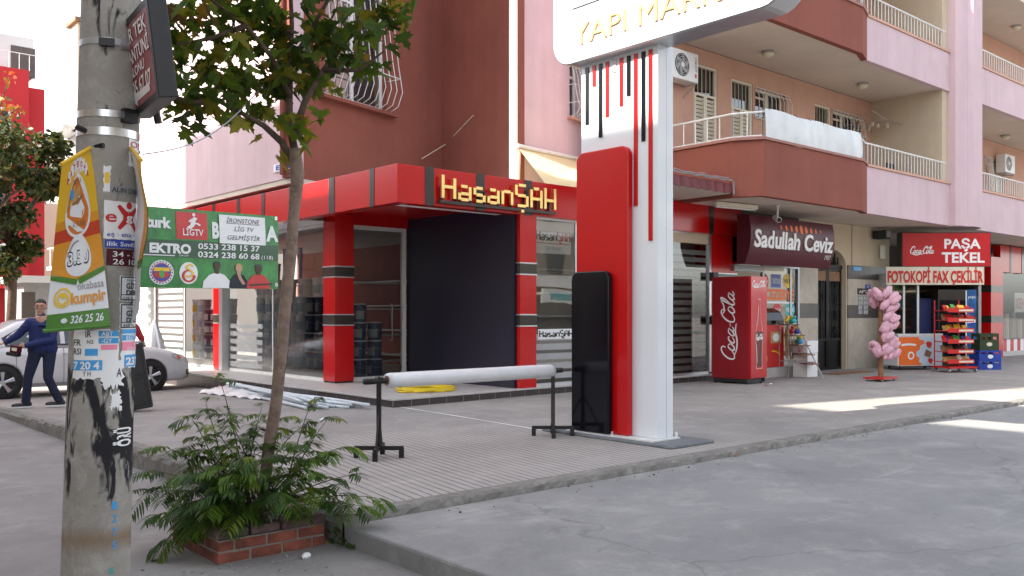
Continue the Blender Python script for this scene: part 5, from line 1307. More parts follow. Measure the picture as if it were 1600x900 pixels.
GRPW, GRPN = 'white paint pails stacked behind the side glass', 'dark blue paint pails stacked behind the side glass'
pw_ = pail('white paint pail in the stacks left of the red corner pillar', 'pail_white'); pw_['group'] = GRPW
pn_ = pail('dark navy paint pail with pale lid in the stacks beside the red corner pillar', 'pail_navy', mark='grey_paint'); pn_['group'] = GRPN
py_ = pail('white paint pail with yellow label in the sunlit stacks left of the thin red pillar', 'pail_white', mark='yellow_paint'); py_['group'] = 'yellow labelled pails in the sunlit stacks'
pd_ = pail('dark paint pail with white lid in the sunlit stacks near the car', 'pail_navy', mark='white_paint', h=.30); pd_['group'] = 'dark pails in the sunlit stacks'
used = set()
def put(src, x, y, z, rz=0):
    o = src if src.name not in used else dup(src); used.add(src.name); used.add(o.name)
    o.location = (x, y, z); o.rotation_euler = (0, 0, rz); return o
rn = random.Random(5)
yy = 14.98; c = 0
while yy < 18.5:
    dark = c < 4; n = 4 if c < 7 else 5
    for k in range(n): put(pn_ if dark and k < 4 else pw_, 8.79 + rn.uniform(-.02, .02), yy, PT + .17 + .362 * k, rn.uniform(-.3, .3))
    if c < 9 and dark is False and c % 2 == 0: put(pw_, 8.82, yy, PT + .17 + .362 * n)
    yy += .36; c += 1
for k, yy in enumerate((15.15, 15.5, 15.86)): put(pw_, 8.84, yy, PT + .17 + .362 * 4, .2 * k)
for x, zz, n in ((8.98, .0, 3), (9.34, .0, 4), (9.70, .0, 3)):
    for k in range(n): put(pn_, x, 15.25, PT + .02 + .362 * k, .4 * k)
yy = 20.0; c = 0
while yy < 22.0:
    for k in range(4): put((pw_, py_, pd_, pd_, pw_, py_)[c], 8.8, yy, PT + .17 + (.362 if (c not in (2, 3)) else .302) * k, rn.uniform(-.3, .3))
    yy += .37; c += 1
# blue shelf ladder behind the glass
bsh = thing('blue_rack', 'bright blue metal display frame standing behind the side window', 'rack', (9.2, 17.3, PT))
m = MB(); m.box(9.10, 9.16, 17.2, 17.27, PT, 3.0); m.build('upright', 'sky_blue_paint', bsh, world=True)
m = MB(); m.box(9.10, 9.16, 17.9, 17.97, PT, 3.0); m.build('upright', 'sky_blue_paint', bsh, world=True)
for z in (1.5, 2.25): MB().box(8.95, 9.25, 17.1, 18.0, z, z + .07).build('shelf', 'sky_blue_paint', bsh, world=True)
hp = thing('price_flag', 'small yellow and white price flag hanging behind the side glass', 'tag', (8.8, 18.6, 2.3))
MB().box(8.8, 8.81, 18.55, 18.7, 2.1, 2.42).build('card', 'white_paint', hp, world=True); MB().box(8.79, 8.80, 18.55, 18.7, 2.28, 2.40).build('yellow_print', 'yellow_paint', hp, world=True)
# grey cover over something by the slatted wall
cv = MB(); cp = atd(241, 515, 20.8); cp.z = 0; n = 18
vs = []
for j, (z, r) in enumerate(((0, .34), (.5, .30), (.95, .20), (1.25, .10), (1.42, .03), (1.46, .002))):
    for i in range(n):
        a = 2 * math.pi * i / n; rr = r * (1 + .18 * math.sin(5 * a + j * .4)); vs.append((cp.x + rr * math.cos(a), cp.y + rr * math.sin(a), z))
cv.add(vs, [(j * n + i, j * n + (i + 1) % n, (j + 1) * n + (i + 1) % n, (j + 1) * n + i) for j in range(5) for i in range(n)])
pm('cover_grey', (0.38, 0.42, 0.46), 0.7, var=0.1)
tag(cv.build('cloth_cover', 'cover_grey', smooth=True), 'folded grey parasol cloth standing behind the white car', 'parasol')

# ================================================================== RED DRINKS COOLER
ck = thing('drinks_cooler', 'tall red cola cooler with white script and a bottle picture by the sweet shop', 'cooler', (15.42, 10.65, 0.2), RAD(4))
pm('cola_red', (0.50, 0.006, 0.012), 0.3, var=0.05, scale=2, coat=0.25); pm('cola_red_dark', (0.27, 0.006, 0.012), 0.35, var=0.06, scale=2, coat=0.15)
HW, HD, HH = .31, .42, 2.14
MB().box(-HW, HW, -HD, HD, .10, HH).build('cabinet', 'cola_red_dark', ck, bevel=.012)
MB().box(-HW - .004, HW + .004, -HD - .05, -HD - .003, .12, HH - .0).build('door', 'cola_red', ck, bevel=.01)
MB().box(-HW + .02, HW - .02, -HD + .05, HD - .02, 0.03, .10).build('base', 'black_paint', ck)
for x in (-.26, .26):
    for y in (-.36, .36): MB().lathe([(.03, 0), (.03, .03)], 8, (x, y, 0)).build('foot', 'black_paint', ck)
MB().box(HW + .003, HW + .05, -HD + .02, -HD + .06, .03, .12).build('hinge', 'dark_iron', ck)
Fs = frame((-HW - .002, HD, 0), (0, -1, 0))                    # the side facing the viewer's left
FSv = lambda x, y, z=0: Fs(.62 - y * 1.0, .42 + x, z) 
m = MB(); flow_script(m, FSv, .02, .10, 1.45, .30, .003, .72); sc = m.build('script_logo', 'white_paint', ck)
Ft = frame((-HW, -HD - .052, 0), (1, 0, 0))
m = MB(); flow_script(m, Ft, .03, 1.94, .54, .115, .002, 1.1); m.build('top_script', 'white_paint', ck)
bt = [(.0, .0), (.115, .0), (.125, .06), (.11, .14), (.115, .26), (.13, .40), (.145, .52), (.14, .66), (.115, .78), (.08, .90), (.058, 1.02), (.045, 1.14), (.042, 1.22), (.048, 1.23), (.048, 1.29), (0, 1.29)]
out = [(.31 + x, .30 + y * 1.08) for x, y in bt] + [(.31 - x, .30 + y * 1.08) for x, y in reversed(bt[1:-1])]
pm('bottle_glass', (0.55, 0.12, 0.09), 0.3, var=0.2, scale=6); pm('cola_brown', (0.10, 0.012, 0.008), 0.3, var=0.2, scale=6); pm('bottle_rim', (0.75, 0.45, 0.38), 0.3, var=0.1)
MB().art(Ft, out, .0015).build('bottle_picture', 'bottle_rim', ck)
inn = [(.31 + x * .88, .315 + y * 1.055) for x, y in bt] + [(.31 - x * .88, .315 + y * 1.055) for x, y in reversed(bt[1:-1])]
MB().art(Ft, inn, .0025).build('bottle_body_picture', 'cola_red', ck)
liq = [(.31 + x * .74, .34 + y * 1.03) for x, y in bt[:8]] + [(.31 - x * .74, .34 + y * 1.03) for x, y in reversed(bt[:8])]
MB().art(Ft, liq, .0035).build('bottle_liquid_picture', 'cola_brown', ck)
m = MB(); m.art(Ft, [(.19, .86), (.43, .86), (.445, 1.04), (.175, 1.04)], .0042); m.build('bottle_band_picture', 'cola_brown', ck)
m = MB(); flow_script(m, Ft, .175, .89, .27, .10, .0052, 1.2); m.ribbon(Ft, [(.23, .42), (.215, .6), (.20, .78)], .012, .0052); m.ribbon(Ft, [(.27, 1.55), (.262, 1.35), (.22, 1.15)], .010, .0052); m.build('bottle_script', 'white_paint', ck)
MB().box(.33, .345, .0, .1, 1.98, 2.07).build('badge', 'dark_iron', ck)
for z in (1.02, 1.95): # black speaker like boxes fixed on the red pillar beside it
    MB().box(xr - .05, xr + .12, 11.38, 11.49, z + .35, z + .52).build('junction_box', 'black_paint', shop, world=True)

# ================================================================== SWEET SHOP SIGN, STICKERS AND GOODS
sv = thing('sweet_shop_sign', 'dark maroon awning sign reading Sadullah Ceviz under the balcony', 'sign', (17.5, 10.7, 2.63))
vx0, vx1 = onY(1170, 400, 10.7).x, onY(1301, 400, 10.7).x; vw = vx1 - vx0
def FV(x, y, z=0):      # slightly bowed front
    b = .10 * math.sin(math.pi * y / 1.0) if 0 <= y <= 1 else 0
    return Vector((vx0 + x, 10.7 - b - z + .10 * (1 - y), 2.63 + y * 1.02))
m = MB(); m.sheet(FV, 0, vw, 0, 1, 0, nx=4, ny=10)
m.build('front', 'maroon_sign', sv, world=True, smooth=True)
for x in (0, vw): MB().add([FV(x, y / 10) for y in range(11)] + [Vector((vx0 + x, 10.99, 3.68)), Vector((vx0 + x, 10.99, 2.63))], [tuple(range(13))]).build('side_cheek', 'maroon_sign', sv, world=True)
MB().add([FV(0, 1), FV(vw, 1), Vector((vx0 + vw, 10.99, 3.68)), Vector((vx0, 10.99, 3.68))], [(0, 1, 2, 3)]).build('top', 'maroon_sign', sv, world=True)
MB().text(FV, 'Sadullah Ceviz', .12, .36, .36, vw - .22, .012, ext=.012, bold=.025).build('lettering', 'white_paint', sv, world=True)
MB().text(FV, '1957', vw - .1, .2, .1, None, .006, align='R').build('year_lettering', 'white_paint', sv, world=True)
m = MB()
for k, r in enumerate((.55, .7, .8, .95, 1.15, .95, .8, .65, .5)): m.disc(FV, vw * .34 + .20 * k, .80 , .075 * r * .8, .085 * r, .006, 14)
m.build('orange_dots', 'orange_paint', sv, world=True)
# round and oval stickers on its window
FWn = frame((xw0, GY - 0.03, 0), (1, 0, 0))
def wx(u, v): p = onY(u, v, GY - .03); return p.x - xw0, p.z
def sticker(label, u0, v0, u1, v1, mat, txt, tmat, oval=True):
    xa_, za_ = wx(u0, v1); xb_, zb_ = wx(u1, v0); t = thing('window_sticker', label, 'sticker', FWn((xa_ + xb_) / 2, za_), 0, 'stickers on the sweet shop window')
    m = MB()
    if oval: m.disc(FWn, (xa_ + xb_) / 2, (za_ + zb_) / 2, (xb_ - xa_) / 2, (zb_ - za_) / 2, .0, 22)
    else: m.sheet(FWn, xa_, xb_, za_, zb_, 0)
    m.build('film', mat, t, world=True)
    n = len(txt); m = MB(); h = (zb_ - za_) * (.30 if oval else .2) / n ** .3
    for i, tx in enumerate(txt): m.text(FWn, tx, (xa_ + xb_) / 2, (za_ + zb_) / 2 + (n / 2 - 1 - i) * h * 1.35 + (h * .17), h, (xb_ - xa_) * .78, .003, bold=.02, align='C')
    m.build('lettering', tmat, t, world=True)
sticker('round red sticker at the top left of the sweet shop window', 1189, 428, 1201, 452, 'red_paint', ['LOKUM'], 'white_paint')
sticker('blue shield sticker near the top of the sweet shop window', 1205, 429, 1220, 449, 'blue_paint', ['CEZERYE', 'CEVİZ'], 'white_paint', False)
sticker('yellow oval sticker at the top right of the sweet shop window', 1224, 428, 1239, 450, 'yellow_paint', ['HELVA'], 'black_paint')
sticker('dark red oval sticker reading lokum mid window', 1207, 474, 1221, 496, 'red_paint', ['LOKUM'], 'white_paint')
sticker('teal oval sticker right of the lokum sticker', 1227, 472, 1242, 496, 'teal_paint', ['FISTIK'], 'white_paint')
t = thing('window_lettering', 'big orange cut letters across the sweet shop window', 'lettering', FWn(.6, 1.9))
xa_, za_ = wx(1196, 470); xb_, zb_ = wx(1240, 452)
MB().text(FWn, 'CEZERYE', xa_, za_ + .04, zb_ - za_ - .05, xb_ - xa_, .002, bold=.05).build('letters', 'orange_paint', t, world=True)
MB().sheet(FWn, wx(1190, 470)[0], wx(1240, 470)[0], wx(1200, 474)[1], wx(1200, 471)[1], .001).build('strip', 'white_paint', t, world=True)
# red sweets cabinet in the window
rc = thing('sweets_cabinet', 'low red sweets cabinet with a dark domed top in front of the sweet shop', 'cabinet', onZ(1205, 575, .2))
a, b = onY(1192, 560, 11.05), onY(1225, 560, 11.05)
MB().box(a.x, b.x, 11.05, 11.44, .42, 1.35).build('body', 'red_paint', rc, world=True, bevel=.01)
MB().prism([(11.05, 1.36), (11.05, 1.45), (11.12, 1.62), (11.3, 1.72), (11.44, 1.72), (11.44, 1.36)], a.x, b.x, lambda x, y, z: Vector((z, x, y))).build('lid', 'black_gloss', rc, world=True)
Fr_ = frame((a.x, 11.045, 0), (1, 0, 0)); ww_ = b.x - a.x
MB().sheet(Fr_, ww_ * .35, ww_ * .85, .95, 1.2, .002).build('label_square', 'sandwich_tan', rc, world=True)
MB().disc(Fr_, ww_ * .6, 1.075, .13, .09, .004).build('label_disc', 'white_paint', rc, world=True)
m = MB(); m.ribbon(Fr_, [(ww_ * .4, .78), (ww_ * .6, .76), (ww_ * .8, .7)], .03, .003); m.disc(Fr_, ww_ * .08, .62, .09, .12, .003); m.build('decoration', 'yellow_paint', rc, world=True)
MB().box(a.x - .02, b.x + .7, 11.03, 11.44, .2, .415).build('step', 'stone_top', rc, world=True)
# chrome folding rack with toys
rk = thing('toy_rack', 'chrome stepped folding rack with small toys in front of the sweet shop', 'rack', onZ(1248, 592, .2))
c0 = onZ(1240, 590, .2); RK = Matrix.Translation(c0) @ Matrix.Rotation(RAD(-38), 4, 'Z')
def rkp(x, y, z): return RK @ Vector((x, y, z))
for y in (-.28, .28):
    MB().tube([rkp(-.02, y, 1.15), rkp(.55, y, 0)], .014, 6).build('leg', 'steel', rk, world=True)
    MB().tube([rkp(-.22, y, 0), rkp(-.22, y, 1.25)], .012, 6).build('leg', 'steel', rk, world=True)
    MB().tube([rkp(-.22, y, .35), rkp(.38, y, .35)], .010, 6).build('brace', 'steel', rk, world=True)
shz = [(-.22, .02, 1.15), (-.12, .14, .92), (-.02, .26, .70), (.08, .36, .50), (.2, .46, .30)]
for x0_, x1_, z in shz: MB().add([rkp(x0_, -.3, z), rkp(x1_, -.3, z), rkp(x1_, .3, z), rkp(x0_, .3, z), rkp(x0_, -.3, z + .018), rkp(x1_, -.3, z + .018), rkp(x1_, .3, z + .018), rkp(x0_, .3, z + .018)], [(0, 3, 2, 1), (4, 5, 6, 7), (0, 1, 5, 4), (1, 2, 6, 5), (2, 3, 7, 6), (3, 0, 4, 7)]).build('shelf', 'timber', rk, world=True)
rn = random.Random(6)
for k, (i, y, mt, nm) in enumerate(((0, -.2, 'teal_paint', 'teal toy ball at the left of the rack top'), (0, -.05, 'green_paint', 'green toy ball beside the teal one on the rack top'), (0, .18, 'yellow_paint', 'yellow toy at the right of the rack top'), (1, -.1, 'blue_paint', 'blue toy on the second rack shelf'), (1, .2, 'red_paint', 'red toy on the second rack shelf'), (2, .0, 'sky_blue_paint', 'sky blue toy on the middle rack shelf'), (2, .15, 'green_paint', 'green toy on the middle rack shelf'), (3, .22, 'pink_paint', 'pink toy on the fourth rack shelf'), (4, .2, 'green_paint', 'green toy on the lowest rack shelf'))):
    x0_, x1_, z = shz[i]; t = thing('toy', nm, 'toy', rkp((x0_ + x1_) / 2 + .03, y, z + .02), 0, 'small toys on the chrome rack')
    MB().ball((0, 0, .065), (.075, .06, .065), 10, 7).build('body', mt, t, smooth=True)
    MB().ball((.02, 0, .15), (.04, .04, .04), 8, 6).build('head', 'yellow_paint' if k % 2 else mt, t, smooth=True)
    MB().lathe([(.05, 0), (.05, .02)], 8).build('base', 'white_plastic', t)
sk = thing('twig_basket', 'wire basket of pale wooden spoons behind the chrome rack', 'basket', rkp(-.3, 0, 0) + Vector((0, 0, 0)))
c1 = onY(1237, 560, 11.0); m = MB()
for k in range(26): x = c1.x + rn.uniform(-.25, .28); z = .55 + rn.uniform(0, .25); m.tube([(x, 10.98 + rn.uniform(-.05, .05), z), (x + rn.uniform(-.1, .1), 11.0, z + .55)], .018, 5)
m.build('spoons', 'sandwich_tan', sk, world=True)
m = MB()
for k in range(5): m.tube([(c1.x - .3, 10.9, .5 + .14 * k), (c1.x + .3, 10.9, .5 + .14 * k)], .006, 4)
for k in range(9): m.tube([(c1.x - .3 + .075 * k, 10.9, .2), (c1.x - .3 + .075 * k, 10.9, 1.1)], .006, 4)
m.build('wire_cage', 'steel', sk, world=True)
bx_ = thing('cardboard_box', 'tall white cardboard box against the pier beside the iron gate', 'box', onZ(1278, 590, .2))
p = onZ(1268, 590, .2)
MB().box(p.x, p.x + .42, p.y + .1, p.y + .45, .2, .72).build('carton', 'white_paint', bx_, world=True, bevel=.004); MB().box(p.x - .01, p.x + .43, p.y + .09, p.y + .46, .73, 1.0).build('upper_carton', 'white_paint', bx_, world=True, bevel=.004)
MB().disc(frame((p.x, p.y + .095, 0), (1, 0, 0)), .2, .5, .05, .05, .001).build('printed_mark', 'pink_paint', bx_, world=True)
# ceiling fittings under the balcony: tube light, camera, lamps
fl = thing('tube_light', 'long cream fluorescent tube fitting on the ceiling over the cooler', 'light', onZ(1150, 320, 3.8) if False else (15.9, 10.35, 3.8))
p0_, p1_ = onZ(1117, 318, 3.80), onZ(1182, 324, 3.80); dd = (p1_ - p0_).normalized()
Ff = frame((p0_.x, p0_.y, 3.75), (dd.x, dd.y, 0)); LL = (p1_ - p0_).length
MB().box(0, LL, 0, .09, -.05, .05, M=lambda p: Ff(p.x, p.y, p.z)).build('housing', 'cream_paint', fl, world=True, bevel=.008)
MB().tube([Ff(.03, -.012, 0), Ff(LL - .03, -.012, 0)], .014, 8).build('tube', 'white_plastic', fl, world=True)
cc = thing('security_camera', 'small white bullet camera hanging in front of the maroon sign', 'camera', onY(1215, 326, 10.45))
p = onY(1215, 342, 10.45); 
MB().lathe([(.05, 0), (.05, .02)], 10, (p.x, p.y, Z1 - .02)).build('mount', 'white_plastic', cc, world=True)
MB().tube([(p.x, p.y, Z1 - .01), (p.x, p.y, p.z + .05)], .02, 8).build('arm', 'white_plastic', cc, world=True)
MB().tube([Vector((p.x + .12, p.y + .14, p.z + .05)), Vector((p.x - .06, p.y - .07, p.z - .03))], .06, 12).build('body', 'white_plastic', cc, world=True, smooth=False)
MB().tube([Vector((p.x - .06, p.y - .07, p.z - .03)), Vector((p.x - .075, p.y - .085, p.z - .036))], .045, 12).build('lens', 'black_gloss', cc, world=True)
def ceil_lamp(label, p, z, r=.14):
    t = thing('ceiling_lamp', label, 'lamp', (p.x, p.y, z), 0, 'round lamps under the balcony ceilings')
    MB().lathe([(r, -.002), (r, -.04)], 16).build('rim', 'grey_metal', t)
    MB().lathe([(r * .9, -.041), (r * .85, -.09), (r * .5, -.13), (0.001, -.14)], 16, capt=False).build('globe', 'cream_paint', t, smooth=True)
ceil_lamp('round lamp on the upper balcony ceiling nearest the pylon', onZ(1200, 80, Z2), Z2)
ceil_lamp('round lamp on the upper balcony ceiling above the drying rack', onZ(1348, 130, Z2), Z2)
ceil_lamp('round lamp under the topmost balcony right of the column', onZ(1588, 40, Z3), Z3)
ceil_lamp('round lamp on the ceiling above the far air conditioner', onZ(1571, 211, Z2), Z2)
ceil_lamp('dim round lamp on the ceiling left of the kiosk sign', onZ(1333, 354, Z1), Z1, .11)

# ================================================================== KIOSK
kA = Vector((22.9, 10.75)); kR = Vector((RX, RY)).normalized()
FK_ = frame((kA.x, kA.y, 0), (kR.x, kR.y, 0))
def kx(u, v):
    p = online(u, v, kA, kR); return (Vector((p.x, p.y)) - kA).dot(kR), p.z
ks = thing('kiosk_sign', 'red light box sign reading Paşa Tekel above the kiosk', 'sign', FK_(1, 2.83))
x0, z1_ = kx(1409, 363); x1, z0_ = kx(1548, 417)
MB().box(x0, x1, z0_, z1_, -.30, 0, M=lambda p: FK_(p.x, p.y, p.z)).build('case', 'black_paint', ks, world=True)
MB().box(x0 + .02, x1 - .02, z0_ + .02, z1_ - .02, 0.001, .012, M=lambda p: FK_(p.x, p.y, p.z)).build('face', 'cola_red', ks, world=True)
def kt(m, tx, u0, u1, v0, v1, z, **k): a, b = kx(u0, v1); c, d = kx(u1, v0); m.text(FK_, tx, a, b, d - b, c - a, z, **k)
m = MB(); kt(m, 'PAŞA', 1475, 1532, 373, 388, .016, bold=.03); kt(m, 'TEKEL', 1471, 1538, 394, 410, .016, bold=.03); m.build('lettering', 'white_paint', ks, world=True)
m = MB(); a, b = kx(1421, 396); c, d = kx(1460, 385); flow_script(m, FK_, a, b, c - a, d - b, .016, 1.0); m.build('script_logo', 'white_paint', ks, world=True)
kb_ = thing('copy_banner', 'cream cloth banner with red letters offering photocopy and fax below the red sign', 'banner', FK_(.5, 2.4))
x0, z1_ = kx(1384, 417); x1, z0_ = kx(1537, 445)
m = MB(); m.sheet(lambda x, y, z=0: FK_(x, y, z + .03 + .012 * math.sin(x * 5)), x0, x1, z0_, z1_, 0, nx=24, ny=3); m.build('cloth', 'cream_paint', kb_, world=True, smooth=True)
m = MB(); kt(m, 'FOTOKOPİ FAX ÇEKİLİR', 1386, 1535, 423, 441, .046, bold=.035); m.build('lettering', 'red_paint', kb_, world=True)
# kiosk frame, glass and dark interior
ki = thing('kiosk', 'small glazed kiosk with white frames under the red sign', 'kiosk', FK_(0, .2))
xk0, xk1 = kx(1388, 500)[0], kx(1532, 500)[0]
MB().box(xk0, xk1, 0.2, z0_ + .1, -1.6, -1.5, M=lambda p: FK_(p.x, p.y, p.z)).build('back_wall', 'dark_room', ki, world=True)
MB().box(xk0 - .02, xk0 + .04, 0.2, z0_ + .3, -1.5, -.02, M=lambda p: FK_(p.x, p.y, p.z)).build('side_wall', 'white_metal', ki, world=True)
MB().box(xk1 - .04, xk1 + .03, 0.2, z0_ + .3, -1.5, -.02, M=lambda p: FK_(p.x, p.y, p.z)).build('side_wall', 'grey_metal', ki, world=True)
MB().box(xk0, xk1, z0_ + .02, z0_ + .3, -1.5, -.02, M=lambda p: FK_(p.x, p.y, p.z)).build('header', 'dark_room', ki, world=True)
m = MB(); xm1, xm2 = kx(1414, 500)[0], kx(1436, 500)[0]
for x in (xk0 + .1, xm1, xm2): bar(m, FK_, x, .95, x, z0_, .05, -.10, -.05)
bar(m, FK_, xk0 + .05, 1.0, xm2, 1.0, .05, -.099, -.052); m.build('frame', 'white_metal', ki, world=True)
MB().sheet(FK_, xk0 + .1, xm2, 1.0, z0_, -.08).build('pane', 'shop_glass', ki, world=True)
m = MB()
for k in range(4): m.box(xk0 + .1, xk1 - .1, .7 + .5 * k, .74 + .5 * k, -1.5, -1.15, M=lambda p: FK_(p.x, p.y, p.z))
m.build('shelving', 'timber', ki, world=True)
pm('locker_blue', (0.012, 0.025, 0.12), 0.5, var=0.1)
bb = thing('blue_locker', 'tall dark blue cabinet inside the kiosk', 'cabinet', FK_(kx(1455, 500)[0], .2))
xb_ = kx(1448, 500)[0]; MB().box(xb_, xb_ + .35, .2, 2.0, -.9, -.5, M=lambda p: FK_(p.x, p.y, p.z)).build('body', 'locker_blue', bb, world=True); MB().box(xb_ + .02, xb_ + .33, .25, 1.95, -.498, -.48, M=lambda p: FK_(p.x, p.y, p.z)).build('door', 'locker_blue', bb, world=True)
rn = random.Random(22); GG = 'small goods on the kiosk shelves'
for k in range(34):
    x = xk0 + .15 + rn.random() * (xm2 - xk0 - .2); r = rn.choice((.74, 1.24, 1.74, 2.24)); h = rn.uniform(.1, .26)
    t = MB(); t.box(x, x + rn.uniform(.06, .12), r, r + h, -1.22, -1.16, M=lambda p: FK_(p.x, p.y, p.z))
    tag(t.build('goods_pack', rn.choice(('red_paint', 'yellow_paint', 'green_paint', 'orange_paint', 'teal_paint', 'white_paint'))), 'small coloured packet on a shelf inside the kiosk', 'packet', GG)
# ice cream freezer
fz = thing('ice_cream_freezer', 'white chest freezer with orange splash and strawberry pictures in front of the kiosk', 'freezer', onZ(1426, 577, .2), RAD(-30))
fw, fd, fh = .62, .30, .84
MB().box(-fw, fw, -fd, fd, .10, fh).build('body', 'white_gloss', fz, bevel=.015)
MB().box(-fw - .01, fw + .01, -fd - .01, fd + .01, fh + .002, fh + .06).build('lid_frame', 'white_metal', fz, bevel=.01)
MB().sheet(lambda x, y, z=0: Vector((x, y, fh + .062)), -fw + .04, fw - .04, -fd + .04, fd - .04).build('lid_glass', 'window_glass', fz)
for x in (-.5, .5):
    for y in (-.22, .22): MB().ball((x, y, .05), (.04, .03, .05), 8, 6).build('caster', 'black_paint', fz)
Ffz = frame((-fw, -fd - .002, 0), (1, 0, 0))
pm('freezer_blue', (0.50, 0.62, 0.72), 0.3, var=0.05, scale=3)
MB().sheet(Ffz, .02, 2 * fw - .02, .12, fh - .02, .0005).build('front_print', 'freezer_blue', fz)
MB().art(Ffz, [(.02, .12), (.62, .12), (.66, .16), (.58, .2), (.60, .3), (.50, .36), (.52, .46), (.60, .5), (.62, .6), (.74, .66), (.72, .73), (.60, .76), (.56, .82), (.02, .82)], .0015).build('orange_splash', 'orange_paint', fz)
m = MB()
for x, y, r in ((.86, .62, .09), (.90, .22, .075)): m.art(Ffz, [(x - r, y + r * .5), (x - r * .5, y + r), (x + r * .6, y + r * .9), (x + r, y + r * .3), (x + r * .3, y - r), (x - r * .5, y - r * .6)], .002)
m.build('strawberry_picture', 'red_paint', fz)
m = MB(); m.art(Ffz, [(.72, .36), (.88, .30), (.94, .44), (.78, .52)], .0025); m.build('chocolate_picture', 'timber', fz)
m = MB(); m.disc(Ffz, .36, .36, .09, .10, .002, inner=.6); m.ribbon(Ffz, [(.1, .62), (.3, .64), (.5, .62)], .05, .002); m.build('white_print', 'white_paint', fz)
# tall snack rack
sr = thing('snack_rack', 'red tiered snack rack on wheels in front of the kiosk', 'rack', onZ(1490, 581, .2), RAD(-28))
rw, rd = .36, .24
m = MB()
for x in (-rw + .02, rw - .02):
    MB().tube([(x, rd, .1), (x, rd, 1.72)], .016, 6).build('upright', 'red_paint', sr)
MB().box(-rw - .03, rw + .03, -rd - .1, rd + .03, .10, .14).build('base', 'red_paint', sr)
for x in (-rw, rw):
    for y in (-rd - .05, rd): MB().lathe([(.045, -.02), (.05, 0), (.045, .02)], 12, (x, y, .05), 'X').build('wheel', 'grey_metal', sr)
rn = random.Random(31)
tiers = [.24, .48, .72, .98, 1.23, 1.46]
sncol = [('sandwich_tan', 'white_paint'), ('timber', 'black_paint', 'maroon_sign'), ('blue_paint', 'green_paint', 'red_paint'), ('sandwich_tan', 'yellow_paint'), ('green_paint', 'timber', 'red_paint'), ('green_paint', 'yellow_paint', 'red_paint', 'white_paint')]
RM = Matrix.LocRotScale(sr.location, sr.rotation_euler, None)
sp0 = None
for z, cols, lv in zip(tiers, sncol, ('lowest', 'second lowest', 'third', 'fourth', 'fifth', 'topmost')):
    MB().box(-rw, rw, -rd, rd, z, z + .015).build('tray', 'red_paint', sr)
    MB().box(-rw, rw, -rd - .012, -rd - .001, z - .03, z + .07).build('tray_lip', 'red_paint', sr)
    m = MB(); Fl = frame((-rw, -rd - .0125, 0), (1, 0, 0)); m.sheet(Fl, .30, .70, z - .005, z + .04, .001); m.build('price_strip', 'cream_paint', sr)
    for k in range(7):
        t = MB(); x = -rw + .07 + .105 * k; w = .05; h = rn.uniform(.12, .16); c = RM @ Vector((x, -.05 + rn.uniform(-.04, .04), z + .016)); tz = rn.uniform(-.3, .3)
        R3 = Matrix.Translation(c) @ sr.rotation_euler.to_matrix().to_4x4() @ Matrix.Rotation(RAD(-22), 4, 'X') @ Matrix.Rotation(tz * .5, 4, 'Y')
        vs = []
        for j, (yy_, ww2, dd2) in enumerate(((0, 1, .1), (.02, 1, .25), (h * .5, .96, 1), (h - .02, 1, .25), (h, 1.02, .1))):
            for sx_, sy_ in ((-1, -1), (1, -1), (1, 1), (-1, 1)): vs.append(R3 @ Vector((sx_ * w * ww2, sy_ * .028 * dd2, yy_)))
        fs = [(j * 4 + q, j * 4 + (q + 1) % 4, j * 4 + 4 + (q + 1) % 4, j * 4 + 4 + q) for j in range(4) for q in range(4)] + [(3, 2, 1, 0), (16, 17, 18, 19)]
        t.add(vs, fs)
        tag(t.build('snack_bag', rn.choice(cols)), 'small snack bag standing on the %s tray of the red rack' % lv, 'snack bag', 'snack bags on the %s tray' % lv)
# blue cola fridge behind
pf_ = thing('blue_fridge', 'tall blue drinks fridge with a round red white and blue emblem behind the snack rack', 'fridge', FK_(kx(1510, 570)[0], .1))
xp0, xp1 = kx(1468, 500)[0], kx(1527, 500)[0]
pm('blue_fridge_paint', (0.02, 0.14, 0.40), 0.35, var=0.4, scale=3)
MB().box(xp0, xp1, .2, 2.22, -.75, -.06, M=lambda p: FK_(p.x, p.y, p.z)).build('cabinet', 'band_black', pf_, world=True, bevel=.01)
xq = kx(1512, 500)[0]
MB().box(xq, xp1 + .004, .2, 2.22, -.7, -.056, M=lambda p: FK_(p.x, p.y, p.z)).build('blue_side_panel', 'blue_fridge_paint', pf_, world=True)
MB().box(xp0 + .03, xq - .03, .35, 1.95, -.058, -.05, M=lambda p: FK_(p.x, p.y, p.z)).build('door_glass', 'black_gloss', pf_, world=True)
MB().box(xp0 + .03, xq - .03, 2.0, 2.19, -.058, -.05, M=lambda p: FK_(p.x, p.y, p.z)).build('header_panel', 'band_black', pf_, world=True)
MB().box(xq - .03, xq, .3, 2.2, -.058, -.045, M=lambda p: FK_(p.x, p.y, p.z)).build('door_edge', 'white_metal', pf_, world=True)
Fp_ = lambda x, y, z=0: FK_(x, y, -.055 + z)
cx_ = (xq + xp1) / 2; cz_ = kx(1520, 502)[1]; rr = .11
def halfdisc(a0, a1, bend):
    P_ = [(cx_ + rr * math.cos(RAD(a0 + (a1 - a0) * k / 14)), cz_ + rr * 1.35 * math.sin(RAD(a0 + (a1 - a0) * k / 14))) for k in range(15)]; return P_
m = MB(); m.disc(Fp_, cx_, cz_, rr, rr * 1.35, .002); m.build('emblem_white', 'white_paint', pf_, world=True)
MB().art(Fp_, halfdisc(20, 170, 0), .004).build('emblem_red', 'red_paint', pf_, world=True); MB().art(Fp_, halfdisc(200, 350, 0), .004).build('emblem_blue', 'blue_paint', pf_, world=True)
MB().text(Fp_, 'pepsi', cx_ + .02, 2.0, .08, .2, .003, align='C').build('lettering', 'white_paint', pf_, world=True)
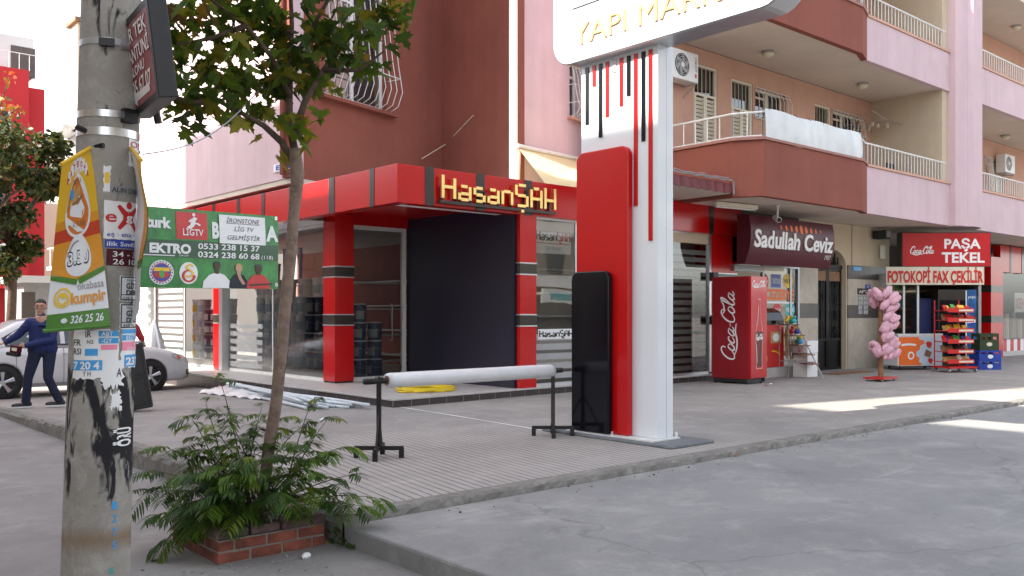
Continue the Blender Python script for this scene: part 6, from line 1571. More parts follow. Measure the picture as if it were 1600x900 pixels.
# crates
def crate(label, x, y, z, rz, mat, sx_=.30, sy_=.2, h=.27, band='white_paint'):
    t = thing('bottle_crate', label, 'crate', (x, y, z), rz, 'plastic bottle crates beside the kiosk')
    m = MB()
    for (a0, a1, b0, b1) in ((-sx_, sx_, -sy_, -sy_ + .015), (-sx_, sx_, sy_ - .015, sy_), (-sx_, -sx_ + .015, -sy_ + .0151, sy_ - .0151), (sx_ - .015, sx_, -sy_ + .0151, sy_ - .0151)):
        m.box(a0, a1, b0, b1, 0.0, h * .62); m.box(a0, a1, b0, b1, h * .80, h)
        if a1 - a0 > .1:
            for k in range(4): q = a0 + (a1 - a0 - .05) * k / 3; m.box(q, q + .05, b0, b1, h * .62, h * .80)
        else:
            for q in (b0, b1 - .05): m.box(a0, a1, q, q + .05, h * .62, h * .80)
    m.build('walls', mat, t); MB().box(-sx_ + .016, sx_ - .016, -sy_ + .016, sy_ - .016, .01, .025).build('bottom', mat, t)
    m = MB(); m.disc(frame((0, -sy_ - .001, 0), (1, 0, 0)), 0, h * .36, .075, .05, .0015); m.build('printed_mark', band, t)
    return t
pc = onZ(1539, 577, .2)
crate('bottom blue bottle crate of the stack by the kiosk', pc.x, pc.y, .2, RAD(-35), 'blue_paint', h=.24)
crate('upper blue bottle crate under the dark green crate', pc.x + .01, pc.y, .442, RAD(-33), 'blue_paint', h=.24)
pm('crate_green', (0.03, 0.05, 0.02), 0.4, var=0.1)
crate('dark green bottle crate on top of the two blue crates', pc.x, pc.y, .684, RAD(-36), 'crate_green', sx_=.25, sy_=.18, h=.42, band='cream_paint')
# candy floss tree
cf = thing('candy_floss_stand', 'wooden post on a red wheeled base hung with candy floss bags', 'stand', onZ(1376, 595, .2))
MB().box(-.32, .32, -.22, .22, .05, .08).build('base', 'red_paint', cf, bevel=.005)
for x in (-.26, .26):
    for y in (-.16, .16): MB().ball((x, y, .027), .027, 8, 6).build('caster', 'grey_metal', cf)
MB().lathe([(.05, .08), (.045, 1.2), (.042, 1.95)], 12).build('post', 'timber', cf)
pm('candy_floss', (0.93, 0.58, 0.70), 0.5, var=0.14, scale=14, coat=.3, bump=0.4, bscale=20, transl=0.35)
rn = random.Random(17); P0 = cf.location
proto_bag = None
for k in range(58):
    t_ = (k * .6180339) % 1.0
    if k % 4 == 0:                       # the sparse left hand bags: a pair at the top, a group low down
        z = (1.62 + .22 * t_) if k % 8 == 0 else (.52 + .50 * t_); lat = -.115 - .04 * rn.random()
    else: z = .50 + 1.36 * t_; lat = .02 + .24 * rn.random() + (.02 if z < 1.3 else 0)
    dep = -.10 - .08 * rn.random() if k % 3 else .08 * rn.random()
    c = P0 + Vector((RX, RY, 0)) * lat + Vector((FX, FY, 0)) * dep + Vector((0, 0, z))
    if proto_bag is None:
        m = MB(); m.ball((0, 0, 0), (.070, .056, .13), 12, 9)
        for i, v in enumerate(m.v):
            j = 1 + .10 * math.sin(v.z * 60 + v.x * 40); m.v[i] = Vector((v.x * j, v.y * j, v.z))
        proto_bag = m.build('candy_floss_bag', 'candy_floss', smooth=True); o = proto_bag
        tag(o, 'pink candy floss bag hanging on the wooden post', 'candy floss', 'candy floss bags on the post')
    else: o = dup(proto_bag)
    o.location = c; o.rotation_euler = (rn.uniform(-.3, .3), (1 if lat > 0 else -1) * rn.uniform(.45, 1.1), math.atan2(RY, RX) + rn.uniform(-.5, .5)); s = rn.uniform(.9, 1.15); o.scale = (s, s, s)
# number plates and notices on the banded wall
def wall_plate(name, label, u0, v0, u1, v1, mat, txt, tmat, cat='sign', y=GY - .036):
    a = onY(u0, v1, y); b = onY(u1, v0, y); F = frame((a.x, y, a.z), (1, 0, 0)); w, h = b.x - a.x, b.z - a.z
    t = thing(name, label, cat, a); MB().box(0, w, 0, h, -.006, .006, M=lambda p: F(p.x, p.y, p.z)).build('plate', mat, t, world=True)
    m = MB(); n = len(txt)
    for i, tx in enumerate(txt): m.text(F, tx, w / 2, h * (1 - (i + .8) / n), h * .55 / n, w * .8, .008, align='C')
    if txt: m.build('lettering', tmat, t, world=True)
wall_plate('street_plate', 'small blue plate high on the dark stone band by the gate', 1333, 417, 1346, 423, 'sky_blue_paint', ['4127 SOK'], 'white_paint')
wall_plate('house_number_plate', 'dark blue house number plate above the notices', 1352, 445, 1360, 451, 'blue_paint', ['7'], 'white_paint')
wall_plate('notice_board', 'grey notice panels with small print on the banded wall', 1341, 462, 1347, 491, 'grey_paint', ['A B', 'C D', 'E F', 'G H'], 'white_paint')
wall_plate('notice_board', 'second grey notice panel right beside the first on the banded wall', 1349, 462, 1356, 491, 'grey_paint', ['K L', 'M N', 'O P', 'R S'], 'white_paint')
wall_plate('name_plate', 'dark name plate with a white strip over the notices', 1340, 451, 1356, 460, 'band_black', ['APT'], 'white_paint')
wall_plate('meter_box', 'cream wall box beside the red kiosk sign', 1375, 384, 1383, 404, 'cream_paint', [], '')
t = thing('wall_speaker', 'dark bracket lamp in the corner left of the red kiosk sign', 'lamp', onY(1382, 366, 11.2)); p = onY(1382, 366, 11.2)
MB().box(p.x - .14, p.x + .14, 11.1, 11.45, p.z - .12, p.z + .1).build('housing', 'black_paint', t, world=True, bevel=.01); MB().box(p.x - .1, p.x + .1, 11.08, 11.098, p.z - .09, p.z + .07).build('front', 'grey_paint', t, world=True)
t = thing('door_mat', 'brown doormat on the pavement in front of the iron gate', 'mat', onZ(1335, 583, .2)); p = onZ(1312, 586, .2); m = MB(); m.box(p.x, p.x + 1.7, p.y, p.y + .45, .202, .215); m.build('mat', 'timber', t, world=True)
# rolls of fabric in the far right shop
rn = random.Random(41)
for k in range(13):
    x = x_r1 + .5 + .3 * k; t = MB(); h = rn.uniform(1.1, 1.35); t.lathe([(.10, .36), (.105, .5), (.10, h + .3)], 12, (x, GY + .35 + .1 * (k % 2), 0)); 
    tag(t.build('fabric_roll', rn.choice(('cream_paint', 'grey_paint', 'cover_grey', 'freezer_blue'))), 'upright fabric roll in the far right shop window', 'fabric roll', 'fabric rolls in the far right window')
wall_plate('window_notice', 'white and red paper notice on the far right shop window', 1585, 458, 1600, 488, 'white_paint', ['', 'İNDİRİM'][1:], 'red_paint', y=GY + .0)

# ================================================================== THINGS ON THE BALCONIES
tp = thing('balcony_sheet', 'white plastic sheet tied along the balcony railing above the maroon sign', 'sheet', (15, 9.68, 4.97))
m = MB(); vs = []; n = 60
for i in range(n + 1):
    x = 14.88 + 3.68 * i / n
    for j, z in enumerate((4.93, 5.1, 5.3, 5.52)):
        y = 9.70 - .03 - .02 * (j in (1, 2)) - .009 * math.sin(x * 3.1 + j * 1.2) - .004 * math.sin(x * 17 + 2.2 * math.sin(x * 2.3) + j)
        vs.append((x, y, z + (.015 * math.sin(x * 4.2) if j in (0, 3) else 0)))
m.add(vs, [(4 * i + j, 4 * i + 4 + j, 4 * i + 5 + j, 4 * i + 1 + j) for i in range(n) for j in range(3)])
pm('sheet_white', (0.66, 0.68, 0.68), 0.5, var=0.07, scale=2.5, streak=0.05); m.build('cloth', 'sheet_white', tp, world=True, smooth=True)
m = MB()
for k in range(8): m.tube([(15 + .5 * k, 9.66, 5.5), (15 + .5 * k, 9.72, 5.56)], .006, 4)
m.build('ties', 'black_paint', tp, world=True)
def ac(label, P, w=.82, txt=None):
    t = thing('air_conditioner', label, 'air conditioner', P, 0, 'outdoor air conditioner units')
    h, d = .60, .30
    MB().box(0, w, -d, 0, 0, h).build('case', 'white_plastic', t, bevel=.015)
    F = frame((0, -d - .001, 0), (1, 0, 0)); c = w * .38
    MB().disc(F, c, h / 2, .235, .235, .001, 28).build('fan_opening', 'black_paint', t)
    m = MB()
    for k in range(6):
        a = RAD(60 * k); m.ribbon(F, [(c + .05 * math.cos(a), h / 2 + .05 * math.sin(a)), (c + .13 * math.cos(a + .2), h / 2 + .13 * math.sin(a + .2)), (c + .20 * math.cos(a + .5), h / 2 + .20 * math.sin(a + .5))], .07, .004)
    m.build('fan_blades', 'grey_paint', t)
    m = MB()
    for r in (.06, .11, .16, .21): m.tube([F(c + r * math.cos(a), h / 2 + r * math.sin(a), .012) for a in [math.pi * k / 12 for k in range(25)]], .004, 4)
    m.disc(F, c, h / 2, .05, .05, .014); m.build('fan_grille', 'white_plastic', t)
    for x in (.1, w - .1): m = MB(); m.tube([(x, 0.02, -.03), (x, -d, -.03)], .014, 5); m.tube([(x, 0.02, -.25), (x, -d, -.03)], .010, 5); m.build('bracket', 'grey_metal', t)
    if txt:
        m = MB(); m.text(lambda x, y, z=0: F(w - .06 - y, .22 + x, z), txt, 0, 0, .07, .3, .003, shear=.2); m.build('lettering', 'black_paint', t)
        m = MB(); m.art(F, [(w - .12, .10), (w - .065, .09), (w - .06, .17), (w - .115, .18)], .003); m.build('red_mark', 'red_paint', t)
    return t
p = onY(1090, 131, 11.48); ac('white air conditioner unit beside the pylon above the left balcony doors', (p.x - .86, 11.76, p.z), .86, 'airfel')
p = onY(1574, 268, 11.4); ac('white air conditioner unit on the balcony wall right of the column', (p.x, 11.76, p.z))
dr_ = thing('drying_rack', 'metal clothes airer hung on the cream end wall of the balcony', 'clothes airer', onX(1378, 198, 23.1))
p = onX(1378, 198, 23.0); m = MB()
for k in range(7): m.tube([(p.x - .1 - .13 * k, p.y - .5, p.z + .05 * math.sin(k)), (p.x - .1 - .13 * k, p.y + .55, p.z + .05 * math.sin(k))], .009, 5)
for y in (-.45, .5): m.tube([(p.x + .2, p.y + y, p.z), (p.x - 1.0, p.y + y, p.z + .03)], .010, 5); 
for k in range(3): m.tube([(p.x + .2, p.y - .3 + .3 * k, p.z), (p.x - .7, p.y - .1 + .2 * k, p.z + .3)], .008, 5)
m.build('frame', 'steel', dr_, world=True)
rn = random.Random(14)
for k in range(9): q = rn.uniform(-.4, .4); MB().box(p.x - .3 - .06 * k, p.x - .27 - .06 * k, p.y + q, p.y + q + .05, p.z - .12, p.z - .01).build('peg', 'cream_paint', dr_, world=True)
ch = thing('balcony_chair', 'black plastic chair behind the pink balcony railing', 'chair', (22.3, 10.6, Z1 + .14))
m = MB(); x, y, z = 22.3, 10.6, Z1 + .14
MB().box(x - .25, x + .25, y - .25, y + .25, z + .78, z + .82).build('seat', 'black_paint', ch, world=True); MB().box(x - .25, x + .25, y + .22, y + .26, z + .82, z + 1.42).build('backrest', 'black_paint', ch, world=True)
for a_ in (-.22, .22):
    for b_ in (-.22, .22): MB().box(x + a_ - .02, x + a_ + .02, y + b_ - .02, y + b_ + .02, z, z + .78).build('leg', 'black_paint', ch, world=True)
pt = thing('flower_tub', 'dark round tub at the corner of the lower balcony railing', 'tub', (19.3, 10.3, Z1 + .14))
MB().lathe([(.2, 0.75), (.27, 1.05), (.27, 1.3), (.24, 1.3), (.22, 1.1), (.0, 1.1)], 16).build('pot', 'black_paint', pt); MB().lathe([(.25, 0), (.25, .75)], 12).build('support', 'grey_paint', pt)
m = MB()
for k in range(12): a = k * .55; m.tube([(0, 0, 1.1), (.1 * math.cos(a), .1 * math.sin(a), 1.5), (.22 * math.cos(a), .22 * math.sin(a), 1.75 + .1 * (k % 3))], .012, 4)
m.build('stalks', 'dark_iron', pt)
# blue lettered plate on the lit side wall, loose cables
w1 = thing('wall_plate', 'white plate with blue letters low on the sunlit pink side wall', 'sign', onX(442, 262, 7.58))
a, b = onX(428, 270, 7.59), onX(456, 250, 7.59); F = frame((7.585, a.y, a.z), (0, -1, 0)); w_, h_ = a.y - b.y, b.z - a.z
MB().box(0, w_, 0, h_, -.008, .004, M=lambda p: F(p.x, p.y, p.z)).build('plate', 'white_paint', w1, world=True)
m = MB(); m.text(F, 'E', .1, h_ * .22, h_ * .6, w_ * .25, .008, bold=.04); m.sheet(F, w_ * .5, w_ * .97, h_ * .08, h_ * .92, .006); m.build('lettering', 'blue_paint', w1, world=True)
m = MB(); p0_ = pax(2.45) + toC * .1 + rtC * .17; p1_ = atd(412, 132, 6.3); P_ = [p0_ + (p1_ - p0_) * t + Vector((0, 0, -.12 * math.sin(math.pi * t))) for t in [i / 12 for i in range(13)]]
m.tube(P_, .004, 5); tag(m.build('overhead_wire', 'cover_grey'), 'thin pale wire running from the pole into the maple', 'wire')
m = MB(); P_ = [online(652, 249, pA, dW), online(690, 226, pA, dW), online(736, 205, pA, dW)]; P_ = [p + Vector((.03, -.12, 0)) for p in P_]; P_[2] = Vector((11.95, 14.9, P_[2].z)); m.tube(P_, .009, 5)
tag(m.build('stay_cable', 'cream_paint'), 'pale cable slanting up the brown wall above the red fascia', 'cable')
# ================================================================== WHITE CAR parked nose to the shop
def make_car(loc, rz):
    t = thing('parked_car', 'white saloon car parked nose towards the shop behind the walking man', 'car', loc, rz)
    pm('car_white', (0.66, 0.67, 0.69), 0.22, var=0.02, coat=0.7); pm('tyre_rubber', (0.02, 0.02, 0.021), 0.8, var=0.2, scale=20)
    pm('car_grey', (0.28, 0.29, 0.30), 0.4, var=0.05); pm('lamp_glass', (0.55, 0.57, 0.60), 0.1, var=0.25, scale=14, coat=0.8)
    def interp(P, x):
        if x <= P[0][0]: return P[0][1]
        for (a, b), (c, d) in zip(P, P[1:]):
            if x <= c:
                k = (x - a) / (c - a); k = k * k * (3 - 2 * k) * .35 + k * .65; return b + (d - b) * k
        return P[-1][1]
    top = [(-2.26, .62), (-2.2, .84), (-2.08, .95), (-1.6, .99), (-1.0, .975), (.95, .95), (1.35, .885), (1.75, .80), (2.03, .70), (2.18, .60), (2.26, .48)]
    low = [(-2.26, .50), (-2.2, .34), (-2.05, .25), (-1.6, .21), (1.6, .20), (2.0, .21), (2.18, .25), (2.26, .40)]
    wid = [(-2.26, .60), (-2.15, .74), (-1.9, .82), (-1.2, .86), (1.2, .86), (1.7, .83), (2.0, .74), (2.16, .60), (2.26, .40)]
    AX = (-1.32, 1.30); AR = .355
    def zlo(x):
        z = interp(low, x)
        for a in AX:
            if abs(x - a) < AR: z = max(z, .31 + math.sqrt(AR ** 2 - (x - a) ** 2))
        return z
    def wy(x, z):
        w = interp(wid, x); zt = interp(top, x)
        q = (z - .58) / .4
        w *= 1 - .045 * q * q
        if z > zt - .10: w *= 1 - .10 * ((z - zt + .10) / .10) ** 2
        if z < .32: w *= 1 - .04 * (.32 - z) / .12
        return w
    X = sorted(set([-2.26 + 4.52 * i / 84 for i in range(85)] + [a + s * AR * .9999 for a in AX for s in (-1, 1)] + [a + s * AR * 1.0001 for a in AX for s in (-1, 1)] + [a + AR * math.sin(k * .26) for a in AX for k in range(-6, 7)]))
    rows, tops = 9, 9
    m = MB(); vs = []; fs = []; n = rows * 2 + tops
    for x in X:
        a, b = zlo(x), interp(top, x); ring = []
        for k in range(rows): z = a + (b - a) * k / (rows - 1); ring.append((x, -wy(x, z), z))
        w = wy(x, b)
        for k in range(1, tops + 1): s_ = -1 + 2 * k / (tops + 1); ring.append((x, s_ * w, b + .035 * (1 - s_ * s_)))
        for k in range(rows): z = b + (a - b) * k / (rows - 1); ring.append((x, wy(x, z), z))
        vs += ring
    for i in range(len(X) - 1):
        for k in range(n): fs.append((i * n + k, (i + 1) * n + k, (i + 1) * n + (k + 1) % n, i * n + (k + 1) % n))
    fs += [tuple(range(n)), tuple(range(len(vs) - 1, len(vs) - n - 1, -1))]
    m.add(vs, fs); body = m.build('body', 'car_white', t, smooth=True)
    roof = [(-1.78, .985), (-1.35, 1.24), (-1.0, 1.41), (-.6, 1.465), (-.1, 1.475), (.22, 1.44), (.6, 1.22), (1.02, .955)]
    def gw(z): q = max(0, (z - .93) / .54); return .80 - .21 * q ** 1.15
    m = MB(); vs = []; fs = []; rows, tops = 8, 9; n = rows * 2 + tops; GX = [-1.78 + 2.8 * i / 44 for i in range(45)]
    for x in GX:
        b = interp(roof, x); a = .93; ring = []
        for k in range(rows): z = a + (b - a) * k / (rows - 1); ring.append((x, -gw(z) + (.03 if k == rows - 1 else 0), z))
        w = gw(b) - .03
        for k in range(1, tops + 1): s_ = -1 + 2 * k / (tops + 1); ring.append((x, s_ * w, b + .03 * (1 - s_ * s_)))
        for k in range(rows): z = b + (a - b) * k / (rows - 1); ring.append((x, gw(z) - (.03 if k == 0 else 0), z))
        vs += ring
    for i in range(len(GX) - 1):
        for k in range(n): fs.append((i * n + k, (i + 1) * n + k, (i + 1) * n + (k + 1) % n, i * n + (k + 1) % n))
    m.add(vs, fs); m.build('roof', 'car_white', t, smooth=True)
    def side_patch(pts, s, off=.005): return [(x, s * (gw(z) + off), z) for x, z in pts]
    def dense(P, k=5): return [(P[i][0] + (P[(i + 1) % len(P)][0] - P[i][0]) * j / k, P[i][1] + (P[(i + 1) % len(P)][1] - P[i][1]) * j / k) for i in range(len(P)) for j in range(k)]
    for s in (-1, 1):
        for P in ([(.80, .985), (.28, 1.37), (-.26, 1.405), (-.26, .985)], [(-.34, .985), (-.34, 1.405), (-.80, 1.37), (-1.20, 1.16), (-1.20, .985)]):
            w = MB(); pts = side_patch(dense(P), s); w.add(pts, [tuple(range(len(pts)))]); w.build('side_window', 'car_glass', t)
        w = MB(); pts = side_patch([(.9, .965), (.3, 1.40), (-.3, 1.43), (-.85, 1.40), (-1.32, 1.12), (-1.26, .965)], s, .0025); w.add(pts, [tuple(range(len(pts)))]); w.build('window_trim', 'black_paint', t)
        # door lines, handles, rub strip, mirror
        l = MB(); yb = lambda x, z: s * (wy(x, z) + .003)
        for x0 in (.86, -.30, -1.10):
            for k in range(14):
                z = .27 + .70 * k / 14; z2 = z + .05
                xx = lambda z: x0 - (.18 * max(0, (.62 - z) / .4) if x0 == -1.10 else 0) * -1.0
                l.add([(xx(z) - .004, yb(xx(z), z), z), (xx(z) + .004, yb(xx(z), z), z), (xx(z2) + .004, yb(xx(z2), z2), z2), (xx(z2) - .004, yb(xx(z2), z2), z2)], [(0, 1, 2, 3)])
        l.build('door_seam', 'black_paint', t)
        for x0 in (-.16, -1.0): h = MB(); h.tube([(x0, s * (wy(x0, .82) - .005), .82), (x0 - .03, s * (wy(x0, .82) + .03), .825), (x0 - .13, s * (wy(x0, .82) + .03), .825), (x0 - .16, s * (wy(x0, .82) - .005), .82)], .012, 6); h.build('door_handle', 'car_white', t)
        mr = MB(); mr.ball((.70, s * .95, 1.04), (.06, .10, .075), 10, 8); mr.tube([(.72, s * .80, .98), (.71, s * .90, 1.02)], .02, 6); mr.build('mirror', 'car_white', t, smooth=True)
        st_ = MB(); 
        for k in range(30):
            x = -.9 + 1.78 * k / 30; x2 = x + 1.78 / 30
            st_.add([(x, yb(x, .23) , .21), (x2, yb(x2, .23), .21), (x2, yb(x2, .29), .28), (x, yb(x, .29), .28)], [(0, 1, 2, 3)])
        st_.build('sill', 'car_grey', t)
        hl = MB(); P = [(1.72, .735), (1.84, .765), (2.02, .69), (2.15, .60), (2.10, .565), (1.94, .60), (1.80, .66)]
        pts = [(x, s * (wy(x, z) + .006), z) for x, z in dense(P, 4)]; hl.add(pts, [tuple(range(len(pts)))]); hl.build('headlight', 'lamp_glass', t)
        hb = MB(); pts = [(x, s * (wy(x, z) + .008), z) for x, z in dense([(1.84, .71), (1.93, .71), (1.96, .65), (1.88, .64)], 3)]; hb.add(pts, [tuple(range(len(pts)))]); hb.build('indicator', 'orange_paint', t)
        tl = MB(); P = [(-2.22, .66), (-2.19, .86), (-1.92, .88), (-1.96, .72)]; pts = [(x, s * (wy(x, z) + .006), z) for x, z in dense(P, 4)]; tl.add(pts, [tuple(range(len(pts)))]); tl.build('tail_light', 'red_gloss', t)
        fg = MB(); P = [(2.08, .42), (2.17, .42), (2.17, .30), (2.10, .30)]; pts = [(x, s * (wy(x, z) + .005), z) for x, z in dense(P, 3)]; fg.add(pts, [tuple(range(len(pts)))]); fg.build('bumper_vent', 'black_paint', t)
    ws_ = MB(); vs = []
    for k in range(9):
        u = k / 8; x = .98 - .70 * u; z = interp(roof, x)
        for j in range(9): q = -1 + j / 4; vs.append((x + .012, q * (gw(z) - .10), z + .03 * (1 - q * q) + .010))
    ws_.add(vs, [(k * 9 + j, k * 9 + j + 1, k * 9 + j + 10, k * 9 + j + 9) for k in range(8) for j in range(8)]); ws_.build('windscreen', 'car_glass', t, smooth=True)
    gr = MB(); gr.box(2.205, 2.268, -.30, .30, .50, .58); gr.build('radiator_grille', 'black_paint', t); MB().box(2.22, 2.275, -.26, .26, .34, .45).build('number_plate', 'white_paint', t)
    for x in AX:
        for s in (-1, 1):
            y0 = s * .70
            well = MB(); well.lathe([(.345, 0), (.345, .22)], 24, (x, (y0 - .12 if s > 0 else y0 - .10), .31), 'Y'); well.build('wheel_well', 'black_paint', t)
            w = MB(); w.lathe([(.20, -.10), (.285, -.105), (.31, -.08), (.316, 0), (.31, .08), (.285, .105), (.20, .10)], 32, (x, s * .755, .312), 'Y', capb=False, capt=False); wh = w.build('wheel', 'tyre_rubber', t, smooth=True)
            rm = MB(); rm.lathe([(.205, -.095), (.215, -.10), (.20, -.02), (.20, .02), (.215, .10), (.205, .095)], 28, (x, s * .755, .312), 'Y', capb=False, capt=False)
            yo = s * .755 + s * .085
            for k in range(5):
                a = RAD(72 * k + 18)
                for dd_ in (-.10, .10): rm.tube([(x + .03 * math.cos(a), yo, .312 + .03 * math.sin(a)), (x + .20 * math.cos(a + dd_), yo + s * .01, .312 + .20 * math.sin(a + dd_))], .022, 6)
            rm.lathe([(.05, -.015), (.05, .015)], 14, (x, yo, .312), 'Y'); rm.build('rim', 'aluminium', wh, smooth=False)
    sd = MB(); 
    for y in (-.35, .35): sd.box(-.2, .25, y - .22, y + .22, .5, .95); sd.box(-.32, -.2, y - .2, y + .2, .5, 1.22)
    sd.box(-1.2, -1.05, -.6, .6, .5, 1.15); sd.build('seat', 'grey_paint', t, bevel=.03)
    return t
make_car((5.05, 19.05, 0.035), 0)

# ================================================================== PEOPLE
def remesh(mb, voxel, smooth=6):
    me = bpy.data.meshes.new('tmp'); me.from_pydata([tuple(p) for p in mb.v], [], mb.f)
    o = bpy.data.objects.new('tmp', me); COL.objects.link(o)
    r = o.modifiers.new('r', 'REMESH'); r.mode = 'VOXEL'; r.voxel_size = voxel; r.use_smooth_shade = True
    s = o.modifiers.new('s', 'SMOOTH'); s.iterations = smooth; s.factor = .5
    out = bpy.data.meshes.new_from_object(o.evaluated_get(bpy.context.evaluated_depsgraph_get()))
    bpy.data.objects.remove(o); bpy.data.meshes.remove(me); return out
def mesh_obj(name, me, mat, parent):
    me.materials.clear(); me.materials.append(MATS[mat]); me.name = name
    for p in me.polygons: p.use_smooth = True
    o = bpy.data.objects.new(name, me); COL.objects.link(o); o.parent = parent; return o
def hand(mb, wrist, d, n, side, grip=.5):
    """palm and five fingers; d: direction of the fingers, n: back-of-hand normal"""
    d = Vector(d).normalized(); n = Vector(n); n = (n - d * n.dot(d)).normalized(); s = d.cross(n) * side; w = Vector(wrist)
    for q in (-.024, -.008, .008, .024): mb.capsule(w + s * q * .8, w + d * .085 + s * q, .016, .014, 8)
    for q, L in ((-.029, .066), (-.010, .076), (.010, .072), (.029, .056)):
        p0 = w + d * .085 + s * q; p1 = p0 + (d * math.cos(grip * .7) - n * math.sin(grip * .7)) * L * .5; p2 = p1 + (d * math.cos(grip * 1.7) - n * math.sin(grip * 1.7)) * L * .5
        mb.capsule(p0, p1, .0098, .009, 7); mb.capsule(p1, p2, .009, .0078, 7)
    t0 = w + d * .03 - s * .028; t1 = t0 + (d * .6 - s * .75).normalized() * .04; t2 = t1 + (d * .9 - s * .2 - n * .3 * grip).normalized() * .034
    mb.capsule(t0, t1, .014, .011, 7); mb.capsule(t1, t2, .011, .009, 7)
def person(label, loc, rz, J, top_mat, leg_mat, skin, hair_mat, shoe_mat, face_dir, hooded=False):
    P = {k: Vector(v) for k, v in J.items() if not k.startswith('grip')}
    t = thing('person', label, 'person', loc, rz)
    f = Vector(face_dir).normalized(); up = Vector((0, 0, 1)); sd = f.cross(up).normalized(); H = P['head']
    b = MB()
    M = Matrix((sd, f, up)).transposed().to_4x4()
    b.ball(H + up * .02, (.074, .092, .108), 16, 12, M); b.ball(H + f * .018 - up * .06, (.055, .066, .068), 12, 9, M)
    b.capsule(H - up * .06 - f * .02, P['neck'], .052, .058, 12)
    b.capsule(H + f * .088 + up * .012, H + f * .108 - up * .022, .009, .015, 7)                # nose
    b.capsule(H + f * .086 - up * .055 - sd * .018, H + f * .086 - up * .055 + sd * .018, .009, .009, 7)   # lips
    b.capsule(H + f * .085 + up * .045 - sd * .045, H + f * .085 + up * .045 + sd * .045, .012, .012, 7)   # brow
    b.ball(H + f * .066 - up * .10, (.026, .022, .02), 8, 6, M)                                     # chin
    for s in (-1, 1): b.ball(H + sd * s * .078 - f * .008, (.014, .024, .034), 8, 6, M)             # ears
    ch = (P['shL'] + P['shR']) / 2
    b.capsule(P['neck'] - up * .04, P['pelvis'], .10, .11, 12); b.capsule(P['shL'], P['shR'], .06, .06, 10)
    for s in 'LR':
        b.capsule(P['sh' + s], P['el' + s], .052, .042, 10); b.capsule(P['el' + s], P['wr' + s], .042, .028, 10)
        b.capsule(P['hip' + s], P['kn' + s], .085, .058, 10); b.capsule(P['kn' + s], P['an' + s], .055, .038, 10); b.capsule(P['an' + s], P['an' + s] + Vector(J['foot' + s]) * .1 - up * .04, .035, .03, 8)
        hand(b, P['wr' + s], J['hd' + s], J['hn' + s], 1 if s == 'L' else -1, J.get('grip' + s, .5))
    mesh_obj('body', remesh(b, .0075, 3), skin, t)
    e = MB()
    for s in (-1, 1): e.ball(H + f * .082 + up * .022 + sd * s * .033, (.011, .008, .005), 10, 7, M)
    e.build('eye_whites', 'white_paint', t, smooth=True); e = MB()
    for s in (-1, 1):
        e.ball(H + f * .0905 + up * .022 + sd * s * .033, (.008, .004, .008), 8, 6, M)
    e.build('irises', 'black_paint', t, smooth=True)
    h = MB(); h.ball(H + up * .05 - f * .012, (.082, .098, .092), 16, 12, M)
    h.v = [v if (v - H).dot(up) > .055 - .075 * max(0, -(v - H).dot(f)) / .09 or (v - H).dot(f) < .0 else v - f * .05 + up * .0 for v in h.v]
    h.v = [v if (v - H).dot(up) > -.03 else v + up * ((-.03) - (v - H).dot(up)) for v in h.v]
    mesh_obj('hair', remesh(h, .012, 3), hair_mat, t)
    # jacket
    j = MB(); pel = P['pelvis']
    for q in (-.075, 0, .075):
        a = ch + (P['shR'] - P['shL']).normalized() * q - up * .05; c = pel + (P['hipR'] - P['hipL']).normalized() * q * 1.15 - up * .0
        j.capsule(a, c, .112, .124, 12)
    j.capsule(P['shL'] - up * .01, P['shR'] - up * .01, .078, .078, 12); j.capsule(P['neck'] - up * .06, P['neck'] + up * .02, .095, .070, 12)
    for s in 'LR':
        w = P['el' + s] + (P['wr' + s] - P['el' + s]) * .95; mid = (P['el' + s] + w) / 2
        j.capsule(P['sh' + s] - up * .01, P['el' + s], .072, .060, 12); j.capsule(P['el' + s], w, .060, .046, 12)
        rn = random.Random(4 if s == 'L' else 6)
        for k in range(4): q = P['sh' + s].lerp(P['el' + s], .3 + .22 * k); j.ball(q + Vector((rn.uniform(-.03, .03), rn.uniform(-.03, .03), 0)), (.062, .062, .018), 8, 6)
    for k in range(6): z = k * .075; j.ball(pel + up * (.0 + z) + Vector((rn.uniform(-.08, .08), rn.uniform(-.10, 0), 0)), (.13, .10, .018), 10, 6)
    mesh_obj('jacket', remesh(j, .013, 4), top_mat, t)
    l = MB(); l.capsule(P['hipL'] + up * .06, P['hipR'] + up * .06, .115, .115, 12)
    for s in 'LR':
        l.capsule(P['hip' + s], P['kn' + s], .102, .072, 12); l.capsule(P['kn' + s], P['an' + s] - up * .02, .070, .062, 12)
        for k in range(4): q = P['kn' + s].lerp(P['an' + s], .55 + .14 * k); l.ball(q, (.075, .078, .014), 10, 6)
    mesh_obj('trousers', remesh(l, .013, 4), leg_mat, t)
    for s in 'LR':
        d = Vector(J['foot' + s]).normalized(); a = P['an' + s]; o = MB()
        o.capsule(a - d * .05 - up * .045, a + d * .08 - up * .055, .042, .042, 10); o.capsule(a + d * .08 - up * .055, a + d * .17 - up * .062, .042, .034, 10); o.capsule(a + up * .0, a - up * .04, .05, .05, 10)
        sh_ = mesh_obj('shoe', remesh(o, .010, 3), shoe_mat, t)
        so_ = MB(); q = d.cross(up); pts = [(-.09, .03), (-.095, -.03), (.10, -.044), (.19, -.03), (.205, 0), (.19, .03), (.10, .044)]
        base = a - up * .098
        so_.prism(pts, 0, .022, lambda x, y, z: base + d * x + q * y + up * z); so_.build('sole', 'white_plastic', sh_)
    return t
pm('jacket_blue', (0.010, 0.022, 0.12), 0.75, var=0.12, scale=6, bump=.15, bscale=30); pm('denim_navy', (0.015, 0.022, 0.055), 0.85, var=0.18, scale=8, bump=.15, bscale=60)
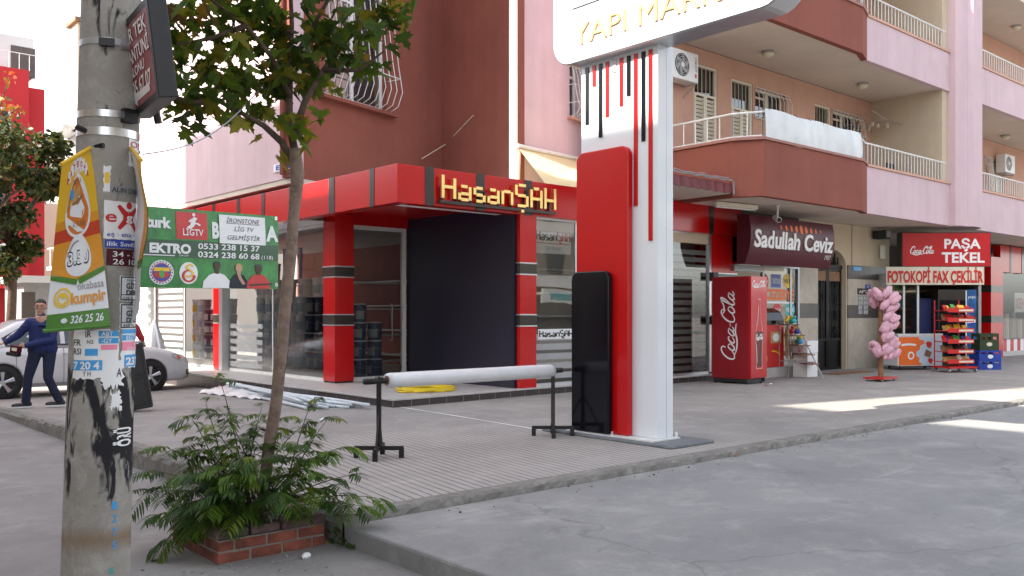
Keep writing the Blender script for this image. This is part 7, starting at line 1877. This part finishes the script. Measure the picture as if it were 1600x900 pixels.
pm('jacket_red', (0.34, 0.015, 0.02), 0.8, var=0.1, scale=6); pm('skin', (0.46, 0.25, 0.17), 0.5, var=0.06, scale=10); pm('hair_black', (0.012, 0.010, 0.010), 0.6, var=0.2, scale=30); pm('shoe_dark', (0.03, 0.03, 0.035), 0.6, var=0.2, scale=20)
mp_ = onZ(62, 637, .115); CY = RAD(-41.2)
man = person('man in a blue jacket and dark jeans striding past the white car', mp_, CY, {
    'head': (.02, -.01, 1.585), 'neck': (.03, .0, 1.42), 'shL': (-.125, -.06, 1.355), 'shR': (.195, .06, 1.35), 'elL': (-.28, -.13, 1.14), 'elR': (.225, -.06, 1.07), 'wrL': (-.44, -.17, 1.035), 'wrR': (-.10, -.22, .985),
    'pelvis': (.05, .02, .93), 'hipL': (-.06, -.02, .86), 'hipR': (.13, .05, .86), 'knL': (-.15, -.06, .48), 'knR': (.13, .0, .47), 'anL': (-.22, .0, .10), 'anR': (.26, .10, .115),
    'footL': (-.75, -.55, 0), 'footR': (-.85, -.4, 0), 'hdL': (-.9, -.1, -.2), 'hnL': (0, -.3, 1), 'hdR': (-.9, -.15, -.1), 'hnR': (.1, -.9, .3), 'gripL': .3, 'gripR': 1.3},
    'jacket_blue', 'denim_navy', 'skin', 'hair_black', 'shoe_dark', (.28, -.95, -.05))
gp = thing('carried_pack', 'small red and dark packet held in the hand of the man in blue', 'packet', (0, 0, 0))
Mh = Matrix.LocRotScale(man.location, man.rotation_euler, None); c = Mh @ Vector((-.22, -.285, .91)); gp.location = c; gp.rotation_euler = (0, RAD(10), CY)
MB().box(-.07, .07, -.05, .05, -.03, .08).build('pack', 'maroon_sign', gp, bevel=.01); MB().box(-.11, .06, -.06, .06, -.085, -.032).build('tray', 'black_paint', gp, bevel=.006); MB().box(-.04, .04, -.052, -.049, .0, .05).build('print', 'cream_paint', gp)
q_ = onZ(190, 640, .15)
man2 = person('second man in a red jacket half hidden behind the concrete pole', q_, CY, {
    'head': (-.06, 0, 1.60), 'neck': (-.06, 0, 1.43), 'shL': (-.15, .16, 1.36), 'shR': (.03, -.14, 1.36), 'elL': (-.22, .22, 1.10), 'elR': (.29, -.20, 1.25), 'wrL': (-.12, .26, .88), 'wrR': (.38, -.17, 1.06),
    'pelvis': (-.06, 0, .93), 'hipL': (-.07, .09, .86), 'hipR': (-.05, -.09, .86), 'knL': (-.2, .10, .46), 'knR': (.06, -.08, .47), 'anL': (-.40, .12, .13), 'anR': (.10, -.06, .10),
    'footL': (.95, 0, -.1), 'footR': (.95, -.1, 0), 'hdL': (.2, 0, -1), 'hnL': (-1, 0, 0), 'hdR': (.15, 0, -1), 'hnR': (0, -1, 0), 'gripR': 1.4},
    'jacket_red', 'denim_navy', 'skin', 'hair_black', 'shoe_dark', (.98, .1, -.05))
bc = thing('carried_case', 'tall black hard case carried by the man behind the pole', 'case', (0, 0, 0))
Mh = Matrix.LocRotScale(man2.location, man2.rotation_euler, None); bc.location = Mh @ Vector((.45, -.22, .05)); bc.rotation_euler = (0, RAD(-9), CY + RAD(20))
MB().box(-.19, .11, -.10, .10, 0, .96).build('body', 'black_paint', bc, bevel=.02)
MB().box(-.235, -.192, -.095, .095, .03, .93).build('grey_side', 'grey_metal', bc, bevel=.01); MB().box(-.18, .10, -.095, .095, .965, 1.0).build('top_edge', 'grey_metal', bc, bevel=.008)
m = MB(); F = frame((-.19, -.101, 0), (1, 0, 0)); rect_frame(m, F, .03, .27, .50, .92, .012, .0, .006); rect_frame(m, F, .03, .27, .06, .46, .012, .0, .006); m.disc(F, .22, .14, .05, .05, .004, 18, inner=.8); m.build('trim', 'dark_iron', bc)
MB().tube([(-.10, 0, 1.0), (-.08, 0, 1.03), (.0, 0, 1.03), (.02, 0, 1.0)], .012, 6).build('handle', 'grey_metal', bc)
# ================================================================== BRICK PLANTER, MAPLE, SHRUB
def foliage(name, col, transl=.35, var=.22):
    return pm(name, col, 0.5, var=var, scale=2.2, transl=transl, spec=.35)
foliage('leaf_green', (0.115, 0.180, 0.016), .58); foliage('leaf_dark', (0.058, 0.105, 0.014), .45); foliage('leaf_olive', (0.24, 0.215, 0.020), .58); foliage('leaf_gold', (0.32, 0.19, 0.025), .45); foliage('leaf_brown', (0.15, 0.075, 0.02))
foliage('shrub_green', (0.12, 0.22, 0.025), .45); foliage('shrub_dark', (0.055, 0.12, 0.022), .45); foliage('shrub_lime', (0.22, 0.29, 0.035), .5)
pm('bark_grey', (0.27, 0.19, 0.145), 0.9, var=0.25, scale=14, bump=.8, bscale=35, streak=.15); pm('bark_dark', (0.10, 0.065, 0.045), 0.9, var=0.25, scale=14, bump=.6, bscale=35)
pm('brick_red', (0.27, 0.080, 0.052), 0.9, var=0.34, scale=7, bump=.5, bscale=50); pm('mortar', (0.27, 0.24, 0.21), 0.95, var=0.2, scale=12, bump=.6, bscale=60); pm('rowlock_brown', (0.14, 0.085, 0.08), 0.85, var=0.28, scale=9, bump=.5, bscale=50); pm('soil', (0.07, 0.055, 0.04), 0.95, var=0.3, scale=10, bump=1, bscale=30)
PX0, PX1, PY0, PY1 = 2.34, 3.10, 5.50, 6.28
pl_ = thing('brick_planter', 'low square red brick planter with a dark brick rim around the maple', 'planter', ((PX0 + PX1) / 2, (PY0 + PY1) / 2, 0))
rn = random.Random(77)
bk = MB(); mo = MB(); cap = MB()
sides = [((PX0, PY0), (1, 0), PX1 - PX0), ((PX1, PY0), (0, 1), PY1 - PY0), ((PX1, PY1), (-1, 0), PX1 - PX0), ((PX0, PY1), (0, -1), PY1 - PY0)]
for (ox, oy), (dx, dy), L in sides:
    F = lambda x, y, z, ox=ox, oy=oy, dx=dx, dy=dy: Vector((ox + dx * x - dy * y, oy + dy * x + dx * y, z))
    mo.add([F(.004, .006, 0), F(L - .004, .006, 0), F(L - .1, .10, 0), F(.1, .10, 0), F(.004, .006, .155), F(L - .004, .006, .155), F(L - .1, .10, .155), F(.1, .10, .155)], [(0, 1, 5, 4), (1, 2, 6, 5), (2, 3, 7, 6), (3, 0, 4, 7), (4, 5, 6, 7)])
    for c in range(2):
        x = -.0 if c == 0 else -.11
        while x < L - .02:
            a, b = max(x + .006, .0), min(x + .213, L - .0)
            if b - a > .03:
                j = [rn.uniform(-.004, .004) for _ in range(4)]
                bk.box(a, b, j[0], .095, .008 + .076 * c + j[1] * .5, .008 + .076 * c + .062 + j[2] * .5, M=lambda p: F(p.x, p.y, p.z))
            x += .222
    x = .0
    while x < L - .03:
        b = min(x + .21, L); j = rn.uniform(-.006, .006); cap.box(x + .004, b - .004, -.012 + j, .105, .158 + j * .4, .213 + rn.uniform(-.005, .006), M=lambda p: F(p.x, p.y, p.z)); x += .218
mo.build('mortar_bed', 'mortar', pl_, world=True); bk.build('brickwork', 'brick_red', pl_, world=True, bevel=.006); cap.build('rim_bricks', 'rowlock_brown', pl_, world=True, bevel=.014, seg=3)
so_ = MB(); gridsheet(so_, [PX0 + .09 + .06 * i for i in range(11)], [PY0 + .09 + .06 * i for i in range(11)], lambda x, y: .14 + .02 * math.sin(x * 21) * math.sin(y * 17)); so_.build('soil', 'soil', pl_, world=True, smooth=True)

def scatter(name, parent, mats, leaves, smooth=False):
    """leaves: list of (verts, faces, material index) -> one mesh with several leaf materials"""
    vs = []; fs = []; mi = []
    for v, f, k in leaves:
        o = len(vs); vs += [tuple(p) for p in v]
        for q in f: fs.append(tuple(i + o for i in q)); mi.append(k)
    me = bpy.data.meshes.new(name); me.from_pydata(vs, [], fs)
    for mt in mats: me.materials.append(MATS[mt])
    me.polygons.foreach_set('material_index', mi)
    o = bpy.data.objects.new(name, me); COL.objects.link(o)
    if parent: o.parent = parent
    return o
half = [(0, 0), (.10, .03), (.34, -.10), (.30, .10), (.50, .14), (.40, .26), (.55, .42), (.34, .42), (.30, .52), (.17, .45), (.16, .66), (.22, .72), (.10, .80), (0, 1.0)]
def maple_leaf(p, d, n, s, fold, k):
    d = d.normalized(); n = (n - d * n.dot(d)).normalized(); q = d.cross(n); vs = []
    for sg in (-1, 1):
        for x, y in half: vs.append(p + d * (y * s) + q * (sg * x * s * math.cos(fold)) + n * (x * s * math.sin(fold) - .22 * s * y * y))
    m_ = len(half); return vs, [tuple(range(m_)), tuple(range(2 * m_ - 1, m_ - 1, -1))], k
mt = thing('maple_tree', 'young maple tree with broad green leaves rising from the brick planter', 'tree', atd(408, 824, 6.25)); mt.location.z = .15
tk = MB(); TP = [(406, 838, .040), (411, 770, .042), (421, 700, .046), (431, 630, .048), (439, 560, .050), (446, 480, .049), (453, 400, .047), (460, 330, .044), (464, 285, .048), (463, 255, .052), (461, 232, .046)]
rn = random.Random(8)
pts = [atd(u + rn.uniform(-1.2, 1.2), v, 6.25 + .03 * math.sin(v * .02)) for u, v, r in TP]; tk.tube(pts, [r * .88 + rn.uniform(-.002, .003) for _, _, r in TP], 14)
tk.ball(atd(464, 270, 6.25), (.055, .055, .05), 10, 7)
trunk = tk.build('trunk', 'bark_grey', mt, world=True, smooth=True)
limbs = [[(463, 262, 6.25), (440, 222, 6.2), (412, 196, 6.1), (380, 178, 6.0), (340, 158, 5.9), (300, 130, 5.85)], [(461, 240, 6.25), (452, 190, 6.25), (453, 120, 6.3), (456, 40, 6.3), (452, -60, 6.25), (448, -200, 6.2)],
         [(458, 215, 6.25), (476, 160, 6.3), (505, 110, 6.35), (545, 60, 6.4), (590, 25, 6.5)], [(453, 150, 6.25), (425, 90, 6.1), (385, 40, 6.0), (330, 0, 5.9), (280, -40, 5.8)], [(455, 100, 6.3), (490, 40, 6.5), (530, -30, 6.6), (575, -90, 6.7)], [(453, 60, 6.3), (420, 0, 6.6), (370, -70, 6.9)], [(340, 158, 5.9), (300, 160, 5.8), (270, 150, 5.75)], [(385, 40, 6), (330, 60, 5.9), (275, 70, 5.8)], [(505, 110, 6.35), (560, 110, 6.3), (600, 80, 6.25)], [(452, 190, 6.25), (462, 200, 6.1), (470, 215, 6.05)]]
for L in limbs:
    m = MB(); P = [atd(*p) for p in L]; r0 = .030 if L[0][1] > 150 else .022; m.tube(P, [r0 * (1 - .75 * i / (len(P) - 1)) for i in range(len(P))], 8); m.build('limb', 'bark_dark', mt, world=True, smooth=True)
clumps = []
for (u, v, r, n, dd) in ((255, 25, .20, 20, -.3), (290, 60, .22, 34, -.3), (262, 95, .18, 22, -.4), (320, 20, .22, 30, -.2), (330, 110, .2, 30, -.3), (285, 140, .17, 22, -.4), (345, 160, .17, 20, -.3), (312, 170, .12, 10, -.3), (375, 130, .18, 22, -.15), (370, 70, .2, 26, -.1), (365, 190, .10, 6, -.2),
        (400, 20, .22, 34, 0), (415, 80, .2, 34, 0), (430, 130, .18, 24, .1), (410, 150, .14, 12, .1), (400, 175, .10, 8, -.1), (450, 40, .22, 34, .1), (470, 90, .2, 32, .1), (480, 130, .15, 16, .2), (500, 50, .22, 34, .2), (520, 90, .15, 16, .2), (545, 40, .2, 24, .2), (560, 80, .16, 16, .15), (590, 50, .16, 16, .1), (610, 20, .15, 14, .1), (575, 105, .10, 6, .1),
        (628, 22, .08, 6, .1), (460, 175, .10, 6, 0), (470, 210, .07, 4, -.1), (436, 200, .08, 3, -.1), (500, 175, .05, 3, 0), (478, 190, .06, 3, -.2), (300, -40, .3, 50, -.2), (380, -50, .3, 50, 0), (460, -50, .3, 50, .1), (540, -50, .3, 45, .2), (600, -40, .2, 20, .2), (340, -130, .35, 50, 0), (440, -140, .35, 60, .1), (540, -140, .3, 45, .2), (450, -230, .35, 50, .1), (380, -220, .25, 30, .1), (520, -220, .25, 30, .1)):
    clumps.append((atd(u, v, 6.25 + dd), r, n))
leaves = []
for c, r, n in clumps:
    for k in range(int(n * .86)):
        o = Vector((rn.gauss(0, .55), rn.gauss(0, .75), rn.gauss(0, .5))) * r; p = c + o
        az = rn.uniform(0, 2 * math.pi); d = Vector((math.cos(az), math.sin(az), rn.uniform(-1.3, .1))); n_v = Vector((rn.uniform(-.8, .8), rn.uniform(-.8, .8), 1.0))
        kk = rn.choices((0, 1, 2, 3, 4), (40, 27, 20, 7 if o.z < 0 else 4, 4 if c.x * RX + c.y * RY < -2.0 else 1.5))[0]
        leaves.append(maple_leaf(p, d, n_v, rn.uniform(.10, .175), rn.uniform(-.1, .5), kk))
for (u, v, d_) in ((430, 245, 6.1), (436, 238, 6.15), (468, 222, 6.0), (1, 1, 6)):
    if u > 1: leaves.append(maple_leaf(atd(u, v, d_), Vector((.5, -.3, -.5)), Vector((.2, -.4, 1)), .14, .3, 0 if u > 440 else 2))
cr = scatter('crown', None, ['leaf_green', 'leaf_dark', 'leaf_olive', 'leaf_gold', 'leaf_brown'], [([v - mt.location for v in a], b, c) for a, b, c in leaves], False); cr.parent = mt
# feathery shrub
sb_ = thing('feathery_shrub', 'feathery leaved green shrub spreading out of the brick planter', 'shrub', (2.72, 5.9, .15))
tg = [(345, 598, .0), (322, 632, -.1), (300, 655, .1), (262, 700, .1), (240, 735, 0), (236, 770, -.15), (250, 805, -.25), (268, 838, -.3), (300, 820, -.35), (318, 700, -.1), (338, 676, -.2), (300, 740, -.3), (355, 652, .1), (370, 690, -.2), (395, 672, .2), (408, 640, .25), (345, 735, -.35), (380, 745, -.4), (330, 790, -.4), (375, 805, -.35), (432, 660, .2), (455, 700, -.2), (486, 630, .1), (508, 660, .1), (470, 668, .2), (500, 712, -.05), (535, 700, .0), (548, 742, -.1), (520, 760, -.1), (588, 778, 0), (560, 790, -.05), (480, 745, -.2), (440, 770, -.35), (400, 720, -.35), (350, 770, -.42), (285, 700, -.05), (290, 790, -.35), (420, 700, .3), (360, 720, .3), (310, 760, .2)]
stm = MB(); fr_ = []; rn = random.Random(19)
def frond(p, d, L, k):
    """compound leaf: an arching rachis with pairs of slender drooping leaflets"""
    d = d.normalized(); side = d.cross(Vector((0, 0, 1))); side = side.normalized() if side.length > .05 else Vector((1, 0, 0)); n = 8
    prev = p; Z_ = Vector((0, 0, 1))
    for i in range(1, n + 1):
        t = i / n; q = p + d * (L * t) - Z_ * (.45 * L * t * t); tang = (q - prev).normalized(); l = (.035 + .065 * math.sin(math.pi * (.15 + .75 * t))) * rn.uniform(.8, 1.15)
        for s in (-1, 1):
            dv = (side * s * .8 + tang * .6 + Vector((rn.uniform(-.12, .12), rn.uniform(-.12, .12), rn.uniform(-.1, .2)))).normalized(); a = q; pr = []
            wv = dv.cross(Z_); wv = wv.normalized() if wv.length > .05 else side
            for j, ww in enumerate((.15, .9, 1.0, .8, .1)):
                u_ = j / 4; c_ = a + dv * (l * u_) - Z_ * (.5 * l * u_ * u_); w2 = wv * (.0068 * ww); pr += [c_ - w2, c_ + w2]
            fr_.append((pr, [(2 * j, 2 * j + 1, 2 * j + 3, 2 * j + 2) for j in range(4)], k))
        fr_.append(([prev - side * .0015, prev + side * .0015, q + side * .0012, q - side * .0012], [(0, 1, 2, 3)], k))
        prev = q
for (u, v, dd) in tg:
    b0 = Vector((2.72 + rn.uniform(-.16, .16), 5.88 + rn.uniform(-.16, .16), .15)); e = atd(u, v, 6.15 + dd)
    mid = b0.lerp(e, .5) + Vector((0, 0, .10 + .10 * rn.random())); P = [b0 * (1 - t) ** 2 + mid * 2 * t * (1 - t) + e * t * t for t in [i / 10 for i in range(11)]]
    stm.tube(P, [.0075 * (1 - .75 * i / 10) for i in range(11)], 5)
    tall = v < 650; hi = e - b0
    for i in range(4 if not tall else 5, 11):
        for s in ((-1, 1) if i < 10 else (-1, 0, 1)):
            tan = (P[min(10, i + 1)] - P[i - 1]).normalized(); sd = tan.cross(Vector((0, 0, 1))).normalized()
            d = tan * .55 + sd * s * .75 + Vector((rn.uniform(-.3, .3), rn.uniform(-.3, .3), rn.uniform(-.05, .35)))
            for _q in range((1 if rn.random() < .72 else 0) if not tall else (1 if rn.random() < .55 else 0)):
                d = d + Vector((rn.uniform(-.35, .35), rn.uniform(-.35, .35), rn.uniform(-.2, .25)))
                kk = rn.choices((0, 1, 2), (5, 4, 1.5 if v < 720 else .5))[0]; frond(P[i], d, rn.uniform(.10, .19), kk)
stm.build('stems', 'bark_dark', sb_, world=True)
fo = scatter('foliage', None, ['shrub_green', 'shrub_dark', 'shrub_lime'], [([v - sb_.location for v in a], b, c) for a, b, c in fr_]); fo.parent = sb_
# trailing weed at the kerb corner
wd = thing('kerb_weed', 'dark trailing weed at the foot of the kerb right of the planter', 'weed', onZ(565, 852, 0.0)); c = wd.location; lv = []; rn = random.Random(2)
for k in range(46):
    p = c + Vector((rn.gauss(-.03, .07), rn.gauss(.05, .11), abs(rn.gauss(.0, .06)) + .01)); lv.append(maple_leaf(p, Vector((rn.uniform(-1, 1), rn.uniform(-1, .3), rn.uniform(-.5, .4))), Vector((rn.uniform(-.5, .5), -.6, 1)), rn.uniform(.04, .075), .2, rn.choices((0, 1, 2), (3, 6, 1))[0]))
w_ = scatter('leaves', None, ['leaf_dark', 'shrub_dark', 'leaf_gold'], [([v - c for v in a], b, k) for a, b, k in lv]); w_.parent = wd
m = MB()
for k in range(7): p = c + Vector((rn.gauss(0, .03), rn.gauss(.05, .08), .0)); m.tube([p, p + Vector((rn.uniform(-.06, .06), rn.uniform(-.1, .1), .08))], .004, 4)
m.build('stems', 'bark_dark', wd, world=True)
# stones, grit and litter round the planter
pm('stone_pale_grey', (0.36, 0.36, 0.35), 0.9, var=0.2, scale=20, bump=.5)
rn = random.Random(55)
def pebble(label, p, s, mat='stone_pale_grey', g='small stones on the road by the planter'):
    m = MB(); m.ball((0, 0, 0), (s, s * rn.uniform(.6, .9), s * .55), 9, 6); m.v = [v * (1 + rn.uniform(-.14, .14)) for v in m.v]
    o = m.build('stone', mat); o.location = (p.x, p.y, p.z + s * .35); o.rotation_euler = (0, 0, rn.uniform(0, 6)); return tag(o, label, 'stone', g)
pebble('crumpled pale lump, the largest by the planter front', onZ(478, 872, 0), .042, 'white_paint')
pebble('pale stone just left of the crumpled lump', onZ(448, 871, 0), .018)
for k in range(46):
    u, v = rn.uniform(215, 520), rn.uniform(858, 899)
    if 280 < u < 510 and v < 876 - (u - 345) * .17: continue
    pebble('tiny grey stone scattered on the road before the planter', onZ(u, v, 0), rn.uniform(.005, .013), rn.choice(('stone_pale_grey', 'kerb_concrete', 'road_concrete')), 'gravel crumbs before the planter')
for k in range(70):
    x = rn.uniform(3.6, 13.5); p = Vector((x, 5.40 - abs(rn.gauss(0, .10)) - .03, .14)); pebble('tiny grey crumb of concrete lying along the foot of the front kerb', p, rn.uniform(.004, .013), rn.choice(('kerb_concrete', 'soil', 'stone_pale_grey')), 'crumbs along the front kerb')
for (u, v, z, l) in ((1205, 601, .2, 'small white paper scrap by the plinth near the cooler'), (1197, 604, .2, 'brown leaf flat on the pavement before the cooler'), (1150, 714, .14, 'twig lying on the forecourt below the kerb'), (500, 657, .2, 'small pale scrap near the white pipes')):
    p = onZ(u, v, z); m = MB(); m.add([(0, 0, .004), (.07, .015, .012), (.09, .06, .03), (.03, .07, .006)], [(0, 1, 2, 3)]); o = m.build('litter_scrap', 'timber' if 'leaf' in l or 'twig' in l else 'white_paint'); o.location = p; tag(o, l, 'litter', 'litter scraps')

# ================================================================== STREET TREES down the side street
def street_tree(label, p, zc, r, n, ls, cols, seed, trunk_r=.16, lean=(0, 0)):
    t = thing('street_tree', label, 'tree', (p.x, p.y, 0), 0, 'street trees at the left edge'); rn = random.Random(seed); B = Vector((p.x, p.y, 0)); top = Vector((p.x + lean[0], p.y + lean[1], zc))
    MB().tube([B, B.lerp(top, .5) + Vector((.1, 0, 0)), top], [trunk_r, trunk_r * .8, trunk_r * .4], 10).build('trunk', 'bark_dark', t, world=True, smooth=True)
    cl = []
    for k in range(16):
        a = rn.uniform(0, 6.28); q = rn.uniform(.25, .95); h = rn.uniform(-.75, .85); cl.append((top + Vector((math.cos(a) * r[0] * q * math.sqrt(1 - h * h * .6), math.sin(a) * r[0] * q * math.sqrt(1 - h * h * .6), h * r[1])), rn.uniform(.5, .95) * r[0] * .42))
    m = MB()
    for c, rr in cl: m.tube([B.lerp(top, .75), B.lerp(top, .75).lerp(c, .6) + Vector((0, 0, .15)), c], [trunk_r * .4, .04, .015], 5)
    m.build('limbs', 'bark_dark', t, world=True)
    L = []
    for i in range(n):
        c, rr = rn.choice(cl); v = Vector((rn.gauss(0, 1), rn.gauss(0, 1), rn.gauss(0, .8))); v = v.normalized() * rr * rn.random() ** .4; q = c + v; d = Vector((rn.uniform(-1, 1), rn.uniform(-1, 1), rn.uniform(-1.2, .3))).normalized(); s = Vector((rn.uniform(-1, 1), rn.uniform(-1, 1), rn.uniform(-.6, .6))); s = (s - d * s.dot(d)).normalized(); l = rn.uniform(.7, 1.3) * ls
        k = rn.choices(range(len(cols)), [6, 5, 2, 1][:len(cols)])[0]
        L.append(([q - B, q + d * l * .5 + s * l * .28 - B, q + d * l - B, q + d * l * .5 - s * l * .28 - B], [(0, 1, 2, 3)], k))
    c = scatter('crown', None, cols, L); c.parent = t
foliage('street_leaf_dark', (0.030, 0.048, 0.012)); foliage('street_leaf', (0.060, 0.080, 0.016)); foliage('street_leaf_olive', (0.13, 0.12, 0.022))
COLS = ['street_leaf_dark', 'street_leaf', 'street_leaf_olive', 'leaf_brown']
p = atd(14, 430, 27); street_tree('dense dark green street tree at the left edge before the red building', p, 4.9, (1.75, 2.4), 8000, .22, COLS, 3)
p = atd(-40, 430, 24); street_tree('second dark street tree cut by the left picture edge', p, 5.0, (1.7, 2.0), 4500, .2, COLS, 4)
p = atd(-25, 130, 40); street_tree('thin orange leaved tree at the far left before the white penthouse', p, 11.3, (1.7, 1.4), 260, .3, ['leaf_gold', 'orange_paint', 'leaf_brown'], 5, .14)
